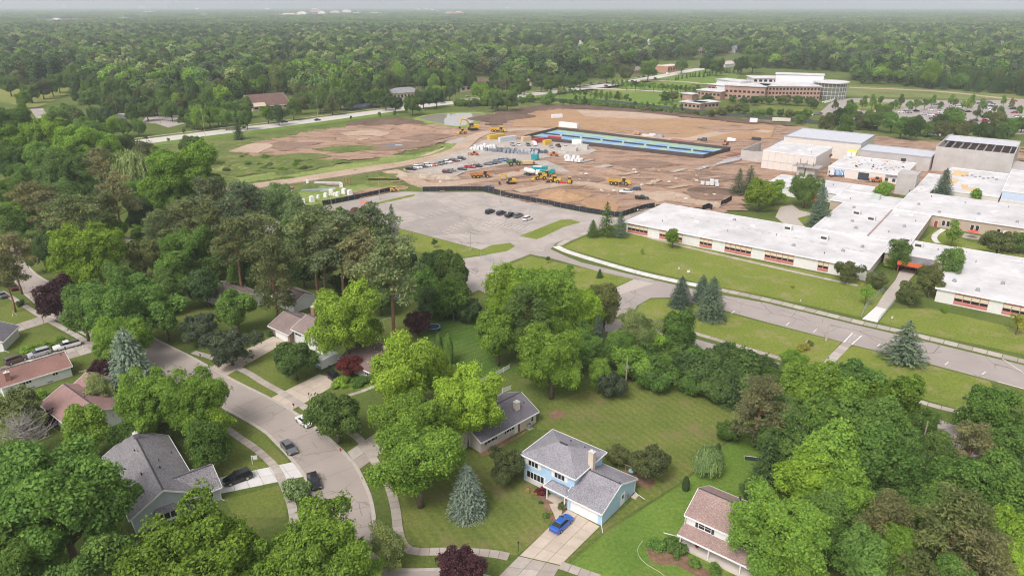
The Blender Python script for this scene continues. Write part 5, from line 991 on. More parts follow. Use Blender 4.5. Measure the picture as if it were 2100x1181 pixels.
for x in (.12, 4.6, 9.4): MB().box(x-.07, x+.07, -.98, -.84, .3, 2.45).build('porch_column', WHITE, h)
for a in (2.0, 7.9): window(h, 'S', .9, a, 1.9, 3.5, 1.0, 2, shutter=DARKTRIM, mull=True)
window(h, 'W', 0, 3.0, 1.1, 3.5, 1.1, 2); door(h, 'S', .9, .8, 1.0, .32, 2.05, M('terracotta_door', (.46, .20, .11), .6)); m = MB(); f = on_face('S', .9); fbox(m, f, .25, 2.4, .002, .03, .3, 2.45); m.build('brick_panel', M_brick('pale_brick', (.58, .42, .32), (.52, .36, .28), (.55, .50, .45), .5), h)
for a in (3.2, 4.4, 5.5, 6.9): window(h, 'S', .9, a, .8, 1.2, .95, 1)
roof_vents(h, [(5.2, 8.0, 6.2, 1), (5.6, 7.2, 6.5, 1), (6.4, 6.6, 6.6, 1), (6.8, 7.2, 6.5, 1)])
MB().tube([(-.1, .7, 5.0), (-.1, .7, .3), (-1.4, .9, .12), (-3.2, .4, .10)], .06, 5).build('downspout', WHITE, h)

# ---- grey house at the bottom left
GREYSIDE = M_siding('pale_grey_siding', (.48, .53, .56)); MIXSH = M_shingle('mixed_grey_shingle', [(.125, .118, .130), (.19, .178, .188), (.275, .255, .255), (.15, .142, .155), (.315, .298, .29)])
h = thing('grey_house', 'grey bungalow with large mottled slate-coloured roof and a bay window', 'house', (-58.2, 87.0, 0), R_(38.3))
gable(h, .3, 10.1, .3, 20.6, 3.2, 6.0, GREYSIDE, MIXSH, axis='y', oh=.5)
gable(h, 7.0, 13.4, .5, 7.6, 2.75, 4.75, GREYSIDE, MIXSH, oh=.4)
bw = MB().box(3.4, 6.4, -.6, .29, .8, 2.5).build('bay_window', WHITE, h)
for k in range(3): MB().box(3.55+k*.95, 4.35+k*.95, -.63, -.601, 1.2, 2.3).build('pane', GLASS, bw)
m = MB(); m.hexa([(3.1, -.9, 2.5), (6.7, -.9, 2.5), (6.7, .29, 2.52), (3.1, .29, 2.52), (3.3, -.75, 2.6), (6.5, -.75, 2.6), (6.2, .29, 3.1), (3.6, .29, 3.1)]); m.build('bay_roof', MIXSH, h)
window(h, 'S', .3, 8.3, .8, 1.5, 1.1, 2, mull=True); window(h, 'S', .5, 11.4, .8, 1.3, .9, 2); garage_door(h, 'E', 13.4, 1.5, 5.0, 2.15)
chimney(h, 5.2, 18.4, .7, .7, 5.2, 6.9, METALGREY); roof_vents(h, [(4.2, 15, 5.6, 1), (4.6, 14.2, 5.7, 1), (3.6, 7.6, 5.3, 1.4), (6.4, 7.4, 5.5, 1.4), (6.8, 10, 5.3, 1), (9.4, 13.5, 3.7, 1)]); downspout(h, 13.3, .5, 2.7, .3, -.6)

# ---- dark-roofed ranch house in the middle
BEIGE = M_siding('beige_siding', (.55, .50, .46)); DARKSH = M_shingle('charcoal_shingle', [(.115, .11, .125), (.16, .15, .165), (.205, .19, .20), (.135, .125, .145)])
h = thing('ranch_house', 'beige ranch house with charcoal roof, half under lime trees', 'house', (-5.7, 108.7, 0), R_(44.5))
gable(h, 0, 14.6, 0, 9.0, 2.7, 4.8, BEIGE, DARKSH, oh=.5); gable(h, -3.2, 2.4, 3.0, 16.5, 2.7, 4.6, BEIGE, DARKSH, axis='y', oh=.4)
MB().box(-.03, 14.63, -.03, .0, 0, .45).build('plinth', M_brick('pale_brick', (.58, .42, .32), (.52, .36, .28), (.55, .50, .45), .5), h)
f = on_face('S', 0)
window(h, 'S', 0, 1.6, 1.9, 1.3, 1.15, 2, shutter=DARKTRIM); window(h, 'S', 0, 6.6, 1.9, 1.3, 1.15, 3, shutter=DARKTRIM); m = MB(); fbox(m, f, 10.1, 12.2, .003, .10, .0, 2.55); m.build('brick_panel', CREAMBRICK, h)
m = MB(); fbox(m, f, 9.5, 10.05, .003, .06, .1, 2.3); m.build('recess', M('brown_recess', (.16, .085, .06), .8), h); door(h, 'S', 0, 8.75, .7, .2, 2.1, WHITE); window(h, 'S', 0, 13.2, .6, .8, 1.6, 1)
for a in (2.0, 7.2): m = MB(); fbox(m, f, a, a+1.0, .031, .045, .12, .40); m.build('cellar_window', METALGREY, h)
chimney(h, 11.2, 2.0, 1.0, .9, 2.6, 5.2, CREAMBRICK); roof_vents(h, [(13.4, 2.2, 3.9, 1), (4, 7, 3.9, 1)])
a = thing('air_conditioner', 'grey box-shaped air conditioner beside the ranch house', 'air conditioner', tuple(G(1086, 878)[:2]) + (0,), R_(44)); MB().box(-.5, .5, -.5, .5, .0, .12).build('base', CONC[2], a); MB().box(-.38, .38, -.38, .38, .12, .95).build('housing', METALGREY, a); MB().tube([(0, 0, .95), (0, 0, 1.0)], .3, 12).build('fan_grille', DARKTRIM, a)

# ---- brown-roofed house with the red maple, and the house beyond it
BRNSH = M_shingle('brown_shingle', [(.155, .105, .095), (.20, .14, .125), (.24, .175, .16), (.17, .12, .11)])
h = thing('brown_roofed_house', 'low house with a long brown roof behind the dark red maple', 'house', (-38.6, 141.2, 0), R_(-39))
gable(h, 0, 17, .5, 10.5, 2.6, 4.5, M_siding('pale_siding', (.62, .60, .57)), BRNSH, oh=.6); chimney(h, 8.0, 6.6, 1.1, .7, 3.6, 5.2, REDBRICK)
window(h, 'S', .5, 8.0, 2.2, 1.0, 1.2, 4); window(h, 'S', .5, 11.5, 1.6, 1.0, 1.2, 2); garage_door(h, 'S', .5, 1.0, 4.9, 2.15); window(h, 'W', 0, 4, 1.4, 1.1, 1.1, 2)
TANSH = M_shingle('tan_brown_shingle', [(.20, .15, .135), (.25, .195, .175), (.28, .22, .20), (.22, .165, .15)])
h = thing('split_level_house', 'brown-roofed house with a white garage door beside the lime maple', 'house', (-60.0, 158.6, 0), R_(-39))
gable(h, 0, 8.0, .3, 9.4, 2.6, 4.7, M_brick('mauve_brick', (.30, .19, .16), (.25, .155, .135), (.42, .38, .35), .5), TANSH, oh=.5); gable(h, 8.0, 19, 1.5, 10.5, 3.6, 5.6, WSIDE, TANSH, oh=.5)
garage_door(h, 'S', .3, 2.2, 4.9, 2.15, lights=True); window(h, 'S', 1.5, 8.8, 2.2, 2.2, 1.1, 3); chimney(h, 8.6, 7.4, 1.2, .8, 4.2, 7.4, REDBRICK)

# ---- red-brown roofs at the left
REDSH = M_shingle('red_brown_shingle', [(.21, .115, .095), (.27, .15, .125), (.31, .185, .155), (.235, .13, .11)]); ROSESH = M_shingle('rose_brown_shingle', [(.235, .14, .125), (.285, .175, .155), (.33, .21, .19)])
h = thing('white_ranch_house', 'white house with worn red-brown roof and brick chimney at the left edge', 'house', (-105.6, 128.2, 0), R_(45.7))
gable(h, 0, 12.8, .4, 7.6, 2.7, 4.5, WSIDE, REDSH, oh=.55); gable(h, -4, 1.2, 3, 15.5, 2.7, 4.5, WSIDE, M_shingle('dark_brown_shingle', [(.19, .125, .11), (.23, .155, .14), (.26, .18, .165)]), axis='y', oh=.4); chimney(h, 1.6, 1.2, 1.0, .7, 2.5, 4.9, REDBRICK)
for a in (3.2, 4.3, 9.3): window(h, 'S', .4, a, .95, 1.5, .7, 2)
for a in (4.6, 8.0): m = MB(); fbox(m, on_face('S', .4), a, a+1.0, .003, .03, .15, .45); m.build('cellar_window', METALGREY, h)
MB().box(6.6, 7.2, 5.4, 5.9, 3.85, 4.05).build('skylight', WHITE, h); roof_vents(h, [(12.2, 3.4, 4.2, 1.2), (3.2, 5.6, 4.0, 1)])
h = thing('rose_roofed_house', 'low house with an angular rose-brown roof beside the bright maples', 'house', (-93.6, 121.6, 0), R_(-38))
gable(h, 0, 15.0, .4, 9.6, 2.6, 4.7, WSIDE, ROSESH, oh=.5); gable(h, -1.2, 6.2, 5.5, 14.4, 2.6, 4.9, WSIDE, ROSESH, oh=.45); ch = MB().box(3.4, 6.2, 10.2, 10.9, 4.2, 4.95).build('chimney', CREAMBRICK, h); MB().box(4.5, 5.1, 10.3, 10.8, 4.95, 5.1).build('flue', DARKTRIM, ch); roof_vents(h, [(8.3, 5.4, 4.7, 1), (9.2, 2.4, 3.8, 1)])
h = thing('white_garage_house', 'white gabled house cut by the left picture edge', 'house', (-131, 146.6, 0), R_(12)); gable(h, 0, 11.5, .5, 9, 2.7, 5.0, WSIDE, DARKSH, axis='y', oh=.5); downspout(h, 11.5, .6, 2.6, 1.2, -.8)
# roofs glimpsed between the trees
for i, (nm, lab, u, v, rot, L_, W_, sh, wl) in enumerate([('brown_hipped_house', 'house with dull brown roof glimpsed behind the street maples', 476, 596, -39, 15, 9, TANSH, WSIDE), ('small_brown_house', 'small brown roof with a skylight behind the lime maple', 603, 601, -39, 9, 7, TANSH, WSIDE), ('dark_timber_house', 'dark timber house with a white window deep in the pine wood', 247, 492, -30, 11, 8, TANSH, DARKTRIM),
        ('hidden_grey_house', 'grey roof glimpsed under the tall green trees', 377, 572, -39, 12, 9, GREYSH, WSIDE)]):
    p = G(u, v, 3.4); h = thing(nm, lab, 'house', (p.x, p.y, 0), R_(rot)); gable(h, -L_/2, L_/2, -W_/2, W_/2, 2.7, 4.4, wl, sh, oh=.5); window(h, 'S', -W_/2, -1, 1.6, 1.1, 1.2, 2)
    if i == 1: MB().box(.6, 1.5, -1.9, -.9, 3.6, 3.95).build('skylight', WHITE, h)
# ================================================================== SCHOOL AND BUILDING SITE
SO, SA = Vector((41.0, 243.4)), R_(-37.0); E1 = Vector((math.cos(SA), math.sin(SA))); E2 = Vector((-E1.y, E1.x))
def sw(a, b): p = SO+E1*a+E2*b; return (p.x, p.y)
def s_local(u, v, z=0.0): d = Vector(GX(u, v, z))-SO; return d.dot(E1), d.dot(E2)
def a_of_u(u, b=0.0, z=2.0):
    """position along the long front for a photo column"""
    lo, hi = -20.0, 160.0
    for _ in range(40):
        mid_ = (lo+hi)/2; x, y = sw(mid_, b)
        if pix(x, y, z)[0] < u: lo = mid_
        else: hi = mid_
    return lo
ROOFW = M_paving('white_membrane', (.565, .55, .545), 0.18, 0.5, tone=.04); PANEL = M('white_panel', (.70, .68, .65), .7, .06, .8); PINK = M('pink_panel', (.52, .20, .17), .7, .1, 1.0); TANBRICK = M_brick('tan_brick', (.50, .38, .28), (.44, .33, .245), (.50, .44, .38), .5)
CMU = M_brick('grey_block', (.50, .465, .435), (.46, .43, .40), (.44, .41, .385), 1.0); PRECAST = M('precast', (.66, .61, .55), .8, .06, .5); EDGE = M('grey_coping', (.36, .36, .38), .6, .1, 1.0); DECK = M('grey_deck', (.52, .53, .56), .6, .06, .4); BLIND = M('pale_blind', (.62, .58, .42), .8, .08, 1.0)
def flat_block(name, label, a0, a1, b0, b1, z, wall, roof=ROOFW, cop=WHITE, cat='building', parapet=.18, group=None, z0=0.0, lip=.35):
    t = thing(name, label, cat, (*sw(a0, b0), z0), SA, group); w, d = a1-a0, b1-b0
    MB().box(0, w, 0, d, 0, z-.2).build('wall', wall, t); rf = MB().box(-lip+.02, w+lip-.02, -lip+.02, d+lip-.02, z-.19, z).build('roof', roof, t); m = MB()
    for x0, x1, y0, y1 in ((-lip-.05, w+lip+.05, -lip-.05, -lip+.10), (-lip-.05, w+lip+.05, d+lip-.10, d+lip+.05), (-lip-.05, -lip+.10, -lip+.101, d+lip-.101), (w+lip-.10, w+lip+.05, -lip+.101, d+lip-.101)): m.box(x0, x1, y0, y1, z-.28, z+parapet)
    m.build('coping', cop, rf)
    if roof is ROOFW and w > 12:
        for k in range(1, int(d/5.5)+1):
            if k*5.5 < d-1: MB().box(0, w, k*5.5-.05, k*5.5+.05, z, z+.012).build('roof_seam', M('membrane_seam', (.52, .50, .49), .8, .2, .5), rf)
    return t
def rooftop(t, lst):
    """plant on a flat roof: (kind, x, y, z)"""
    for k, x, y, z in lst:
        if k == 'unit': u_ = MB().box(x-1.3, x+1.3, y-1.0, y+1.0, z, z+1.5).build('roof_unit', M('pale_unit', (.60, .60, .56), .6, .08), t); MB().box(x-.9, x+.9, y-1.03, y-1.001, z+.4, z+1.2).build('grille', DARKTRIM, u_)
        elif k == 'green': MB().box(x-1.6, x+1.6, y-1.4, y+1.4, z, z+1.9).build('roof_unit', M('pale_green_unit', (.46, .50, .46), .6, .08), t)
        elif k == 'fan': u_ = MB().box(x-.5, x+.5, y-.5, y+.5, z, z+.35).build('roof_fan', METALGREY, t); MB().tube([(x, y, z+.35), (x, y, z+.75)], [.5, .35], 10).build('hood', METALGREY, u_)
        elif k == 'hatch': MB().box(x-.8, x+.8, y-.6, y+.6, z, z+.3).build('roof_hatch', WHITE, t)
        elif k == 'pipe': MB().tube([(x, y, z), (x, y, z+.6)], .12, 6).build('roof_vent', DARKTRIM, t)
def pane_row(t, f, a0, a1, z0, z1, n, tall=.42):
    bay = MB(); fbox(bay, f, a0, a1, .003, .05, .35, 3.75); w = bay.build('window_bay', PINK, t); s = (a1-a0)/n
    for k in range(n):
        m = MB(); fbox(m, f, a0+s*k+.10, a0+s*(k+1)-.10, .051, .07, z0, z0+(z1-z0)*tall); m.build('pane', GLASS, w); m = MB(); fbox(m, f, a0+s*k+.10, a0+s*(k+1)-.10, .051, .075, z0+(z1-z0)*tall+.06, z1); m.build('blind', BLIND, w)
    m = MB(); fbox(m, f, (a0+a1)/2-.8, (a0+a1)/2+.8, .051, .08, .55, .85); m.build('vent_grille', M('red_grille', (.42, .15, .12), .7), w); return w
wing = flat_block('school_wing', 'long white-roofed school wing with pink window bays facing the lawn', 0, 79.8, 0, 31, 4.0, PANEL, lip=.6, parapet=.05)
f = on_face('S', 0)
for u0, u1, n in ((1288, 1328.5, 5), (1352.5, 1366.5, 2), (1369, 1399.5, 3), (1435, 1460.5, 3), (1486.5, 1540.5, 5), (1568.5, 1628, 5), (1677, 1699, 2)): pane_row(wing, f, a_of_u(u0), a_of_u(u1), 1.35, 3.1, n)
pane_row(wing, on_face('W', 0), 4, 12, 1.35, 3.1, 4); pane_row(wing, on_face('W', 0), 18, 26, 1.35, 3.1, 4)
rooftop(wing, [('unit', 62, 21, 4), ('fan', 70, 12, 4), ('fan', 56, 8, 4), ('hatch', 20, 15, 4), ('hatch', 38, 22, 4), ('fan', 74, 20, 4), ('pipe', 10, 8, 4), ('pipe', 33, 11, 4), ('pipe', 48, 16, 4), ('fan', 30, 25, 4), ('pipe', 66, 6, 4), ('unit', 49, 25, 4)])
for k in range(26): rr_ = random.Random(k); x = 9+k*2.6+rr_.uniform(-1, 1); MB().box(x, x+rr_.uniform(.4, 1.6), 19-k*.15, 19.5-k*.15+rr_.uniform(0, .4), 4.0, 4.012).build('roof_patch', M('roof_stain', (.42, .38, .35), .8), wing)
for k in range(18): rr_ = random.Random(k+60); x = 14+k*3.4+rr_.uniform(-1, 1); MB().box(x, x+rr_.uniform(.5, 2.2), 9-k*.05, 9.3-k*.05, 4.0, 4.012).build('roof_patch', M('roof_stain', (.42, .38, .35), .8), wing)
cross = flat_block('school_cross_wing', 'white-roofed school wing running back from the long front', 55.5, 85.5, 31.75, 74, 4.25, TANBRICK, lip=.35, parapet=.05)
rooftop(cross, [('unit', 14, 22, 4.25), ('fan', 5, 36, 4.25), ('fan', 9, 16, 4.25), ('fan', 25, 20, 4.25), ('hatch', 20, 34, 4.25), ('pipe', 22, 10, 4.25), ('fan', 12, 8, 4.25), ('pipe', 27, 30, 4.25), ('unit', 8, 27, 4.25), ('hatch', 24, 38, 4.25)])
MB().box(17.0, 17.5, 1, 41, 4.25, 4.5).build('roof_ridge', M('rusty_ridge', (.34, .25, .21), .8, .3), cross)
for k in range(16): MB().box(.4, .8, 2+k*2.5, 2.9+k*2.5, 4.25, 4.262).build('roof_patch', M('roof_stain', (.42, .38, .35), .8), cross)
f = on_face('E', 30.0); window(cross, 'E', 30.0, 12, 1.0, 1.0, 1.6, 1); window(cross, 'E', 30, 26, 1.0, 1.0, 1.6, 1)
back = flat_block('school_back_wing', 'broad white-roofed school wing behind the courtyard garden', 73.5, 128, 74.75, 109, 4.5, TANBRICK, lip=.35, parapet=.05)
rooftop(back, [('hatch', 30, 18, 4.5), ('fan', 38, 6, 4.5), ('fan', 14, 4, 4.5), ('pipe', 20, 25, 4.5), ('pipe', 8, 28, 4.5), ('fan', 6, 12, 4.5), ('unit', 45, 24, 4.5), ('hatch', 12, 20, 4.5), ('pipe', 34, 28, 4.5), ('fan', 26, 10, 4.5)])
for a in (16, 17.5, 25, 26.6, 33, 40): window(back, 'S', 0, a, 1.0, .9, 1.9, 1)
door(back, 'S', 0, 13.6, 1.1, .05, 2.3, M('maroon_door', (.30, .05, .05), .5)); door(back, 'S', 0, 35, 1.1, .05, 2.3, WHITE, True)
link_ = flat_block('school_entrance_link', 'low white-roofed link with the orange school entrance', 80.6, 100.6, 20.5, 38.5, 3.7, TANBRICK, lip=.3, parapet=.05); rooftop(link_, [('unit', 3.5, 15, 3.7), ('unit', 7.5, 11.5, 3.7), ('pipe', 13, 12, 3.7)])
en = thing('entrance_canopy', 'orange-red entrance canopy with a dark flat roof at the school link', 'canopy', (*sw(85.5, 13.0), 0), SA); MB().box(0, 9.5, 0, 7.2, 2.7, 3.9).build('fascia', M('orange_panel', (.62, .13, .05), .6, .06), en); MB().box(.3, 9.2, .3, 6.9, 3.9, 3.95).build('roof', M('dark_gravel_roof', (.20, .19, .19), .9, .25, .6), en)
for x in (.3, 8.9): MB().box(x, x+.3, .2, .5, 0, 2.7).build('post', M('maroon_post', (.28, .05, .05), .6), en)
gd_ = MB().box(1.5, 8.0, 5.0, 5.3, 0, 2.7).build('door_wall', M('maroon_post', (.28, .05, .05), .6), en)
for k in range(4): MB().box(1.7+k*1.55, 3.0+k*1.55, 4.96, 4.999, .2, 2.3).build('pane', GLASS, gd_)
right = flat_block('school_near_wing', 'white-roofed school wing at the right picture edge with pink window bays', 98.6, 150, -5.0, 38, 4.0, PANEL, lip=.5, parapet=.05)
f = on_face('S', 0)
for u0, u1, n in ((1957, 2026.5, 4), (2056, 2110, 3)): pane_row(right, f, a_of_u(u0, -5)-98.6, a_of_u(u1, -5)-98.6, 1.35, 3.1, n)
rooftop(right, [('unit', 26, 22, 4), ('fan', 3, 8, 4), ('fan', 9, 4, 4), ('fan', 14, 14, 4), ('pipe', 6, 30, 4), ('hatch', 16, 28, 4), ('pipe', 20, 7, 4), ('fan', 30, 34, 4)])
left = flat_block('school_library', 'small white-roofed school block beside the courtyard spruce', 50, 73.0, 76.2, 95, 4.0, TANBRICK, lip=.3, parapet=.05); rooftop(left, [('green', 14, 12, 4.0), ('pipe', 6, 6, 4)]); window(left, 'S', 0, 4, .9, .8, 1.8, 1); window(left, 'S', 0, 6, .9, .8, 1.8, 1)
ul = flat_block('school_classroom_block', 'white-roofed classroom block behind the courtyard trees', 20.5, 50.6, 87.5, 109, 4.2, PANEL, lip=.3, parapet=.05); rooftop(ul, [('green', 19, 13, 4.2), ('pipe', 15, 10, 4.2), ('pipe', 24, 14, 4.2)])
MB().box(19.5, 23.5, -.06, -.002, 0, 2.6).build('door', M('maroon_door', (.30, .05, .05), .5), ul)
ul2 = flat_block('school_annex', 'narrow white-roofed annex beside the site yard', 51.2, 61.2, 95.8, 109, 4.2, PRECAST, lip=.3, parapet=.05)
corr = flat_block('school_corridor', 'long narrow white-roofed corridor between the school and the site', 73.6, 79.4, 109.8, 153, 4.0, CMU, lip=.2, parapet=.05)
for k in range(9): MB().box(.8+(k % 3), 1.5+(k % 3), 3+k*4.4, 4.0+k*4.4, 4.0, 4.02+.05*(k % 2)).build('roof_patch', M('roof_stain', (.42, .38, .35), .8), corr)
tall = flat_block('school_auditorium', 'tall white-roofed hall with a pale blue upper wall at the right edge', 103.8, 150, 119.6, 168, 7.2, M('pale_blue_panel', (.52, .60, .72), .7, .05), lip=.1, parapet=.05); MB().box(-.15, 46.3, -.15, -.002, 0, 3.6).build('lower_wall', PRECAST, tall)
rb = flat_block('unfinished_wing', 'unfinished school wing with insulation boards on its roof', 80.2, 103.2, 119.6, 171, 4.4, PRECAST, lip=.1, parapet=.2)
boards = [('insulation_board', (.60, .44, .22)), ('insulation_board', (.62, .46, .25))]
for x0, x1, y0, y1 in ((1, 6, 14, 26), (2, 8, 34, 46), (9, 13, 6, 10), (12, 16, 3, 6)): MB().box(x0, x1, y0, y1, 4.4, 4.46).build('insulation_board', M('tan_board', (.60, .44, .24), .9, .12, .5), rb)
for x0, y0 in ((8.5, 9.0), (13, 6.2)): MB().box(x0, x0+2.2, y0+1.5, y0+3, 4.47, 5.3).build('board_pallet', M('tan_board', (.60, .44, .24), .9, .12, .5), rb)
for k in range(9): MB().box(6+k*1.6, 7+k*1.6, 33+(k*7 % 5), 34+(k*7 % 5), 4.4, 4.9).build('parapet_block', METALGREY, rb)
gym = flat_block('old_gymnasium', 'tall cream gymnasium with a white roof beside the rubble', 2.0, 27.5, 136, 165, 9.0, PRECAST, lip=.08, parapet=.05)
for z_ in (4.0,): MB().box(-.06, 25.56, -.06, -.002, z_, z_+.15).build('band', EDGE, gym)
for k in range(9): MB().box(k*3.1, k*3.1+.12, -.05, -.002, 0, 8.6).build('wall_joint', M('joint', (.50, .46, .42), .8), gym)
rooftop(gym, [('hatch', 15, 10, 9), ('hatch', 18, 16, 9), ('pipe', 21, 8, 9)])
deck = flat_block('new_gymnasium', 'long new hall with a grey deck roof behind the old gymnasium', -2.2, 37.0, 183, 216, 9.0, PRECAST, DECK, EDGE, lip=.05, parapet=.5)
for k in range(9): MB().box(39.25, 39.32, 1+k*3.6, 3.8+k*3.6, 3, 8.4).build('sheathing', M('pale_green_sheathing', (.50, .56, .42), .8, .05), deck)
low = flat_block('new_hall_wing', 'lower grey-roofed wing running from the new hall', -6, -2.6, 176, 205, 5.0, M('pale_sheath', (.55, .56, .56), .7), DECK, EDGE, lip=.05, parapet=.4)
cl = flat_block('block_wall_wing', 'long grey block building with an open doorway', 37.6, 70.4, 176.5, 196, 7.0, CMU, DECK, EDGE, lip=.05, parapet=.4); MB().box(20.0, 22.2, -.08, -.002, 2.6, 5.4).build('doorway', M_glass('dark_opening', (.03, .04, .05), .6), cl)
MB().box(-4.4, -.2, -3.0, -.2, 4.6, 7.0).build('sheathing', M('yellow_sheathing', (.74, .66, .12), .7, .08), cl)
for x in (-4.3, -2.2): MB().box(x, x+1.9, -4.0, -3.1, 4.2, 6.2).build('wrapped_pallet', M('white_wrap', (.74, .74, .74), .5, .06), cl)
bigc = thing('block_gymnasium', 'huge unroofed grey block hall with bare roof joists', 'building', (*sw(71, 181), 0), SA); W_, D_ = 32, 42
for nm, b in (('wall', (0, W_, 0, .4, 0, 12)), ('wall', (0, W_, D_-.4, D_, 0, 12)), ('wall', (0, .4, .4, D_-.4, 0, 12)), ('wall', (W_-.4, W_, .4, D_-.4, 0, 12))): MB().box(*b).build(nm, CMU, bigc)
MB().box(.4, W_-.4, .4, D_-.4, 0, .1).build('floor', M('dark_slab', (.16, .16, .17), .9), bigc)
for k in range(9):
    x = 2.2+k*3.4; m = MB(); m.box(x-.08, x+.08, .4, D_-.4, 11.1, 11.3); m.box(x-.08, x+.08, .4, D_-.4, 10.1, 10.25)
    for j in range(14): m.tube([(x, .6+j*2.9, 10.2), (x, 2.0+j*2.9, 11.2)], .06, 4, False)
    m.build('roof_joist', M('joist_grey', (.40, .41, .43), .6, .05), bigc)
MB().box(.45, W_-.45, D_*.62, D_-.45, 11.35, 11.45).build('roof_deck', DECK, bigc)
MB().box(W_, W_+6, 0, 22, 0, 5.2).build('side_bay', CMU, bigc)
tw = flat_block('stair_tower', 'grey block stair tower standing beside the white corridor', 65.6, 73.0, 119.5, 129, 9.0, CMU, CMU, CMU, cat='tower', lip=.0, parapet=.1); MB().box(5.6, 7.0, -.08, -.002, .2, 2.6).build('doorway', M_glass('dark_opening', (.03, .04, .05), .6), tw)
sr = flat_block('half_built_wing', 'half-built wing with white roof sheets and scattered material', 33.2, 65.4, 138, 171, 4.6, PRECAST, lip=.1, parapet=.15); rs_ = random.Random(3)
for k in range(46):
    x, y = rs_.uniform(2, 30), rs_.uniform(6, 31); s_ = rs_.uniform(.3, 1.0); MB().box(x, x+s_, y, y+s_*.6, 4.6, 4.6+rs_.uniform(.15, .6)).build('roof_material', [METALGREY, DARKTRIM, M('tan_board', (.60, .44, .24), .9), M('teal_bundle', (.10, .25, .32), .6), M('orange_bundle', (.55, .2, .1), .6)][k % 5], sr)
for a, w_, h_ in ((3.5, 1.6, 1.8), (13.5, 4.6, 3.4), (25, 1.3, 1.5), (28, 1.3, 1.5)): MB().box(a, a+w_, -.08, -.002, .3 if h_ > 3 else 1.2, (.3 if h_ > 3 else 1.2)+h_).build('opening', M_glass('dark_opening', (.03, .04, .05), .6), sr)
MB().box(25.0, 32.3, -.6, .0, 3.7, 4.3).build('steel_canopy', M('slate_blue', (.22, .26, .33), .6), sr)
m = MB(); m.hexa([(18, -.3, 0), (18.1, -.3, 0), (18.6, -.3, 2.0), (18.5, -.3, 2.0), (18, -.2, 0), (18.1, -.2, 0), (18.6, -.2, 2.0), (18.5, -.2, 2.0)]); m.hexa([(19.1, -.3, 0), (19.2, -.3, 0), (18.7, -.3, 2.0), (18.6, -.3, 2.0), (19.1, -.2, 0), (19.2, -.2, 0), (18.7, -.2, 2.0), (18.6, -.2, 2.0)])
for q in (.5, 1.0, 1.5): m.box(18.1+q*.28, 19.1-q*.28, -.32, -.18, q, q+.08)
m.build('step_ladder', M('yellow_ladder', (.62, .42, .05), .6), sr)
# concrete tower with scaffold deck
st = thing('scaffold_tower', 'concrete stair shaft carrying a cluttered scaffold deck', 'tower', (*sw(22.5, 125), 0), SA); MB().box(0, 8.0, 0, 5, 0, 5.6).build('shaft', CMU, st); MB().box(3.4, 3.9, -.1, -.002, 0, 5.2).build('slot', M_glass('dark_opening', (.03, .04, .05), .6), st); MB().box(-2.0, 10, -1.6, 6, 5.6, 5.95).build('deck', M('scaffold_planks', (.36, .34, .32), .9, .2), st)
rs_ = random.Random(9)
for k in range(14): x, y = rs_.uniform(-1.9, 9.9), rs_.choice([-1.5, 5.9]); MB().tube([(x, y, 5.95), (x, y, 5.95+rs_.uniform(.7, 1.4))], .04, 4).build('scaffold_post', METALGREY, st)
for k in range(3): MB().box(.5+k*3, .8+k*3, 1, 1.3, 5.95, 9.0-.6*k).build('rebar_column', M('rusty_steel', (.30, .24, .21), .8), st)
for k in range(12): x, y = rs_.uniform(-1.5, 9), rs_.uniform(-1.2, 5); MB().box(x, x+rs_.uniform(.3, 1.4), y, y+.5, 5.95, 5.95+rs_.uniform(.2, .7)).build('deck_material', [METALGREY, WOOD][k % 2], st)
cw = thing('concrete_retaining_wall', 'bare concrete wall corner left of the old gymnasium', 'wall', (*sw(-13, 148), 0), SA); MB().box(0, .5, 0, 30, 0, 5.8).build('wall_panel', CMU, cw); MB().box(.5, 13, 0, .5, 0, 5.6).build('wall_panel', CMU, cw); MB().box(1, 12, 1, 20, 0, 2.2).build('fill', GRAVEL, cw)
# courtyard
yd = sheet('courtyard_paving', [(1590, 445), (1600, 425), (1625, 420), (1640, 432), (1672, 438), (1635, 448), (1655, 470), (1620, 468)], .05, CONC[2], thick=.05); slab_walk('footpath', [(1935, 470), (1918, 482), (1917, 492), (1926, 500)], 1.8, PALE, slab=2.0)
sheet('courtyard_terrace', [(1978, 478), (2035, 490), (2032, 496), (1972, 487)], .05, CONC[1], thick=.05)
um = thing('garden_parasol', 'open red parasol over the courtyard terrace', 'parasol', tuple(G(1993, 488)[:2]) + (.05,)); MB().tube([(0, 0, 0), (0, 0, 2.9)], .05, 6).build('pole', WHITE, um); MB().tube([(0, 0, 2.3), (0, 0, 2.9), (0, 0, 3.0)], [1.8, .15, .05], 8).build('canopy', M('red_canvas', (.72, .09, .07), .7, .05), um); MB().tube([(0, 0, .7), (0, 0, .76)], .6, 10).build('table_top', METALGREY, um)
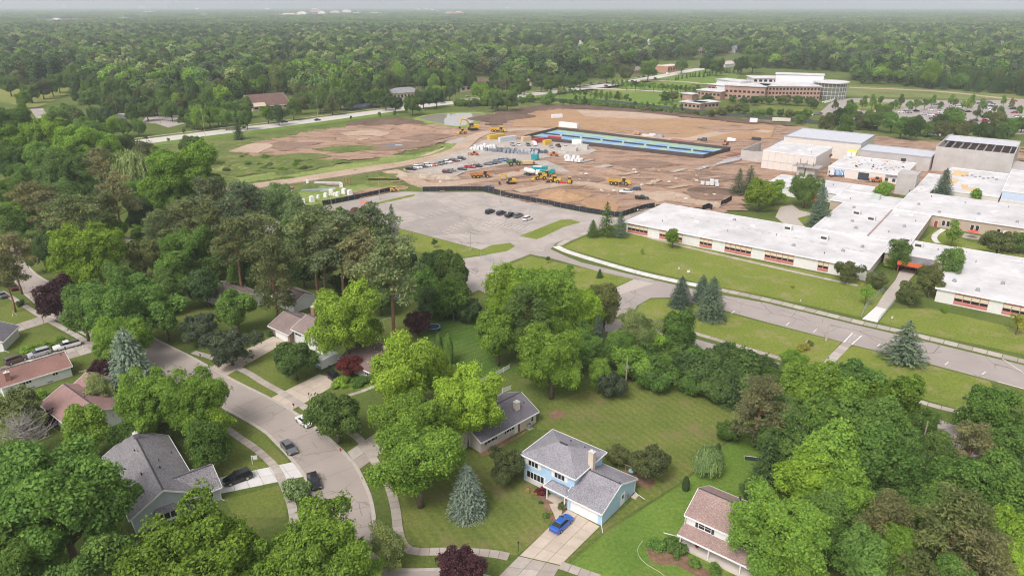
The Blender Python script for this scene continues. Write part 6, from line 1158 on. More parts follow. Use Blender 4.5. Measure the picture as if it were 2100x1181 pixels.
# tennis courts
tcx = thing('tennis_courts', 'row of blue and green tennis courts behind dark windscreens', 'tennis court', (0, 0, 0)); TL = [GX(1076, 286), GX(1441, 327), GX(1497, 311), GX(1143, 269)]
TQ = [Vector(p) for p in TL]; TP = lambda s, t: TQ[0].lerp(TQ[1], s).lerp(TQ[3].lerp(TQ[2], s), t)
def tq(m, s0, s1, t0, t1, z): m.quad(*[(*TP(s, t), z) for s, t in ((s0, t0), (s1, t0), (s1, t1), (s0, t1))])
m = MB(); tq(m, 0, 1, 0, 1, .86); m.build('green_apron', M('court_green', (.30, .44, .30), .8, .06, .3), tcx)
for k in range(8):
    s0, s1 = (k+.13)/8, (k+.87)/8; m = MB(); tq(m, s0, s1, .17, .83, .866); c_ = m.build('court', M('court_blue', (.19, .34, .52), .8, .06, .3), tcx); m = MB(); e = .0009
    for a, b, c, d in ((s0, s1, .17, .178), (s0, s1, .822, .83), (s0, s0+e, .178, .822), (s1-e, s1, .178, .822), (s0+(s1-s0)*.12, s0+(s1-s0)*.12+e, .178, .822), (s1-(s1-s0)*.12-e, s1-(s1-s0)*.12, .178, .822), (s0, s1, .33, .336), (s0, s1, .664, .67)): tq(m, a, b, c, d, .871)
    m.build('court_lines', WHITE_MARK, c_); m = MB()
    a, b = TP(s0-.01, .5), TP(s1+.01, .5); m.quad((*a, .87), (*b, .87), (*b, 1.75), (*a, 1.75)); m.build('net', DARKTRIM, c_)
SCREEN = M('windscreen_fabric', (.085, .065, .062), .85, .15, .5)
for i in range(4):
    a, b = TQ[i], TQ[(i+1) % 4]; n = max(3, int((b-a).length/6))
    for k in range(n):
        p, q = a.lerp(b, k/n), a.lerp(b, (k+.985)/n); d_ = (q-p).normalized(); nn = Vector((-d_.y, d_.x))*.03; m = MB()
        m.hexa([(*(p-nn), .3), (*(q-nn), .3), (*(q+nn), .3), (*(p+nn), .3), (*(p-nn), 2.5), (*(q-nn), 2.5), (*(q+nn), 2.5), (*(p+nn), 2.5)]); m.build('windscreen', SCREEN, tcx); MB().tube([(*p, 0), (*p, 2.8)], .06, 5).build('post', BLACKIRON, tcx)
# ================================================================== VEHICLES AND MACHINES
PAINT = M_paint(); CARGLASS = M_glass('car_glass', (.015, .018, .022), .05); TYRE = M('tyre_rubber', (.025, .025, .025), .9, .1, 3.0); RIM = M('alloy_rim', (.45, .45, .46), .35, .05, 3.0, metal=.6); LAMP_R = M('tail_lamp', (.35, .02, .02), .3, .0); LAMP_W = M('head_lamp', (.75, .76, .78), .2, .0); BEDLINER = M('bed_liner', (.03, .03, .03), .9, .1)
CARC = {'black': (.010, .010, .012), 'white': (.72, .72, .71), 'silver': (.40, .41, .42), 'grey': (.13, .135, .14), 'dark blue': (.012, .022, .060), 'blue': (.015, .10, .42), 'red': (.36, .02, .025), 'maroon': (.10, .015, .02), 'brown': (.11, .075, .055), 'teal': (.02, .22, .25), 'light blue': (.10, .22, .42), 'green': (.03, .12, .05), 'orange': (.55, .16, .04)}
def loft(m, st):
    """st: (x, half width low, half width high, z low, z mid, z top)"""
    rings = []
    for x, wl, wh, zl, zm, zt in st: rings.append([(x, -wl, zl), (x, -wl*1.0, zm), (x, -wh, zt), (x, wh, zt), (x, wl, zm), (x, wl, zl)])
    n0 = len(m.v)
    for r in rings: m.v += r
    for i in range(len(rings)-1):
        for k in range(6): j = (k+1) % 6; m.f.append((n0+i*6+k, n0+i*6+j, n0+(i+1)*6+j, n0+(i+1)*6+k)); m.m.append(m.cur)
    m.f.append(tuple(n0+5-k for k in range(6))); m.f.append(tuple(n0+(len(rings)-1)*6+k for k in range(6))); m.m += [m.cur]*2
def frustum(m, b, t, z0, z1):
    m.hexa([(b[0], -b[2], z0), (b[1], -b[2], z0), (b[1], b[2], z0), (b[0], b[2], z0), (t[0], -t[2], z1), (t[1], -t[2], z1), (t[1], t[2], z1), (t[0], t[2], z1)])
CARS = {}
def car_kind(kind):
    if kind in CARS: return CARS[kind]
    b, g, r = MB(), MB(), MB()
    if kind == 'sedan':
        L = 2.36; loft(b, [(-2.36, .78, .70, .38, .62, .84), (-2.15, .88, .80, .26, .68, .97), (-1.3, .91, .82, .22, .72, 1.0), (.3, .91, .82, .22, .70, .96), (1.15, .91, .80, .22, .68, .92), (2.0, .88, .74, .24, .62, .80), (2.36, .74, .62, .36, .52, .66)])
        frustum(g, (-1.75, 1.12, .78), (-1.0, .28, .58), .94, 1.40); frustum(r, (-1.08, .36, .60), (-.98, .20, .55), 1.38, 1.46); wx, wr = (-1.38, 1.42), .33
    elif kind == 'suv':
        L = 2.4; loft(b, [(-2.40, .80, .76, .42, .75, 1.05), (-2.2, .92, .86, .28, .80, 1.12), (-1.0, .94, .86, .26, .82, 1.12), (.9, .94, .85, .26, .80, 1.08), (1.5, .93, .82, .26, .78, 1.03), (2.2, .88, .74, .30, .70, .92), (2.40, .78, .66, .40, .60, .78)])
        frustum(g, (-2.26, 1.25, .82), (-1.95, .35, .66), 1.08, 1.64); frustum(r, (-2.06, .45, .69), (-1.95, .28, .62), 1.62, 1.74); wx, wr = (-1.42, 1.45), .37
    elif kind == 'pickup':
        L = 2.9; loft(b, [(-2.9, .90, .88, .55, .80, .98), (-2.7, .96, .92, .42, .85, 1.08), (-.75, .96, .92, .38, .85, 1.08), (1.2, .96, .90, .38, .85, 1.10), (1.6, .96, .86, .38, .84, 1.08), (2.6, .92, .80, .40, .80, 1.0), (2.9, .82, .72, .50, .70, .88)])
        frustum(g, (-.75, 1.35, .84), (-.55, .55, .68), 1.08, 1.66); frustum(r, (-.62, .62, .71), (-.52, .48, .64), 1.64, 1.76); wx, wr = (-1.75, 1.85), .40
    elif kind == 'van':
        L = 2.8; loft(b, [(-2.8, .95, .90, .35, 1.2, 2.05), (-2.6, 1.0, .94, .30, 1.2, 2.12), (1.0, 1.0, .94, .30, 1.2, 2.12), (1.7, 1.0, .84, .30, .95, 1.35), (2.5, .94, .78, .34, .80, 1.02), (2.8, .84, .72, .42, .62, .85)])
        frustum(g, (1.02, 1.66, .86), (.98, 1.10, .80), 1.30, 2.0); frustum(r, (-2.5, .9, .9), (-2.45, .85, .86), 2.12, 2.16); wx, wr = (-1.7, 1.75), .36
    parts = [('body', b.mesh(kind+'_body', PAINT, False), (0, 0, 0), None), ('cabin_glass', g.mesh(kind+'_glass', CARGLASS), (0, 0, 0), None), ('roof_panel', r.mesh(kind+'_roof', PAINT), (0, 0, 0), None)]
    w = MB(); w.tube([(0, -.11, 0), (0, .11, 0)], wr, 14); wm_ = w.mesh('wheel', TYRE); q = MB(); q.tube([(0, -.125, 0), (0, .125, 0)], wr*.62, 10); rm_ = q.mesh('rim', RIM)
    for x in wx:
        for y in (-.83, .83): parts.append(('wheel', wm_, (x, y, wr), rm_))
    for s in (-1, 1):
        m = MB(); m.box(-L-.012, -L+.06, s*.58-.16, s*.58+.16, .62, .78); parts.append(('tail_light', m.mesh('tail_light', LAMP_R), (0, 0, .0 if kind == 'sedan' else .16), None)); m = MB(); m.box(L-.10, L-.02, s*.60-.15, s*.60+.15, .58, .68); parts.append(('headlight', m.mesh('headlight', LAMP_W), (0, 0, .0 if kind == 'sedan' else .16), None))
    if kind == 'pickup': m = MB(); m.box(-2.72, -.80, -.80, .80, .9, 1.092); parts.append(('cargo_bed', m.mesh('cargo_bed', BEDLINER), (0, 0, 0), None))
    if kind in ('sedan', 'suv'): [parts.append(('mirror', MB().box(.62, .74, y, y+.15, .98, 1.10).mesh('mirror', PAINT), (0, 0, 0 if kind == 'sedan' else .12), None)) for y in (-.99, .84)]
    CARS[kind] = parts; return parts
def head(ua, va, ub, vb):
    a, b = Vector(GX(ua, va)), Vector(GX(ub, vb)); d = b-a; return math.atan2(d.y, d.x)
CARLAB = []
def car(kind, u, v, rot, colour, label, group=None, detail=True, z=0.0, number=False):
    p = G(u, v, z+.6); t = thing({'suv': 'suv', 'van': 'delivery_van', 'pickup': 'pickup_truck'}.get(kind, 'sedan_car'), label, 'car' if kind in ('sedan', 'suv') else {'pickup': 'pickup truck', 'van': 'van'}[kind], (p.x, p.y, z), rot, group)
    for nm, me, off, rim in car_kind(kind):
        if not detail and nm in ('tail_light', 'mirror', 'headlight'): continue
        o = link(bpy.data.objects.new(nm, me), t); o.location = off; o.color = (*CARC[colour], 1)
        if rim and detail: link(bpy.data.objects.new('rim', rim), o)
    if number: CARLAB.append((t, label, u))
    return t
HD = R_(52)
car('sedan', 1152, 1072, head(1064, 1139, 1150, 1060), 'blue', 'bright blue sedan on the driveway of the blue house', z=.05); car('suv', 487, 979, head(560, 958, 455, 995), 'black', 'black SUV on the driveway of the grey house', z=.05)
car('sedan', 592, 916, head(575, 898, 604, 932), 'grey', 'grey sedan with a light bonnet parked at the left kerb', z=.02); car('sedan', 644, 985, head(634, 962, 652, 1010), 'black', 'black sedan parked at the kerb by the pale shrub', z=.02); car('sedan', 624, 862, head(655, 882, 612, 850), 'white', 'white car half under the dark street tree', z=.02)
car('pickup', 137, 708, head(180, 697, 100, 718), 'white', 'white pickup truck on the shared driveway', z=.05); car('suv', 80, 724, head(110, 715, 50, 732), 'silver', 'silver SUV parked behind the white pickup', z=.05); car('suv', 33, 737, head(10, 745, 60, 728), 'brown', 'brown SUV nearest the left picture edge', z=.05)
car('suv', 686, 773, head(676, 765, 700, 785), 'black', 'black car behind the dark red maple', z=.05); car('sedan', 29, 588, head(35, 600, 25, 570), 'maroon', 'maroon car parked under the pines at the left edge', z=.03, detail=False); car('sedan', 4, 604, head(12, 610, 0, 600), 'grey', 'grey car cut by the left edge under the pines', z=.03, detail=False); car('sedan', 92, 618, head(100, 630, 70, 606), 'silver', 'silver car half hidden by the purple maple', z=.02, detail=False)
g = 'cars in the school parking lot'
for u, v, k, c, w in ((1005, 434, 'suv', 'black', 'first black SUV'), (1028, 437, 'suv', 'dark blue', 'dark blue SUV'), (1047, 441, 'pickup', 'black', 'black pickup'), (1063, 442, 'suv', 'grey', 'dark grey SUV'), (1082, 448, 'suv', 'white', 'white SUV')): car(k, u, v, R_(53), c, f'{w} in the short row on the open school lot', g, True, .016)
car('pickup', 1284, 393, R_(172), 'white', 'white pickup beside the yellow dump truck', None, True, .5); car('suv', 1303, 388, R_(172), 'dark blue', 'dark blue SUV behind the white pickup on the site', None, True, .5); car('pickup', 1316, 405, R_(-10), 'black', 'black pickup crossing the site track', None, True, .5); car('sedan', 1003, 383, R_(-10), 'dark blue', 'dark blue car behind the black site fence', None, False, .5)
g = 'cars in the gravel lot'
rowa = head(843, 346, 945, 325)
for row, heading, lst in (('far row of the gravel lot', R_(-14), [(843, 346, 'pickup', 'black'), (857, 343, 'suv', 'white'), (869, 341, 'sedan', 'black'), (878, 339, 'suv', 'white'), (889, 338, 'sedan', 'orange'), (899, 336, 'sedan', 'grey'), (907, 334, 'suv', 'grey'), (916, 332, 'pickup', 'white'), (930, 329, 'suv', 'maroon'), (938, 328, 'sedan', 'silver'), (946, 325, 'suv', 'black')]),
                         ('near row of the gravel lot', R_(-14), [(917, 352, 'suv', 'maroon'), (926, 349, 'sedan', 'grey'), (948, 346, 'sedan', 'dark blue'), (964, 342, 'pickup', 'red'), (980, 340, 'suv', 'black')]), ('row beside the green tractor', R_(-10), [(1001, 336, 'sedan', 'grey'), (1011, 334, 'sedan', 'dark blue'), (1020, 331, 'suv', 'grey'), (1030, 328, 'suv', 'light blue'), (1039, 327, 'sedan', 'dark blue'), (1047, 330, 'sedan', 'black')]),
                         ('row in front of the containers', R_(-75), [(1051, 296, 'pickup', 'silver'), (1063, 297, 'sedan', 'white'), (1083, 297, 'suv', 'grey'), (1096, 296, 'van', 'white'), (1131, 300, 'sedan', 'silver'), (1145, 299, 'pickup', 'maroon'), (1160, 301, 'sedan', 'white')])):
    for u, v, k, c in lst: car(k, u, v, heading, c, f'{c} {"SUV" if k == "suv" else k} in the {row}', g, False, .72, True)
g = 'cars on the arterial road'
for u, v, k, c, d_ in ((583, 250, 'suv', 'black', 0), (651, 246, 'sedan', 'dark blue', 0), (816, 222, 'sedan', 'dark blue', 0), (842, 217, 'suv', 'white', 0), (908, 211, 'suv', 'silver', 0), (1243, 176, 'sedan', 'maroon', 0), (1297, 167, 'suv', 'dark blue', 0), (1344, 161, 'suv', 'grey', 0), (1370, 152, 'van', 'white', 0), (1368, 162, 'suv', 'silver', 0)): car(k, u, v, R_(39 if u < 1000 else 48), c, f'{c} {"SUV" if k == "suv" else k} on the wide road', g, False, .05, True)
g = 'cars in the far parking lot'; rs_ = random.Random(4)
FARCARS = [(1848, 230, 'white'), (1855, 229, 'red'), (1865, 230, 'white'), (1879, 227, 'black'), (1895, 234, 'silver'), (1905, 234, 'white'), (1921, 236, 'red'), (1930, 242, 'grey'), (1920, 242, 'grey'), (1915, 217, 'silver'), (1910, 225, 'white'), (1998, 247, 'grey'), (1955, 216, 'white'), (1950, 227, 'white'), (2058, 247, 'dark blue'), (2085, 253, 'grey'), (2035, 215, 'silver'), (2075, 219, 'grey'), (2008, 212, 'grey'), (2090, 240, 'white'), (2080, 207, 'red'), (1985, 229, 'black'), (1700, 208, 'white'), (1712, 206, 'white'), (1692, 210, 'white'), (1660, 236, 'white'), (1674, 234, 'grey'), (1681, 232, 'black'), (2025, 222, 'white'), (2045, 226, 'grey'), (2010, 228, 'silver')]
FARCARS += [(1880+(k*53) % 215, 209+((k*29) % 62), ['white', 'grey', 'silver', 'black', 'dark blue', 'white', 'red'][k % 7]) for k in range(34)]
for u, v, c in FARCARS: car(rs_.choice(['sedan', 'suv', 'suv']), u, v, R_(rs_.choice([-15, 165])), c, f'{c} car in the far parking lot', g, False, .05, True)
g = 'cars outside the far offices'
for u, v, c in ((828, 206, 'white'), (838, 205, 'silver'), (848, 208, 'white'), (855, 202, 'grey'), (975, 196, 'white'), (960, 197, 'silver'), (1000, 192, 'grey'), (1310, 158, 'grey'), (1320, 157, 'black'), (1330, 156, 'silver'), (1225, 169, 'white'), (1212, 171, 'grey')): car('sedan', u, v, R_(50), c, f'{c} car parked beside the wide road', g, False, .05, True)
number_labels(CARLAB)

YEL = M('machine_yellow', (.62, .36, .03), .5, .12, .8); ORG = M('machine_orange', (.62, .20, .06), .5, .12, .8); MBLK = M('machine_black', (.03, .03, .03), .7, .1); CABG = M_glass('cab_glass', (.03, .04, .04), .1); JGREEN = M('machine_green', (.04, .20, .05), .5, .1); RUSTO = M('rusty_orange', (.50, .22, .09), .8, .2)
def at(u, v, z=.5): p = G(u, v, z); return (p.x, p.y, z)
def wheels(t, lst, r, w=.5, mat=MBLK, hub=None):
    for x, y in lst:
        o = MB().tube([(x, y-w/2, r), (x, y+w/2, r)], r, 14).build('wheel', mat, t); MB().tube([(x, y-w/2-.02, r), (x, y+w/2+.02, r)], r*.45, 8).build('rim', hub or YEL, o)
def hauler(u, v, rot, label, paint=YEL, bed=None):
    t = thing('dump_truck', label, 'dump truck', at(u, v), rot, 'articulated dump trucks'); bed = bed or paint
    wheels(t, [(x, y) for x in (-3.4, -1.5, 3.0) for y in (-1.25, 1.25)], .85, .6)
    MB().box(-4.6, 1.0, -.5, .5, .8, 1.3).build('frame', MBLK, t); m = MB(); m.hexa([(-5.0, -1.4, 1.5), (.6, -1.4, 1.4), (.6, 1.4, 1.4), (-5.0, 1.4, 1.5), (-5.4, -1.6, 2.7), (1.0, -1.6, 3.0), (1.0, 1.6, 3.0), (-5.4, 1.6, 2.7)]); d = m.build('dump_body', bed, t)
    MB().box(-5.0, .6, -1.35, 1.35, 2.72, 3.02).build('bed_floor', M_dirt('site_soil', []), d)
    m = MB(); m.hexa([(2.6, -1.2, 1.0), (5.2, -1.1, .9), (5.2, 1.1, .9), (2.6, 1.2, 1.0), (2.6, -1.1, 2.3), (5.0, -.9, 1.8), (5.0, .9, 1.8), (2.6, 1.1, 2.3)]); m.build('bonnet', paint, t); MB().box(1.3, 2.7, -.9, .9, 1.5, 3.3).build('cab', CABG, t); MB().box(1.2, 2.8, -1.0, 1.0, 3.3, 3.45).build('cab_roof', paint, t); return t
def excavator(u, v, rot, label, paint=YEL, s=1.0):
    t = thing('excavator', label, 'excavator', at(u, v), rot); t.scale = (s, s, s)
    for y in (-1.1, 1.1): m = MB(); m.xprism([(-2.0, .35), (-1.6, 0), (1.6, 0), (2.0, .35), (1.7, .85), (-1.7, .85)], y-.3, y+.3); m.build('track', MBLK, t)
    MB().box(-.9, .9, -.8, .8, .5, 1.05).build('turntable', MBLK, t); MB().box(-2.4, 1.2, -1.3, 1.3, 1.05, 2.1).build('engine_house', paint, t); MB().box(.0, 1.6, .3, 1.3, 1.3, 2.9).build('cab', CABG, t)
    b = MB().tube([(1.0, -.2, 1.6), (2.6, -.2, 4.2), (4.6, -.2, 4.6)], [.32, .34, .22], 4).build('boom', paint, t); MB().tube([(4.6, -.2, 4.7), (5.4, -.2, 1.6)], [.26, .18], 4).build('stick', paint, t)
    m = MB(); m.xprism([(4.7, .3), (5.5, .0), (5.9, .7), (5.5, 1.6), (5.2, 1.5)], -.75, .35); m.build('bucket', MBLK, t); return t
def loader(u, v, rot, label, paint=YEL, back=False, s=1.0):
    t = thing('wheel_loader', label, 'loader', at(u, v), rot); t.scale = (s, s, s); wheels(t, [(x, y) for x in (-1.5, 1.4) for y in (-1.0, 1.0)], .75, .5)
    MB().box(-2.6, .2, -.8, .8, .8, 1.9).build('engine_house', paint, t); MB().box(-.5, .9, -.7, .7, 1.5, 3.0).build('cab', CABG, t); MB().box(-.6, 1.0, -.8, .8, 3.0, 3.12).build('cab_roof', paint, t)
    for y in (-.6, .6): MB().tube([(.8, y, 1.8), (2.2, y, 1.3), (2.9, y, .5)], .12, 4).build('lift_arm', paint, t)
    m = MB(); m.xprism([(2.7, .1), (3.7, .05), (3.8, .2), (3.0, .4), (2.9, 1.1), (2.7, 1.1)], -1.25, 1.25); m.build('bucket', paint if not back else MBLK, t)
    if back: MB().tube([(-2.5, 0, 1.0), (-3.1, 0, 3.0), (-3.6, 0, 1.2)], [.2, .16, .14], 4).build('backhoe_arm', paint, t)
    return t
def telehandler(u, v, rot, label, paint=ORG, z=.6):
    t = thing('telehandler', label, 'telehandler', at(u, v, z), rot); wheels(t, [(x, y) for x in (-1.5, 1.5) for y in (-1.0, 1.0)], .6, .45, hub=paint); MB().box(-2.3, 2.2, -.8, .8, .6, 1.3).build('chassis', paint, t); MB().box(-.6, .7, .15, .95, 1.3, 2.4).build('cab', CABG, t)
    MB().hexa([(-2.2, -.7, 1.7), (3.2, -.7, 1.1), (3.2, -.3, 1.1), (-2.2, -.3, 1.7), (-2.2, -.7, 2.1), (3.2, -.7, 1.45), (3.2, -.3, 1.45), (-2.2, -.3, 2.1)]).build('telescopic_boom', paint, t); MB().box(3.2, 3.35, -.9, .3, .3, 1.3).build('fork_carriage', MBLK, t); return t
hauler(1270, 379, R_(-14), 'yellow articulated dump truck in the middle of the site'); hauler(986, 365, R_(12), 'rusty orange dump truck beside the gravel lot', RUSTO, RUSTO); hauler(1022, 271, R_(-8), 'yellow dump truck on the haul road near the pond')
excavator(1048, 377, R_(200), 'yellow excavator beside the black site fence', s=1.0); excavator(970, 267, R_(195), 'large yellow excavator below the pond', s=1.6); loader(949, 274, R_(200), 'small yellow loader left of the large excavator', s=1.0)
loader(1108, 368, R_(190), 'low yellow wheel loader beside the teal mixer', s=1.1); loader(1138, 375, R_(160), 'yellow backhoe loader with an open cab', back=True, s=1.1); loader(1168, 376, R_(80), 'yellow compact loader beside the red attachment', s=.9); loader(1120, 362, R_(20), 'grey-tyred yellow loader behind the others', s=.9)
loader(808, 392, R_(10), 'small tan skid loader behind the black fence', s=.6)
m_ = thing('machine_attachment', 'red machine attachment lying between two yellow loaders', 'machine part', at(1154, 377)); MB().box(-1.5, 1.5, -.6, .6, 0, .5).build('frame', M('machine_red', (.45, .04, .04), .6), m_); MB().tube([(-1.4, 0, .7), (1.4, 0, .7)], .3, 8).build('drum', M('machine_red', (.45, .04, .04), .6), m_)
t = thing('tractor_scraper', 'green tractor pulling a scraper at the edge of the gravel lot', 'tractor', at(1055, 339), R_(190)); wheels(t, [(x, y) for x in (-1.8, 2.0) for y in (-1.3, 1.3)], 1.0, .7); MB().box(1.0, 4.0, -.7, .7, 1.2, 2.2).build('bonnet', JGREEN, t); MB().box(-.6, 1.0, -.8, .8, 1.3, 3.3).build('cab', CABG, t); MB().box(-3.4, -.6, -.9, .9, 1.0, 1.8).build('rear_frame', JGREEN, t)
MB().box(-9.5, -4.0, -1.4, 1.4, .5, 1.9).build('scraper_bowl', M('tan_machine', (.55, .40, .22), .7), t); wheels(t, [(-9.8, -1.2), (-9.8, 1.2)], .7, .5, hub=M('tan_machine', (.55, .40, .22), .7))
def truck(u, v, rot, label, cabc, body, z=.5):
    t = thing('truck', label, 'truck', at(u, v, z), rot); wheels(t, [(x, y) for x in (-3.0, -1.9, 2.8) for y in (-1.0, 1.0)], .5, .4, hub=RIM); MB().box(-4.2, 3.6, -.45, .45, .5, .9).build('chassis', MBLK, t); c = MB().box(1.7, 3.6, -1.1, 1.1, .8, 2.7).build('cab', cabc, t); MB().box(3.601, 3.62, -.95, .95, 1.7, 2.5).build('windscreen', CARGLASS, c); body(t); return t
TEAL = M('teal_paint', (.02, .28, .30), .4, .08); TWHITE = M('truck_white', (.74, .74, .73), .5, .04)
def drum(t): m = MB(); m.tube([(-4.2, 0, 2.9), (-3.4, 0, 2.6), (-1.6, 0, 2.2), (.4, 0, 1.9), (1.3, 0, 1.8)], [.5, 1.0, 1.25, 1.1, .6], 14); m.build('mixer_drum', TWHITE, t)
truck(1092, 360, R_(-15), 'concrete mixer truck with a white drum', TWHITE, drum)
def tealbox(t): MB().box(-4.2, 1.4, -1.2, 1.2, .9, 2.4).build('tank_body', TEAL, t); MB().box(-3.6, .8, -.8, .8, 2.4, 2.6).build('roof_deck', TWHITE, t)
truck(1108, 352, R_(-10), 'teal tank truck parked behind the mixer', TEAL, tealbox); truck(1122, 358, R_(-12), 'second teal truck nose to the loaders', TEAL, lambda t: MB().box(-4.2, 1.4, -1.2, 1.2, .9, 2.0).build('flat_body', TEAL, t))
wavy, wnt_, wb_ = new_mat('blue_wave_print'); wvv = _n(wnt_, 'ShaderNodeTexWave', i_Scale=.5, i_Distortion=6.0); wnt_.links.new(coords(wnt_), wvv.inputs['Vector']); wnt_.links.new(ramp(wnt_, wvv.outputs['Fac'], [(.45, (.03, .18, .42)), (.55, (.60, .72, .80))]), wb_.inputs['Base Color'])
truck(1716, 362, R_(172), 'white box truck with a blue wave print at the half-built wing', TWHITE, lambda t: MB().box(-4.2, 1.5, -1.2, 1.2, .95, 3.4).build('cargo_box', [wavy][0], t))
truck(1136, 289, R_(165), 'red tipper truck beside the tennis courts', M('machine_red', (.45, .04, .04), .6), lambda t: MB().hexa([(-4.2, -1.2, .9), (1.4, -1.2, .9), (1.4, 1.2, .9), (-4.2, 1.2, .9), (-4.4, -1.25, 2.4), (1.5, -1.25, 2.6), (1.5, 1.25, 2.6), (-4.4, 1.25, 2.4)]).build('tipper_body', M('machine_red', (.45, .04, .04), .6), t))
telehandler(973, 319, R_(180), 'orange telehandler at the near corner of the gravel lot'); telehandler(1136, 320, R_(170), 'orange telehandler beside the block pallets'); telehandler(1797, 373, R_(165), 'orange boom lift in front of the half-built wing')
telehandler(1693, 322, R_(20), 'orange lift on the roof beside the yellow sheathing', z=4.65); telehandler(1488, 297, R_(60), 'orange lift at the corner of the tennis courts')
def container(u, v, rot, label, mat, L=12, H=2.7, z=.5, cat='container', group=None, name='shipping_container'):
    t = thing(name, label, cat, at(u, v, z), rot, group); MB().box(-L/2, L/2, -1.2, 1.2, .15, H).build('body', mat, t)
    for k in range(int(L/1.5)): MB().box(-L/2+.3+k*1.5, -L/2+.7+k*1.5, -1.24, -1.201, .3, H-.15).build('rib', mat, t)
    MB().box(-L/2+.02, L/2-.02, -1.19, 1.19, H, H+.08).build('roof', TWHITE if 'trailer' in label or 'office' in label else mat, t); MB().box(L/2+.001, L/2+.04, -1.0, 1.0, .3, H-.2).build('door', mat, t); return t
CG = 'containers and trailers on the site'
container(1018, 285, R_(38), 'yellow container at the back of the gravel yard', M('container_yellow', (.60, .40, .05), .6, .1), group=CG); container(1040, 290, R_(38), 'long pale grey container beside the yellow one', M('container_grey', (.50, .53, .56), .6, .08), group=CG); container(1079, 290, R_(35), 'tan container before the tennis court corner', M('container_tan', (.56, .44, .28), .6, .1), 6, group=CG)
container(1106, 293, R_(38), 'red container beside the tennis courts', M('container_red', (.38, .06, .05), .6, .1), 9, group=CG); container(1122, 297, R_(38), 'short yellow box in front of the red container', M('container_yellow', (.60, .40, .05), .6, .1), 5, group=CG); container(1184, 297, R_(-30), 'small white site cabin by the tennis courts', TWHITE, 6, group=CG, name='site_cabin')
container(1166, 262, R_(-35), 'long white trailer behind the tennis courts', TWHITE, 14, 3.2, group=CG, name='office_trailer'); container(1142, 242, R_(20), 'white open shelter on the far dirt field', TWHITE, 8, 2.4, group=CG, name='field_shelter'); container(1545, 251, R_(-20), 'small pale shed on the far embankment', TWHITE, 5, 2.6, group=CG, name='field_shelter'); container(1602, 249, R_(-20), 'long pale dugout by the far fence', M('dugout_tan', (.62, .56, .50), .7), 12, 2.2, group=CG, name='field_shelter')
container(1097, 327, R_(-20), 'teal portable toilet block on the site', TEAL, 3.4, 2.6, group=CG, name='portable_toilet')
def stack(u, v, rot, label, mat, nx, ny, nz, bx, by, bz, gap, name, cat, piece, z=.72, jit=.0):
    t = thing(name, label, cat, at(u, v, z), rot); r_ = random.Random(int(u*7+v)); me = MB().box(-bx/2, bx/2, -by/2, by/2, 0, bz).mesh(piece, mat)
    for i in range(nx):
        for j in range(ny):
            for k in range(nz if not jit else r_.randint(1, nz)): o = link(bpy.data.objects.new(piece, me), t); o.location = ((i-(nx-1)/2)*(bx+gap)+r_.uniform(-jit, jit), (j-(ny-1)/2)*(by+gap)+r_.uniform(-jit, jit), k*(bz+.02)); o.rotation_euler.z = r_.uniform(-jit, jit)
    return t
BLK = M('grey_block_plain', (.52, .49, .45), .9, .1, .8)
stack(1168, 309, R_(-30), 'long stack of grey block pallets', BLK, 7, 2, 2, 1.2, 1.1, 1.0, .12, 'block_stack', 'block stack', 'block_pallet'); stack(1195, 306, R_(-30), 'tall stack of grey block pallets beside the white cabin', BLK, 5, 2, 3, 1.2, 1.1, .9, .1, 'block_stack', 'block stack', 'block_pallet'); stack(1152, 314, R_(-30), 'low stack of grey block pallets by the orange telehandler', BLK, 4, 1, 1, 1.2, 1.1, .9, .12, 'block_stack', 'block stack', 'block_pallet')
stack(1176, 330, R_(-20), 'heap of white wrapped cubes on the site', M('white_wrap', (.74, .74, .74), .5, .06), 5, 3, 2, 1.5, 1.3, 1.3, .35, 'wrapped_cubes', 'pallet stack', 'wrapped_cube', .8, .25); stack(1455, 379, R_(-20), 'white steel frames piled near the spruces', M('pale_steel', (.62, .63, .62), .6, .08), 4, 2, 2, 1.6, 1.0, 1.2, .5, 'steel_frames', 'steel frames', 'steel_frame', .9, .3)
for (u, v, n1, lab, c, zz) in ((985, 306, 6, 'white bagged material in the yard', (.70, .70, .69), .72), (1000, 302, 5, 'second heap of white bags behind the first', (.72, .72, .71), .72), (1012, 309, 5, 'grey glazing crates in the yard', (.22, .25, .27), .72), (1034, 311, 7, 'dark bundled panels in the middle of the yard', (.16, .18, .20), .72), (1058, 314, 7, 'grey bundled panels beside the dark ones', (.26, .28, .31), .72), (1082, 314, 6, 'stacked pale duct pieces in the yard', (.45, .47, .50), .72), (1100, 313, 6, 'dark wrapped rolls at the yard end', (.10, .11, .14), .72)):
    stack(u, v, R_(-10), lab, M(f'yard_{u}', c, .6, .12), n1, 2, 2, 1.5, 1.8, .9, .5, 'material_stack', 'material stack', 'bundle', zz, .2)
g = 'white bulk bags behind the fence'
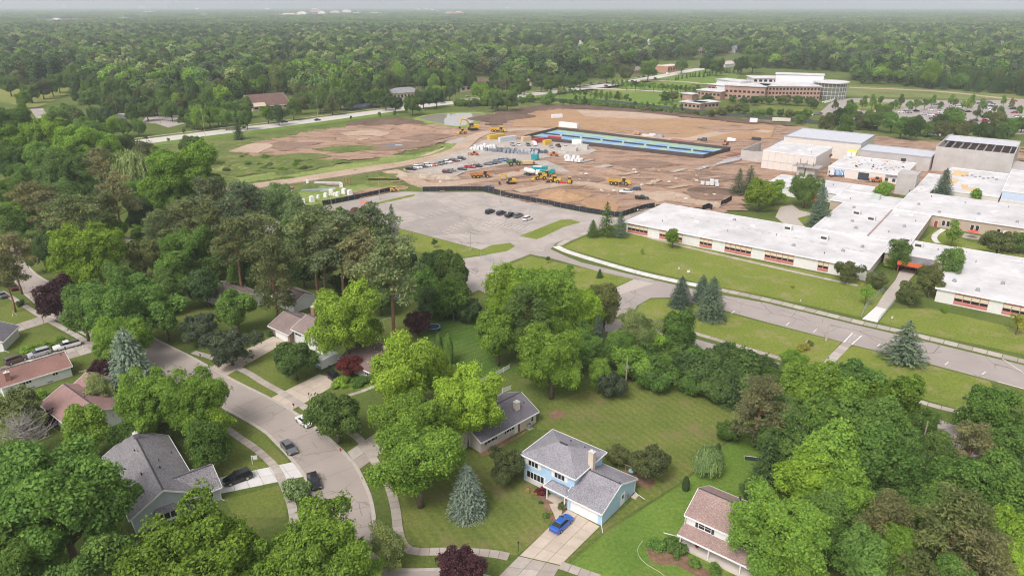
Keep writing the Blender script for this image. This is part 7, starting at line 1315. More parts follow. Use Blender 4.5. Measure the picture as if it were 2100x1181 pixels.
for i, (u, v) in enumerate(((612, 414), (622, 417), (640, 414), (653, 407), (668, 405), (679, 400), (686, 402), (693, 403), (706, 398), (631, 376), (700, 384), (718, 401))):
    t = thing('bulk_bag', 'x', 'bulk bag', at(u, v, .15), R_(20*i), g); m = MB(); s = .8+.25*(i % 3); m.hexa([(-s*.7, -s*.7, 0), (s*.7, -s*.7, 0), (s*.7, s*.7, 0), (-s*.7, s*.7, 0), (-s*.62, -s*.62, s*1.8), (s*.66, -s*.6, s*1.7), (s*.6, s*.64, s*1.8), (-s*.62, s*.6, s*1.75)]); m.build('bag', M('bag_white', (.76, .75, .73), .8, .06), t); MB().box(-s*.3, s*.3, -s*.3, s*.3, s*1.76, s*1.98).build('spout', M('bag_white', (.76, .75, .73), .8, .06), t); CARLAB2 = globals().setdefault('CARLAB2', []); CARLAB2.append((t, 'white bulk bag on the weeds behind the black fence', u))
number_labels(CARLAB2)
for (u, v, L, rot, lab, c) in ((640, 391, 9, 10, 'stack of grey roof panels lying on the weeds', (.30, .34, .36)), (672, 390, 7, 30, 'long galvanised tube sections on the weeds', (.45, .50, .48)), (672, 376, 12, -5, 'steel truss bundle beside the haul road', (.52, .52, .50)), (686, 380, 8, -5, 'rusty steel frames beside the haul road', (.28, .18, .15)), (590, 386, 5, 0, 'red pallet load at the left of the weeds', (.45, .20, .18)), (802, 298, 5, 5, 'blue covered material on the dirt by the track', (.14, .24, .36)), (818, 299, 4, 5, 'pale blue panels beside the covered material', (.38, .48, .58)), (585, 393, 6, 5, 'grey mat lying on the weeds', (.40, .42, .40))):
    stack(u, v, R_(rot), lab, M(f'mat_{u}_{v}', c, .6, .12), 1, 4, 2, L, .5, .3, .15, 'material_stack', 'material stack', 'beam', .3, .05)
g = thing('timber_gantry', 'brown timber frame standing beside the haul road', 'frame', at(713, 378, .3), R_(-20))
for x in (-1.5, 0, 1.5): MB().box(x-.12, x+.12, -.12, .12, 0, 2.6).build('post', M('rusty_brown', (.30, .15, .10), .8), g)
for k, (u, v) in enumerate(((1490, 335), (1496, 332), (1503, 329), (1510, 326), (1517, 322))): t = thing('pipe_stack', f'x', 'pipe', at(u, v, .8), R_(38), 'long pipes beside the concrete wall'); MB().tube([(-11, 0, .4), (11, 0, .4)], .35, 8).build('pipe', M('pipe_grey', (.46, .46, .47), .6, .1), t); t['label'] = f'long grey pipe beside the concrete wall, {ordinal(k+1)} from the left'
t = thing('rebar_bundle', 'rusty red rebar mats on the ground by the concrete wall', 'rebar', at(1508, 318, .8), R_(30))
for k in range(8): MB().tube([(-6, -1.6+k*.45, .1), (6, -1.6+k*.45, .12)], .08, 4).build('bar', M('rebar_red', (.36, .12, .08), .8), t)
g = 'red pipe sections behind the tennis courts'; L2 = []
for k in range(12): t = thing('pipe_section', 'x', 'pipe', at(1378+k*3.6, 288+k*.45, .65), R_(60), g); MB().tube([(-1.6, 0, .5), (1.6, 0, .5)], .5, 8).build('tube', M('pipe_rust', (.42, .20, .17), .7), t); L2.append((t, 'short red pipe behind the tennis courts', 1378+k*3.6))
number_labels(L2)
for (u, v, L, lab, c) in ((1330, 279, 8, 'pale steel beams behind the tennis courts', (.60, .58, .55)), (1440, 288, 5, 'dark machine parts behind the tennis courts', (.10, .10, .11)), (1500, 289, 5, 'white wrapped load behind the tennis courts', (.72, .72, .72)), (1551, 287, 5, 'black low loader parts by the new hall', (.06, .06, .07)), (1305, 275, 4, 'orange material crates behind the tennis courts', (.50, .30, .18)), (1350, 281, 6, 'grey formwork panels behind the tennis courts', (.36, .36, .36))): stack(u, v, R_(-30), lab, M(f'load_{u}', c, .6, .1), 2, 2, 2, L/2, 1.2, .8, .2, 'material_stack', 'material stack', 'bundle', .65, .15)
# box trailer at the brown-roofed house, bus and boats beyond the block hall
t = thing('box_trailer', 'white enclosed box trailer beside the brown-roofed house', 'trailer', at(672, 750, .05), R_(52)); MB().box(-2.4, 2.4, -1.1, 1.1, .45, 2.6).build('body', TWHITE, t); wheels(t, [(-.5, -1.0), (-.5, 1.0)], .36, .25, hub=RIM); MB().box(-2.42, -2.401, -.9, .9, .55, 1.0).build('blue_stripe', M('blue_stripe', (.08, .25, .50), .5), t); MB().tube([(-2.4, 0, .5), (-3.6, 0, .45)], .06, 5).build('drawbar', MBLK, t)
for u, lab in ((1913, 'white bus with green stripe behind the block hall'), (1938, 'white and green bus half hidden by the block hall')): t = thing('parked_bus', lab, 'bus', at(u, 279, .3), R_(-20)); MB().box(-4, 4, -1.2, 1.2, .5, 3.0).build('body', TWHITE, t); MB().box(-3.8, 3.8, -1.23, -1.201, 1.7, 2.4).build('windows', M_glass('bus_glass', (.10, .22, .22), .1), t); wheels(t, [(-2.5, -1.1), (2.5, -1.1), (-2.5, 1.1), (2.5, 1.1)], .5, .3, hub=RIM)
# ================================================================== FENCES, POLES, SIGNS, SMALL THINGS
FAB = M('fence_fabric', (.028, .030, .038), .85, .2, .4); CHAIN = M('galvanised', (.42, .44, .44), .5, .1, 2.0, metal=.5)
def fabric_fence(label, px, H=2.0, seg=3.0, mat=FAB, name='construction_fence', z=.0, top=False):
    path = resample([Vector(GX(u, v)) for u, v in px], seg); t = thing(name, label, 'fence', (*path[0], z)); o = path[0]; r_ = random.Random(int(px[0][0]))
    for i, (a, b) in enumerate(zip(path, path[1:])):
        d = (b-a).normalized(); nn = Vector((-d.y, d.x))*.025; j0, j1 = r_.uniform(-.05, .05), r_.uniform(-.05, .05); a_, b_ = a-o, b-o; m = MB()
        m.hexa([(*(a_-nn), .05), (*(b_-nn), .05), (*(b_+nn), .05), (*(a_+nn), .05), (*(a_-nn), H+j0), (*(b_-nn), H+j1), (*(b_+nn), H+j1), (*(a_+nn), H+j0)]); m.build('fabric_panel', mat, t); MB().tube([(*a_, 0), (*a_, H+.12)], .04, 4).build('post', CHAIN, t)
    return t
fabric_fence('black fabric fence behind the bulk bags left of the lot gate', [(661, 422), (740, 407), (811, 391.5)]); fabric_fence('long black fabric fence along the top of the school lot', [(867, 392.5), (930, 391.5), (990, 391.5), (1040, 404), (1197, 435), (1269, 446), (1322, 428.5), (1351, 424)]); fabric_fence('short sagging black fabric fence behind the school wing', [(1439, 434), (1452, 428), (1465, 435)], 2.4); fabric_fence('black fabric fence piece beside the courtyard trees', [(1477, 425), (1490, 418), (1503, 411)], 2.4)
fabric_fence('long dark wire fence along the far side of the site', [(960, 222), (1010, 214), (1100, 208), (1250, 212), (1400, 229), (1500, 240), (1620, 250), (1740, 262), (1800, 268)], 2.2, 9.0, M('dark_mesh', (.075, .085, .075), .9, .2, .3), 'wire_fence', .4)
def rail_fence(label, px, H, seg, mat, name='chain_link_fence', bars=7, cat='fence'):
    path = resample([Vector(GX(u, v)) for u, v in px], seg); t = thing(name, label, cat, (*path[0], 0)); o = path[0]
    for i, (a, b) in enumerate(zip(path, path[1:])):
        a_, b_ = a-o, b-o; MB().tube([(*a_, 0), (*a_, H+.05)], .04, 5).build('post', mat, t); m = MB(); m.tube([(*a_, H), (*b_, H)], .03, 4)
        for k in range(bars): p = a_.lerp(b_, (k+.5)/bars); m.tube([(*p, .05), (*p, H)], .012, 3, False)
        for z in (.08, H*.5): m.tube([(*a_, z), (*b_, z)], .012, 3, False)
        m.build('mesh_panel', mat, t)
    return t
rail_fence('chain link fence left of the school entrance path', [(1766, 651), (1775, 632), (1790, 615), (1815, 595)], 1.6, 2.4, CHAIN); rail_fence('chain link fence right of the school entrance path', [(1801, 660), (1822, 635), (1838, 618)], 1.4, 2.4, CHAIN); rail_fence('chain link gate fence by the spruces', [(1270, 615), (1302, 630), (1325, 637)], 1.6, 2.2, CHAIN); rail_fence('chain link gate between lot and back road', [(985, 530), (1005, 536), (1020, 545)], 1.8, 2.2, CHAIN)
rail_fence('split rail timber fence beside the purple tree', [(788, 690), (815, 680), (850, 666)], 1.1, 2.4, WOOD, 'timber_fence', 0)
def picket(label, px, H=1.1, seg=2.4):
    path = resample([Vector(GX(u, v)) for u, v in px], seg); t = thing('picket_fence', label, 'fence', (*path[0], 0)); o = path[0]
    for a, b in zip(path, path[1:]):
        a_, b_ = a-o, b-o; MB().box(a_.x-.06, a_.x+.06, a_.y-.06, a_.y+.06, 0, H+.12).build('post', WHITE, t); d = (b_-a_).normalized(); n_ = Vector((-d.y, d.x))*.015
        for z in (.2, H-.1): m = MB(); m.hexa([(*(a_-n_), z), (*(b_-n_), z), (*(b_+n_), z), (*(a_+n_), z), (*(a_-n_), z+.09), (*(b_-n_), z+.09), (*(b_+n_), z+.09), (*(a_+n_), z+.09)]); m.build('rail', WHITE, t)
        for k in range(11): p = a_.lerp(b_, (k+.7)/12); q = p+d*.11; m = MB(); m.hexa([(*(p+n_*1.2), .08), (*(q+n_*1.2), .08), (*(q+n_*2.4), .08), (*(p+n_*2.4), .08), (*(p+n_*1.2), H), (*(q+n_*1.2), H), (*(q+n_*2.4), H), (*(p+n_*2.4), H)]); m.build('picket', WHITE, t)
picket('white picket fence crossing the back gardens', [(985, 787), (1020, 770), (1052, 752)]); picket('short white picket fence behind the ranch house', [(1030, 806), (1060, 795)])
# lamp posts of the lot
def lamp(u, v, h, rot, label, arms=1):
    t = thing('lamp_post', label, 'lamp post', at(u, v, 0), rot, 'parking lot lamp posts'); MB().tube([(0, 0, 0), (0, 0, .7)], .28, 8).build('base', CONC[2], t); MB().tube([(0, 0, .7), (0, 0, h)], [.10, .07], 7).build('pole', M('tan_pole', (.45, .36, .29), .6), t)
    for k in range(arms): s = 1-2*k; MB().tube([(0, 0, h-.1), (s*.9, 0, h+.05)], .04, 5).build('arm', METALGREY, t); MB().box(s*.9-.35, s*.9+.35, -.16, .16, h-.02, h+.12).build('lantern', METALGREY, t)
lamp(965, 514, 7.2, R_(20), 'tan lamp post at the lower corner of the lot', 1); lamp(1026, 415, 9.5, R_(200), 'tan lamp post inside the school lot', 1); lamp(779, 409, 8.0, R_(20), 'lamp post on the thin grass strip of the lot', 1); lamp(681, 435, 7.5, R_(20), 'lamp post beside the rust-red trees', 1)
lamp(1694, 699, 4.2, R_(-37), 'short lamp post at the edge of the school drive', 1); lamp(962, 353, 9, R_(20), 'lamp post in the gravel lot', 1); lamp(1267, 400, 8, R_(10), 'lamp post beside the white pickup on the site', 1)
def pole(u, v, h, label, arms=1, rot=0.0, z=0.0, mat=None, r=.15):
    t = thing('utility_pole', label, 'utility pole', at(u, v, z), rot, 'utility poles'); MB().tube([(0, 0, 0), (0, 0, h)], [r, r*.65], 7).build('pole', mat or M('pole_wood', (.36, .29, .22), .9, .15, 1.5), t)
    for k in range(arms): MB().box(-1.1, 1.1, -.06, .06, h-.5-k*1.0, h-.36-k*1.0).build('crossarm', WOOD, t)
    for x in (-.9, 0, .9)[:3 if arms else 0]: MB().tube([(x, 0, h-.36), (x, 0, h-.14)], .05, 5).build('insulator', METALGREY, t)
    return t
wires = []
P1 = pole(1282, 805, 8.6, 'brown utility pole standing on the mown lawn', 0); MB().box(-.25, .25, -.35, -.16, 5.9, 6.6).build('transformer', METALGREY, P1); P2 = pole(1880, 955, 9.2, 'utility pole in the wood at the lower right', 0); P3 = pole(877, 640, 9.4, 'grey utility pole behind the trampoline', 0, mat=M('grey_pole', (.42, .40, .38), .9))
for i, (u, v, h, lab) in enumerate(((653, 248, 17, 'tallest wooden utility pole beside the wide road'), (421, 279, 18, 'utility pole by the wide road beside the clipped trees'), (331, 261, 12, 'utility pole at the corner of the small car park'), (282, 250, 12, 'utility pole between the clipped trees and the pale building'), (857, 226, 18, 'utility pole before the grey-roofed office'), (932, 217, 10, 'short utility pole beside the wide road'), (1036, 196, 15, 'utility pole left of the hedge row'), (1163, 178, 14, 'utility pole before the dark trees'), (1261, 167, 14, 'utility pole at the far end of the hedge row'), (243, 247, 13, 'utility pole behind the pale-roofed building'), (176, 216, 10, 'utility pole in the left tree belt'), (1117, 184, 14, 'thin utility pole between the street trees'), (1398, 150, 14, 'utility pole beside the far orange shops'))): pole(u, v, h, lab, 1 if i % 2 == 0 else 2, R_(40))
def wire(a, b, label, sag=.8, r=.018, n=10):
    A, B = Vector(a), Vector(b); pts = [A.lerp(B, k/n)-Vector((0, 0, sag*4*(k/n)*(1-k/n))) for k in range(n+1)]; o = MB().tube(pts, r, 4).build('overhead_wire', M('cable', (.10, .10, .10), .7), None); tag(o, label, 'wire', 'overhead wires')
b1, b2, b3 = P1.location, P2.location, P3.location
for k, zz in enumerate((8.4, 6.2, 5.7)): wire((b1.x, b1.y, zz), (b2.x, b2.y, zz+.4), f'{["upper", "middle", "lowest"][k]} overhead wire from the lawn pole to the lower right wood', .9); wire((b3.x, b3.y, zz+.6), (b1.x, b1.y, zz), f'{["upper", "middle", "lowest"][k]} overhead wire from the trampoline pole to the lawn pole', 1.0)
# trampolines, play frame
def tramp(u, v, label, d=3.6):
    t = thing('trampoline', label, 'trampoline', at(u, v, 0)); MB().tube([(0, 0, .84), (0, 0, .87)], d/2-.25, 20).build('mat', M('tramp_mat', (.045, .05, .06), .8), t); MB().ring((0, 0), d/2-.25, d/2, .84, .92, 20).build('pad', M('pale_blue_pad', (.16, .34, .50), .6), t)
    for k in range(6): a = k*1.047; MB().tube([(math.cos(a)*(d/2-.1), math.sin(a)*(d/2-.1), 0), (math.cos(a)*(d/2-.1), math.sin(a)*(d/2-.1), .84)], .03, 5).build('leg', METALGREY, t)
tramp(889, 676, 'round blue-rimmed trampoline beside the purple tree'); tramp(823, 616, 'trampoline under the pines, with a blue rim', 3.8)
t = thing('swing_frame', 'small metal play frame under the lime maple', 'play frame', at(797, 668, 0), R_(30))
for x in (-1.4, 1.4):
    for y in (-.7, .7): MB().tube([(x, y, 0), (x, 0, 2.1)], .04, 5).build('leg', CHAIN, t)
MB().tube([(-1.4, 0, 2.1), (1.4, 0, 2.1)], .045, 5).build('top_bar', CHAIN, t)
# mailboxes, posts, signs
def mailbox(u, v, label, rot=0.0): t = thing('mailbox', label, 'mailbox', at(u, v, 0), rot, 'mailboxes'); MB().box(-.05, .05, -.05, .05, 0, 1.0).build('post', WOOD, t); m = MB(); m.xprism([(-.12, 1.0), (.12, 1.0), (.12, 1.2), (.0, 1.29), (-.12, 1.2)], -.28, .28); m.build('box', BLACKIRON, t)
mailbox(603, 839, 'black mailbox at the end of the long driveway', .6); mailbox(412, 736, 'white-flagged mailbox under the grey-green oak', .6)
def yard_lamp(u, v, label, h=2.0): t = thing('yard_lamp', label, 'lamp', at(u, v, 0), 0, 'garden post lamps'); MB().tube([(0, 0, 0), (0, 0, h-.4)], .045, 6).build('post', BLACKIRON, t); MB().tube([(0, 0, h-.4), (0, 0, h-.05)], [.10, .16], 6).build('lantern', BLACKIRON, t); MB().tube([(0, 0, h-.05), (0, 0, h+.1)], [.19, .03], 6).build('cap', BLACKIRON, t)
yard_lamp(137, 727, 'black post lamp beside the white pickup'); yard_lamp(90, 663, 'black post lamp at the upper left driveway'); yard_lamp(635, 823, 'black post lamp beside the long driveway'); yard_lamp(1063, 1130, 'thin dark post lamp on the front lawn of the blue house', 1.8)
t = thing('marker_post', 'short white post beside the shared driveway', 'post', at(172, 720, 0)); MB().box(-.06, .06, -.06, .06, 0, 1.6).build('post', WHITE, t)
t = thing('estate_sign', 'white hanging yard sign on the lawn of the grey house', 'sign', at(518, 952, 0), R_(10)); MB().box(-.05, .05, -.05, .05, 0, 1.9).build('post', WHITE, t); MB().box(-.05, 1.0, -.04, .04, 1.7, 1.8).build('arm', WHITE, t); MB().box(.2, .95, -.02, .02, 1.0, 1.62).build('board', M('pale_sign', (.66, .72, .74), .5), t)
t = thing('fire_hydrant', 'small red fire hydrant on the kerb under the dark street tree', 'hydrant', at(698, 925, 0)); MB().tube([(0, 0, 0), (0, 0, .55), (0, 0, .72)], [.13, .13, .05], 8).build('barrel', M('hydrant_red', (.45, .08, .05), .5), t); MB().tube([(-.2, 0, .42), (.2, 0, .42)], .06, 6).build('outlet', M('hydrant_red', (.45, .08, .05), .5), t)
def sign(u, v, label, h=2.2, w=.5, c=(.60, .60, .58), rot=0.0, bh=.6): t = thing('traffic_sign', label, 'sign', at(u, v, 0), rot, 'small signs on posts'); MB().tube([(0, 0, 0), (0, 0, h)], .035, 5).build('post', METALGREY, t); MB().box(-w/2, w/2, -.05, -.03, h-bh, h).build('board', M(f'sign_{u}', c, .5), t)
sign(1302, 571, 'white sign at the corner of the triangle lawn', 2.2); sign(1391, 563, 'thin sign post on the school lawn', 2.4); sign(1411, 567, 'white box sign on the school lawn', 2.0, .9, (.78, .78, .78)); sign(1826, 666, 'sign post beside the school footpath', 2.4); sign(1641, 622, 'small white marker on the school lawn', 1.2, .3); sign(1973, 832, 'dark sign board on the lower school lawn', 2.2, .8, (.06, .08, .07)); sign(1694, 757, 'slim sign where the footpath meets the back road', 3.2, .5, (.25, .28, .20)); sign(1676, 756, 'low wooden marker where the footpath meets the back road', 1.2, .5, (.30, .24, .18)); sign(1307, 440, 'white notice on the fence by the school wing', 2.2, .5, (.75, .75, .75)); sign(903, 379, 'white notice box behind the black fence', 1.8, 1.0, (.75, .75, .75)); sign(440, 365, 'white-based marker pole on the weed field', 4.5, .3); sign(652, 440, 'thin post at the edge of the access road', 2.4, .15); sign(1316, 523, 'stake of the sapling on the school lawn', 1.6, .12)
t = thing('school_sign', 'weathered wooden school sign in the yellow shrubs', 'sign', at(1651, 716, 0), R_(55)); MB().box(-1.2, 1.2, -.12, .12, .4, 2.0).build('board', M('sign_wood', (.40, .29, .17), .8, .15), t)
for x in (-1.25, 1.25): MB().box(x-.1, x+.1, -.1, .1, 0, 2.2).build('post', WOOD, t)
t = thing('safety_netting', 'heap of orange plastic safety netting at the lot entrance', 'netting', at(750, 417, 0), R_(10)); m = MB()
for k in range(7): m.hexa([(-2.4, -.8+k*.25, 0), (2.2, -.8+k*.25, 0), (2.2, -.75+k*.25, 0), (-2.4, -.75+k*.25, 0), (-2.3, -.8+k*.25, .5+.2*(k % 3)), (2.0, -.8+k*.25, .4+.25*(k % 2)), (2.0, -.75+k*.25, .4+.25*(k % 2)), (-2.3, -.75+k*.25, .5+.2*(k % 3))])
m.build('net_fold', M('orange_net', (.80, .32, .20), .8), t)
t = thing('excavator_bucket', 'rusty machine bucket lying on the site', 'bucket', at(1060, 351, .6)); m = MB(); m.xprism([(-1.2, 0), (1.2, 0), (1.0, 1.6), (.6, 1.7), (-1.0, 1.2)], -1.2, 1.2); m.build('shell', M('rusty_brown', (.30, .15, .10), .8), t)
t = thing('garden_net', 'small white-posted net on the lush lawn at right', 'net', at(1545, 945, 0), R_(-12)); MB().tube([(-1.6, 0, 0), (-1.6, 0, .9), (1.6, 0, .9), (1.6, 0, 0)], .04, 5).build('frame', WHITE, t); MB().box(-1.55, 1.55, -.01, .01, .1, .86).build('netting', DARKTRIM, t)
t = thing('garden_hose', 'thin pale garden hose lying on the lush lawn', 'hose', at(1310, 1130, 0)); b = t.location; MB().tube([(p.x-b.x, p.y-b.y, .04) for p in gpath([(1318, 1108), (1308, 1125), (1312, 1142), (1328, 1158), (1352, 1172), (1366, 1184)])], .035, 5).build('hose', M('pale_hose', (.45, .52, .36), .6), t)
t = thing('stone_edging', 'pale stones edging the purple tree at left', 'stones', at(177, 763, 0))
for k in range(7): MB().box(-1.5+k*.5, -1.1+k*.5, -.3+.1*(k % 3), .1+.1*(k % 3), 0, .3+.05*(k % 3)).build('stone', M('pale_stone', (.52, .46, .36), .9, .15), t)
t = thing('blue_tarp', 'small blue tarp glimpsed between pines', 'tarp', at(486, 535, 2)); m = MB(); m.hexa([(-1.2, -.8, 0), (1.2, -.8, 0), (1.2, .8, 0), (-1.2, .8, 0), (-1.1, -.7, .3), (1.0, -.6, .5), (1.1, .8, .25), (-1.0, .7, .45)]); m.build('sheet', M('tarp_blue', (.08, .24, .55), .6), t)
t = thing('leaning_rack', 'small white frame leaning on the pine trunk at the left lawn', 'frame', at(30, 648, 0), .4); MB().tube([(-.5, 0, 0), (0, 0, 1.5), (.5, 0, 0)], .05, 4).build('frame', WHITE, t)
g = 'red flower pots on the white porch'; L3 = []
for u, v in ((1429, 1122), (1447, 1124), (1463, 1131)): t = thing('flower_pot', 'x', 'flower pot', at(u, v, .3), 0, g); MB().tube([(0, 0, 0), (0, 0, .35)], [.16, .22], 8).build('pot', M('clay', (.30, .14, .09), .8), t); o = link(bpy.data.objects.new('flowers', PROTO['bush'][0][1]), t); o.scale = (.26, .26, .3); o.location = (0, 0, .3); o.color = (.30, .03, .06, 1); L3.append((t, 'red-flowered pot on the porch of the white house', u))
number_labels(L3)
# spoil heaps
def heap(u, v, L, W, H, rot, mat, label, seed, name='soil_heap'):
    p = G(u, v, 0); t = rs = np.random.RandomState(seed); n = 26; m = MB(); xs = np.linspace(-1, 1, n); hgt = {}
    ph = rs.rand(8, 3)
    for i, x in enumerate(xs):
        for j, y in enumerate(xs):
            r = math.sqrt(x*x+y*y); b = max(0, 1-r**1.6)**.8; wob = sum(math.sin((3+6*a)*(x*math.cos(6.28*c)+y*math.sin(6.28*c))+6.28*d) for a, c, d in ph)/8; hgt[i, j] = H*b*(1+.45*wob)+(rs.rand()-.5)*.12*H*(b > .05)-.15
    for i in range(n-1):
        for j in range(n-1): m.quad(*[(xs[a]*L/2, xs[b]*W/2, hgt[a, b]) for a, b in ((i, j), (i+1, j), (i+1, j+1), (i, j+1))])
    o = m.build(name, mat, None, True); o.location = (p.x, p.y, .3); o.rotation_euler.z = rot; tag(o, label, 'soil heap', 'spoil heaps on the site')
heap(790, 253, 52, 20, 3.2, R_(10), DARKDIRT, 'long dark soil heap in front of the pond', 1); heap(842, 264, 34, 18, 2.4, R_(5), DIRT, 'brown soil heap right of the long dark one', 2); heap(1030, 243, 56, 30, 2.6, R_(20), DARKDIRT, 'dark soil bank right of the pond', 3); heap(1155, 404, 22, 16, 2.6, R_(-20), SAND, 'orange sand heap behind the black fence', 4)
heap(930, 272, 26, 12, 2.0, R_(5), DIRT, 'rough brown heap beside the excavator', 5); heap(640, 290, 40, 16, 1.2, R_(0), DIRT, 'low brown spoil ridge at the left of the site', 6); heap(900, 366, 22, 9, 2.0, R_(-5), M_dirt('rubble', [(.3, (.30, .22, .16)), (.6, (.45, .38, .30)), (.8, (.58, .53, .47))], .3), 'broken rubble heap at the near side of the gravel lot', 7); heap(860, 362, 26, 8, 1.5, R_(5), M_dirt('rubble', []), 'pale rubble heap beside the weed strip', 8)
heap(740, 283, 30, 12, 1.2, R_(3), DIRT, 'low spoil ridge behind the weed field', 9); heap(1470, 395, 26, 14, 1.8, R_(-20), DARKDIRT, 'dark rubble heap beside the courtyard spruces', 10); heap(1250, 352, 30, 10, 1.2, R_(-20), DIRT, 'low brown ridge in the middle of the site', 11)
rs_ = random.Random(21); L4 = []
for k in range(70):
    u, v = rs_.uniform(1180, 1500), rs_.uniform(325, 420)
    if v > 330+(u-1180)*.02 and v < 395+(u-1180)*.1:
        t = MB(); s = rs_.uniform(.3, 1.0); t.hexa([(-s, -s*.7, 0), (s, -s*.8, 0), (s*.9, s*.7, 0), (-s*.8, s*.8, 0), (-s*.7, -s*.6, s*.6), (s*.8, -s*.5, s*.5), (s*.7, s*.5, s*.7), (-s*.6, s*.6, s*.55)]); o = t.build('rubble_block', [M('rubble_pale', (.56, .51, .46), .9, .15), M('rubble_brown', (.38, .28, .21), .9, .15)][k % 2]); o.location = at(u, v, .55); o.rotation_euler.z = rs_.uniform(0, 3); tag(o, 'x', 'rubble', 'rubble blocks strewn over the site'); L4.append((o, 'rough concrete rubble block strewn over the site', u))
number_labels(L4)
# ================================================================== BEYOND THE SITE
# red brick campus building
FBR = M_brick('campus_brick', (.40, .24, .18), (.36, .21, .155), (.44, .34, .28), 1.2); CREAM = M('cream_cladding', (.68, .63, .56), .7, .05, .3)
def fsky(u, v, z): return Vector(GX(u, v, z))
CO, CA = Vector(GX(1432, 196)), R_(-38.0); C1 = Vector((math.cos(CA), math.sin(CA))); C2 = Vector((-C1.y, C1.x))
def c_local(u, v, z): d = Vector(GX(u, v, z))-CO; return d.dot(C1), d.dot(C2)
cb = thing('campus_building', 'large red brick campus building with white roofs and a round glass hall', 'building', (CO.x, CO.y, 0), CA)
def cblock(u0, v0, u1, v1, zt, depth, mat, rows, roof=ROOFW, nm='wing', nwin=12, win_h=1.7):
    """front edge of the roof between two photo points"""
    (a0, b0), (a1, b1) = c_local(u0, v0, zt), c_local(u1, v1, zt); d = Vector((a1-a0, b1-b0)); L = d.length; d.normalize(); n_ = Vector((-d.y, d.x))
    P = lambda s, o, z: (a0+d.x*s+n_.x*o, b0+d.y*s+n_.y*o, z)
    w = MB().hexa([P(0, 0, 0), P(L, 0, 0), P(L, depth, 0), P(0, depth, 0), P(0, 0, zt-.2), P(L, 0, zt-.2), P(L, depth, zt-.2), P(0, depth, zt-.2)]).build(nm, mat, cb); e = .8
    MB().hexa([P(-e, -e, zt-.19), P(L+e, -e, zt-.19), P(L+e, depth+e, zt-.19), P(-e, depth+e, zt-.19), P(-e, -e, zt+.3), P(L+e, -e, zt+.3), P(L+e, depth+e, zt+.3), P(-e, depth+e, zt+.3)]).build('roof', roof, w)
    for z in rows:
        s = L/nwin
        for k in range(nwin): MB().hexa([P(s*(k+.2), -.06, z), P(s*(k+.8), -.06, z), P(s*(k+.8), -.003, z), P(s*(k+.2), -.003, z), P(s*(k+.2), -.06, z+win_h), P(s*(k+.8), -.06, z+win_h), P(s*(k+.8), -.003, z+win_h), P(s*(k+.2), -.003, z+win_h)]).build('window', GLASS, w)
    return w
cblock(1487, 175, 1570, 179, 11.5, 26, FBR, (2.0, 6.0), nwin=9); cblock(1570, 177, 1684, 178, 11.5, 26, FBR, (1.5, 5.0, 8.4), nwin=16); cblock(1452, 173, 1500, 178, 8.5, 30, FBR, (4.8,), nwin=6); cblock(1430, 185, 1478, 189, 6.5, 18, FBR, (3.0,), nwin=6)
cblock(1395, 209, 1436, 213, 4.6, 12, FBR, (1.4,), nwin=5); cblock(1437, 212, 1475, 209, 4.6, 12, FBR, (1.4,), nwin=5); cblock(1400, 192, 1420, 194, 7.5, 8, FBR, (), nwin=1)
cblock(1545, 161, 1690, 162, 14.5, 24, CREAM, (11.5,), nwin=14, win_h=2.0); cblock(1592, 152, 1690, 155, 18.5, 14, TWHITE, (), nwin=1); cblock(1470, 163, 1520, 168, 13.5, 14, TWHITE, (), nwin=1)
# round glass hall
a, b = c_local(1705, 168, 14.0); m = MB(); m.tube([(a, b, 0), (a, b, 13.6)], 13.0, 26); gh = m.build('glass_hall', M_glass('hall_glass', (.15, .155, .125), .15), cb)
for k in range(26): t_ = 2*math.pi*k/26; MB().tube([(a+13.1*math.cos(t_), b+13.1*math.sin(t_), 0), (a+13.1*math.cos(t_), b+13.1*math.sin(t_), 13.6)], .14, 4).build('mullion', M('pale_mullion', (.58, .60, .54), .5), gh)
for z in (3.2, 6.4, 9.8): MB().ring((a, b), 13.0, 13.25, z, z+.35, 26).build('floor_band', M('pale_mullion', (.58, .60, .54), .5), gh)
MB().tube([(a, b, 13.6), (a, b, 14.4)], 14.6, 28).build('roof', ROOFW, gh)
# smaller far buildings: (name, label, u, v_base, width m, depth m, height m, rot, wall, roof kind, roof mat)
def far_house(name, label, u, v, w, d, h, rot, wall, roof, kind='flat', cat='building', zr=0, win=0):
    p = G(u, v, 0); t = thing(name, label, cat, (p.x, p.y, 0), R_(rot))
    if kind == 'flat': MB().box(-w/2, w/2, -d/2, d/2, 0, h).build('wall', wall, t); MB().box(-w/2-.3, w/2+.3, -d/2-.3, d/2+.3, h, h+.5).build('roof', roof, t)
    elif kind == 'hip': hip(t, -w/2, w/2, -d/2, d/2, h, zr, d*.5, wall, roof, .9)
    else: gable(t, -w/2, w/2, -d/2, d/2, h, zr, wall, roof, oh=.8)
    for k in range(win): s = w/win; MB().box(-w/2+s*(k+.25), -w/2+s*(k+.75), -d/2-.08, -d/2-.003, h*.35, h*.75).build('window', GLASS, t)
    return t
DKB = M_shingle('dark_rust_shingle', [(.14, .085, .07), (.17, .105, .09), (.19, .12, .10)]); CRM = M('cream_wall', (.56, .48, .37), .8, .06, .5); BRK2 = M_brick('orange_brick', (.46, .22, .13), (.40, .18, .11), (.5, .4, .32), 1.0)
t = far_house('church_hall', 'brown-roofed church hall with a pale lower slope beyond the wide road', 545, 222, 30, 24, 3.5, 40, CRM, DKB, 'gable', zr=11, win=5); MB().hexa([(-15.5, -13.2, 3.2), (-4, -13.2, 3.2), (-4, -4, 7.6), (-15.5, -4, 7.6), (-15.5, -13.2, 3.5), (-4, -13.2, 3.5), (-4, -4, 8.0), (-15.5, -4, 8.0)]).build('pale_roof_slope', M('pale_roof', (.52, .42, .32), .8), t)
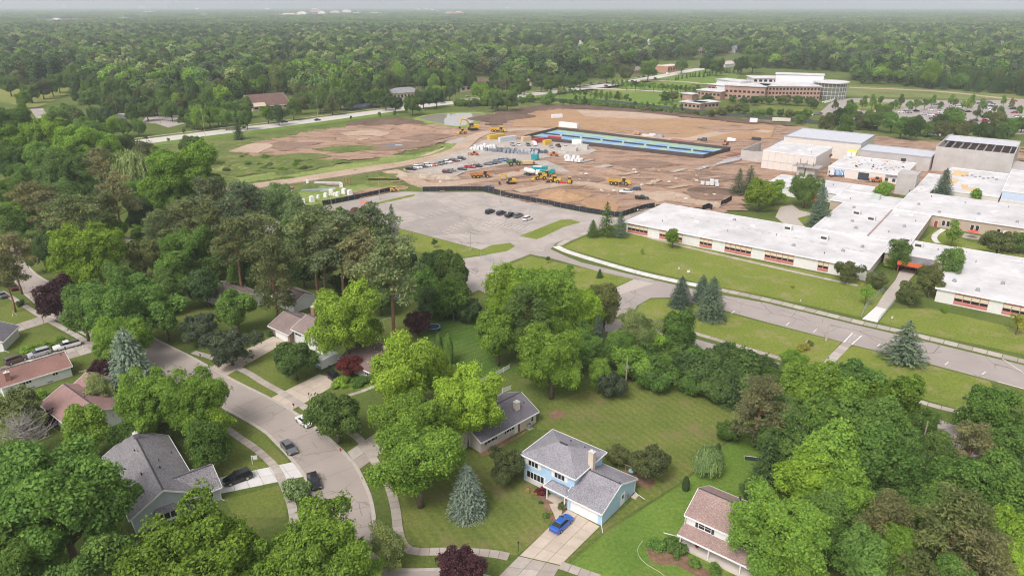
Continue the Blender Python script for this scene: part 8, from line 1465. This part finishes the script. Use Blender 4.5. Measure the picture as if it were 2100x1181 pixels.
far_house('grey_roofed_office', 'two-storey office with grey hipped roof among trees by the wide road', 828, 204, 26, 14, 6.5, 35, CRM, GREYSH, 'hip', zr=10, win=8)
t = far_house('clinic_building', 'low pale-roofed clinic with teal windows by the wide road', 198, 272, 34, 16, 4.0, 42, M('teal_glazing', (.06, .18, .20), .3), ROOFW, win=10); MB().box(2, 8, -9, -7, 4.5, 6.0).build('roof_screen', CRM, t); far_house('clinic_annex', 'grey-roofed annex left of the pale clinic', 158, 266, 18, 14, 3.6, 42, M_brick('annex_brick', (.30, .18, .14), (.25, .15, .12), (.4, .35, .3), 1.0), GREYSH, 'gable', zr=5.5)
far_house('white_garage', 'small white garage behind the car park', 312, 234, 10, 8, 3.0, 40, WSIDE, TANSH, 'gable', cat='garage', zr=5); far_house('white_box_shed', 'white box shed left of the small garage', 272, 240, 8, 5, 3, 40, TWHITE, TWHITE, cat='shed'); far_house('white_low_shed', 'low white shed beside the white box shed', 256, 243, 7, 5, 2.6, 40, TWHITE, TWHITE, cat='shed')
far_house('brown_complex', 'long dark brown roofed building half hidden by trees', 965, 185, 34, 20, 5, 35, CRM, DKB, 'gable', zr=10, win=6); far_house('rust_roofed_shop', 'small rust-roofed building beside the dark trees', 1096, 175, 16, 10, 4, 40, CRM, DKB, 'gable', zr=7); far_house('brick_shop', 'small brick shop by the far road', 1297, 152, 20, 14, 5, 45, BRK2, TANSH, 'gable', zr=8, win=4)
far_house('orange_shop', 'orange brick shop with cream front by the far road', 1372, 147, 34, 16, 7, 48, BRK2, M('cream_roof', (.6, .52, .42), .8), win=6); far_house('cream_shop', 'cream flat-roofed shop left of the orange one', 1348, 146, 22, 14, 6, 48, CRM, M('cream_roof', (.6, .52, .42), .8), win=4); far_house('pale_house', 'pale roofed house behind the far nursery', 1487, 137, 24, 14, 4, 40, WSIDE, M('pale_rose_roof', (.50, .42, .40), .8), 'gable', zr=7)
far_house('red_roofed_block', 'long red-roofed building far off at the right', 1972, 92, 60, 20, 8, 10, BRK2, M('rose_roof', (.50, .34, .28), .8), win=8); far_house('white_far_store', 'low white building right of the red-roofed one', 2008, 95, 40, 20, 5, 10, TWHITE, ROOFW)
far_house('far_terrace', 'row of pale roofed houses deep in the left woods', 225, 78, 70, 20, 9, 10, WSIDE, M('pale_rose_roof', (.50, .42, .40), .8), 'gable', zr=14); far_house('beige_far_block', 'beige roofed block in the middle woods', 1085, 116, 40, 16, 7, 30, CRM, M('pale_rose_roof', (.50, .42, .40), .8), 'gable', zr=11); far_house('rose_far_block', 'rose roofed block right of the beige one', 1110, 114, 24, 14, 7, 30, CRM, M('pale_rose_roof', (.50, .42, .40), .8), 'gable', zr=11); far_house('far_grey_house', 'small grey house among trees right of the beige block', 1205, 118, 20, 14, 6, 30, WSIDE, GREYSH, 'gable', zr=10)
LG = []
for i, (u, v) in enumerate(GLIMPSE): LG.append((far_house('woodland_house', 'x', u, v, 17+3*(i % 3), 12, 6, 20+17*i, [WSIDE, CRM][i % 2], [M('pale_rose_roof', (.50, .42, .40), .8), TANSH, GREYSH][i % 3], 'gable', 'house', 11, 4), 'pale house glimpsed in the far woods', u)); LG[-1][0]['group'] = 'houses glimpsed in the far woods'
number_labels(LG)
# solar panels by the road
t = thing('solar_array', 'two rows of dark solar panels on the verge of the wide road', 'solar panels', at(744, 222, 0), R_(38))
for r_ in range(2):
    for k in range(8): y = r_*5; MB().hexa([(-14+k*3.4, y-1.6, .9), (-10.8+k*3.4, y-1.6, .9), (-10.8+k*3.4, y+1.6, 2.4), (-14+k*3.4, y+1.6, 2.4), (-14+k*3.4, y-1.6, 1.0), (-10.8+k*3.4, y-1.6, 1.0), (-10.8+k*3.4, y+1.6, 2.5), (-14+k*3.4, y+1.6, 2.5)]).build('solar_panel', M_glass('solar_glass', (.05, .06, .10), .15), t)
# the distant town: one box-built block each
TOWN = [(75, 50, 108, 9, 1), (118, 44, 44, 7, 1), (210, 47, 80, 12, 1), (255, 45, 60, 10, 1), (290, 44, 70, 10, 1), (330, 45, 40, 8, 1), (305, 31, 80, 16, 1), (180, 33, 26, 9, 1), (155, 39, 30, 9, 1),
        (596, 39, 130, 18, 0), (622, 37, 70, 22, 1), (648, 36, 60, 34, 0), (662, 37, 44, 24, 1), (690, 34, 90, 22, 0), (712, 33, 60, 26, 1), (735, 34, 110, 14, 0), (770, 34, 90, 16, 0), (800, 37, 70, 12, 1), (814, 36, 90, 12, 0), (845, 32, 50, 10, 1), (858, 27, 40, 26, 2), (875, 26, 36, 24, 2), (887, 26, 30, 22, 1), (898, 28, 34, 14, 0), (922, 36, 70, 20, 2), (942, 36, 60, 22, 2), (980, 28, 70, 12, 0), (850, 39, 160, 9, 0), (530, 43, 60, 12, 1), (565, 42, 60, 12, 1), (549, 24, 60, 22, 1), (132, 12.6, 90, 60, 3), (290, 20, 120, 30, 0), (1204, 22, 40, 14, 1), (1040, 18, 60, 12, 1), (1265, 38, 30, 10, 1), (1740, 44, 90, 10, 0)]
tw_m = [M('town_tan', (.55, .44, .38), .8, .1, .02), M('town_white', (.72, .70, .68), .8, .06, .02), M('town_rose', (.50, .30, .25), .8, .1, .02), M('town_grey', (.30, .28, .34), .8, .1, .02)]; LT = []
for i, (u, v, w, h, c) in enumerate(TOWN):
    h *= 1.45
    v = max(v, 17.5); p = G(u, v, 0); t = thing('town_block', 'x', 'building', (p.x, p.y, 0), R_((i*37) % 60-30), 'distant town buildings'); MB().box(-w/2, w/2, -14, 14, 0, h).build('wall', tw_m[c], t); MB().box(-w*.3, w*.2, -8, 8, h, h+4).build('roof_plant', tw_m[1], t)
    for k in range(6): MB().box(-w/2+w*(k+.2)/6, -w/2+w*(k+.8)/6, -14.1, -14.01, h*.45, h*.62).build('window', GLASS, t)
    LT.append((t, f'{["tan", "white", "rose", "grey"][c]} town building near the horizon', u))
number_labels(LT)
for u, top in ((346, 4.5), (354.5, 4.5)):
    p = G(u, 24.0, 0); t = thing('power_station_chimney', ('taller-looking left' if u < 350 else 'right') + ' brick chimney of the distant power station pair', 'chimney', (p.x, p.y, 0), 0, 'power station chimneys'); MB().tube([(0, 0, 0), (0, 0, 105)], [9, 6], 10).build('stack', tw_m[2], t); MB().tube([(0, 0, 105), (0, 0, 110)], 6.6, 10).build('rim', tw_m[3], t)
p = G(404, 23, 0); t = thing('water_tower', 'squat white water tank near the horizon at left', 'water tank', (p.x, p.y, 0)); MB().tube([(0, 0, 0), (0, 0, 26), (0, 0, 34)], [26, 26, 8], 14).build('tank', TWHITE, t); MB().tube([(0, 0, 34), (0, 0, 37)], 3, 8).build('vent', TWHITE, t)
# ---- hedge rows, nursery trees, tree belt by the far parking lot, clipped trees
def rows(where, group, key, lst, cols, w, hs=1.0):
    for u, v in lst: tree(key, u, v, w*trng.uniform(.8, 1.2), trng.choice(cols), where, group, hs=hs)
HG = 'trees of the campus nursery'
rows('in the nursery front row', HG, 'young', [(1092+k*11+3*math.sin(k*3), 203+k*1.0) for k in range(8)]+[(1180+k*10, 205-2*math.cos(k)) for k in range(5)]+[(1243, 202), (1292, 206)], ['mid', 'green', 'dark'], 9.5)
rows('in the nursery middle row', HG, 'young', [(1148+k*10.5, 186+k*1.1) for k in range(14)], ['green', 'pale', 'bright', 'mid'], 11, 1.1); rows('in the long hedge row', HG, 'young', [(1258+k*9.2, 170+k*.75) for k in range(20)], ['green', 'bright', 'mid'], 12, 1.05)
rows('in the lower nursery row', HG, 'young', [(1302, 213), (1316, 214), (1328, 213), (1340, 216), (1352, 212), (1364, 213), (1377, 214), (1384, 219), (1397, 220)], ['mid', 'dark', 'green'], 9.5)
rows('on the small conifer plot', HG, 'spruce', [(1386+k*7+2*math.sin(k*5), 160-k*.9+1.5*math.cos(k*7)) for k in range(20)], ['dark', 'mid'], 5.5, .9)
rows('along the hedge behind the site fence', HG, 'bush', [(1155+k*11, 207+k*1.05) for k in range(27)], ['mid', 'olive', 'green'], 13, 1.3)
BT = 'tree belt before the far parking lot'
rows('in the belt before the far lot', BT, 'maple', [(1695, 252), (1720, 240), (1745, 232), (1765, 248), (1792, 246), (1812, 232), (1830, 252), (1850, 262), (1880, 255), (1905, 262), (1925, 252), (1945, 240), (1962, 244), (1985, 262), (2010, 268), (2045, 252), (2075, 262), (2098, 255), (1870, 266), (1935, 268), (1965, 266), (2030, 272), (2060, 276), (1735, 256)], ['mid', 'dark', 'green', 'olive'], 40, .95)
rows('planted between the far car rows', BT, 'young', [(1770, 210), (1790, 208), (1806, 206), (1828, 216), (1838, 212), (1848, 206), (1745, 212), (1715, 215), (1898, 212), (1912, 207), (1930, 216), (1950, 206), (1960, 210), (1975, 213), (1990, 207), (2018, 217), (2040, 224), (2052, 225), (2022, 237), (2060, 207), (2075, 212), (2092, 225), (2090, 250), (2005, 234), (1985, 215), (2028, 236), (2055, 234), (1880, 214), (1866, 216)], ['mid', 'green', 'bright', 'olive'], 15, 1.1)
CP = 'trees around the campus building'
rows('in front of the campus building', CP, 'round', [(1502, 204), (1525, 207), (1548, 206), (1562, 204), (1578, 206), (1600, 205), (1612, 204), (1636, 206), (1660, 208), (1670, 214), (1480, 228), (1498, 226), (1515, 222), (1528, 226), (1560, 232), (1578, 230), (1600, 232), (1618, 234), (1638, 236), (1655, 234), (1640, 244), (1365, 200), (1380, 197), (1405, 199), (1425, 200), (1452, 202), (1460, 233), (1545, 235)], ['mid', 'green', 'dark', 'olive'], 21, .95)
RD = 'trees beside the wide road'
rows('beside the wide road', RD, 'maple', [(380, 240), (396, 246), (410, 244), (428, 240), (446, 238), (462, 246), (487, 238), (505, 246), (548, 232), (570, 236), (620, 205), (640, 200), (665, 208), (600, 224), (696, 202), (720, 206), (790, 206), (778, 200), (868, 202), (880, 192), (900, 190), (922, 188), (895, 198), (985, 186), (1010, 200), (1020, 206), (1040, 205), (1058, 186), (1075, 178), (1110, 168), (1130, 172), (1150, 166), (1170, 170), (1190, 160), (1245, 150), (1285, 150), (1330, 142), (1398, 134), (1448, 132), (1470, 136), (1520, 132), (1545, 128), (810, 212), (845, 214), (1000, 180), (1030, 175), (350, 228), (225, 225), (215, 238), (192, 236), (160, 240), (268, 232), (300, 226), (282, 262), (250, 262), (62, 190), (85, 182), (105, 178), (48, 202), (150, 168), (118, 168), (18, 175), (8, 262), (45, 258), (75, 262), (130, 252), (230, 262), (205, 258), (140, 232), (118, 240), (340, 220), (365, 224), (400, 228), (440, 226), (470, 226), (500, 220), (232, 212), (205, 208), (180, 202), (160, 196), (250, 216), (270, 214), (290, 216), (320, 218), (612, 215), (655, 212), (680, 214), (735, 200), (760, 202), (705, 192)], ['mid', 'green', 'dark', 'bright', 'olive', 'mid'], 38, 1.0)
rows('along the hedge beside the pond', RD, 'thicket', [(935+k*9, 212-k*.3) for k in range(8)]+[(1010, 210), (1022, 205), (1085, 202), (1120, 208), (1070, 206), (1130, 196)], ['green', 'mid', 'bright'], 18, .9)
rows('young beside the wide road', RD, 'young', [(778, 234), (720, 241), (810, 233), (833, 225), (860, 225), (300, 283), (345, 287), (377, 268), (500, 262), (488, 270)], ['mid', 'dark'], 8, 1.0); tree('spruce', 487, 262, 22, 'dark', 'standing alone beside the wide road', RD, hs=1.3); tree('spruce', 185, 256, 22, 'dark', 'beside the pale clinic', RD); tree('spruce', 150, 258, 14, 'dark', 'beside the clinic annex', RD); tree('ash', 1912, 152, 44, 'bright', 'standing out before the dark far wood', RD, hs=1.3)
# ================================================================== labels by order, haze
number_labels(TREES)
hm = bpy.data.materials.new('haze_air'); hm.use_nodes = True; hn = hm.node_tree; hn.nodes.clear()
pv = hn.nodes.new('ShaderNodeVolumePrincipled'); pv.inputs['Color'].default_value = (.86, .92, 1.0, 1); pv.inputs['Density'].default_value = 0.00012; pv.inputs['Anisotropy'].default_value = 0.0
mo = hn.nodes.new('ShaderNodeOutputMaterial'); hn.links.new(pv.outputs[0], mo.inputs['Volume'])
m = MB(); m.box(-14500, 14500, -600, 13500, -1.0, 175.0); hz = m.build('haze', hm); hz['kind'] = 'stuff'
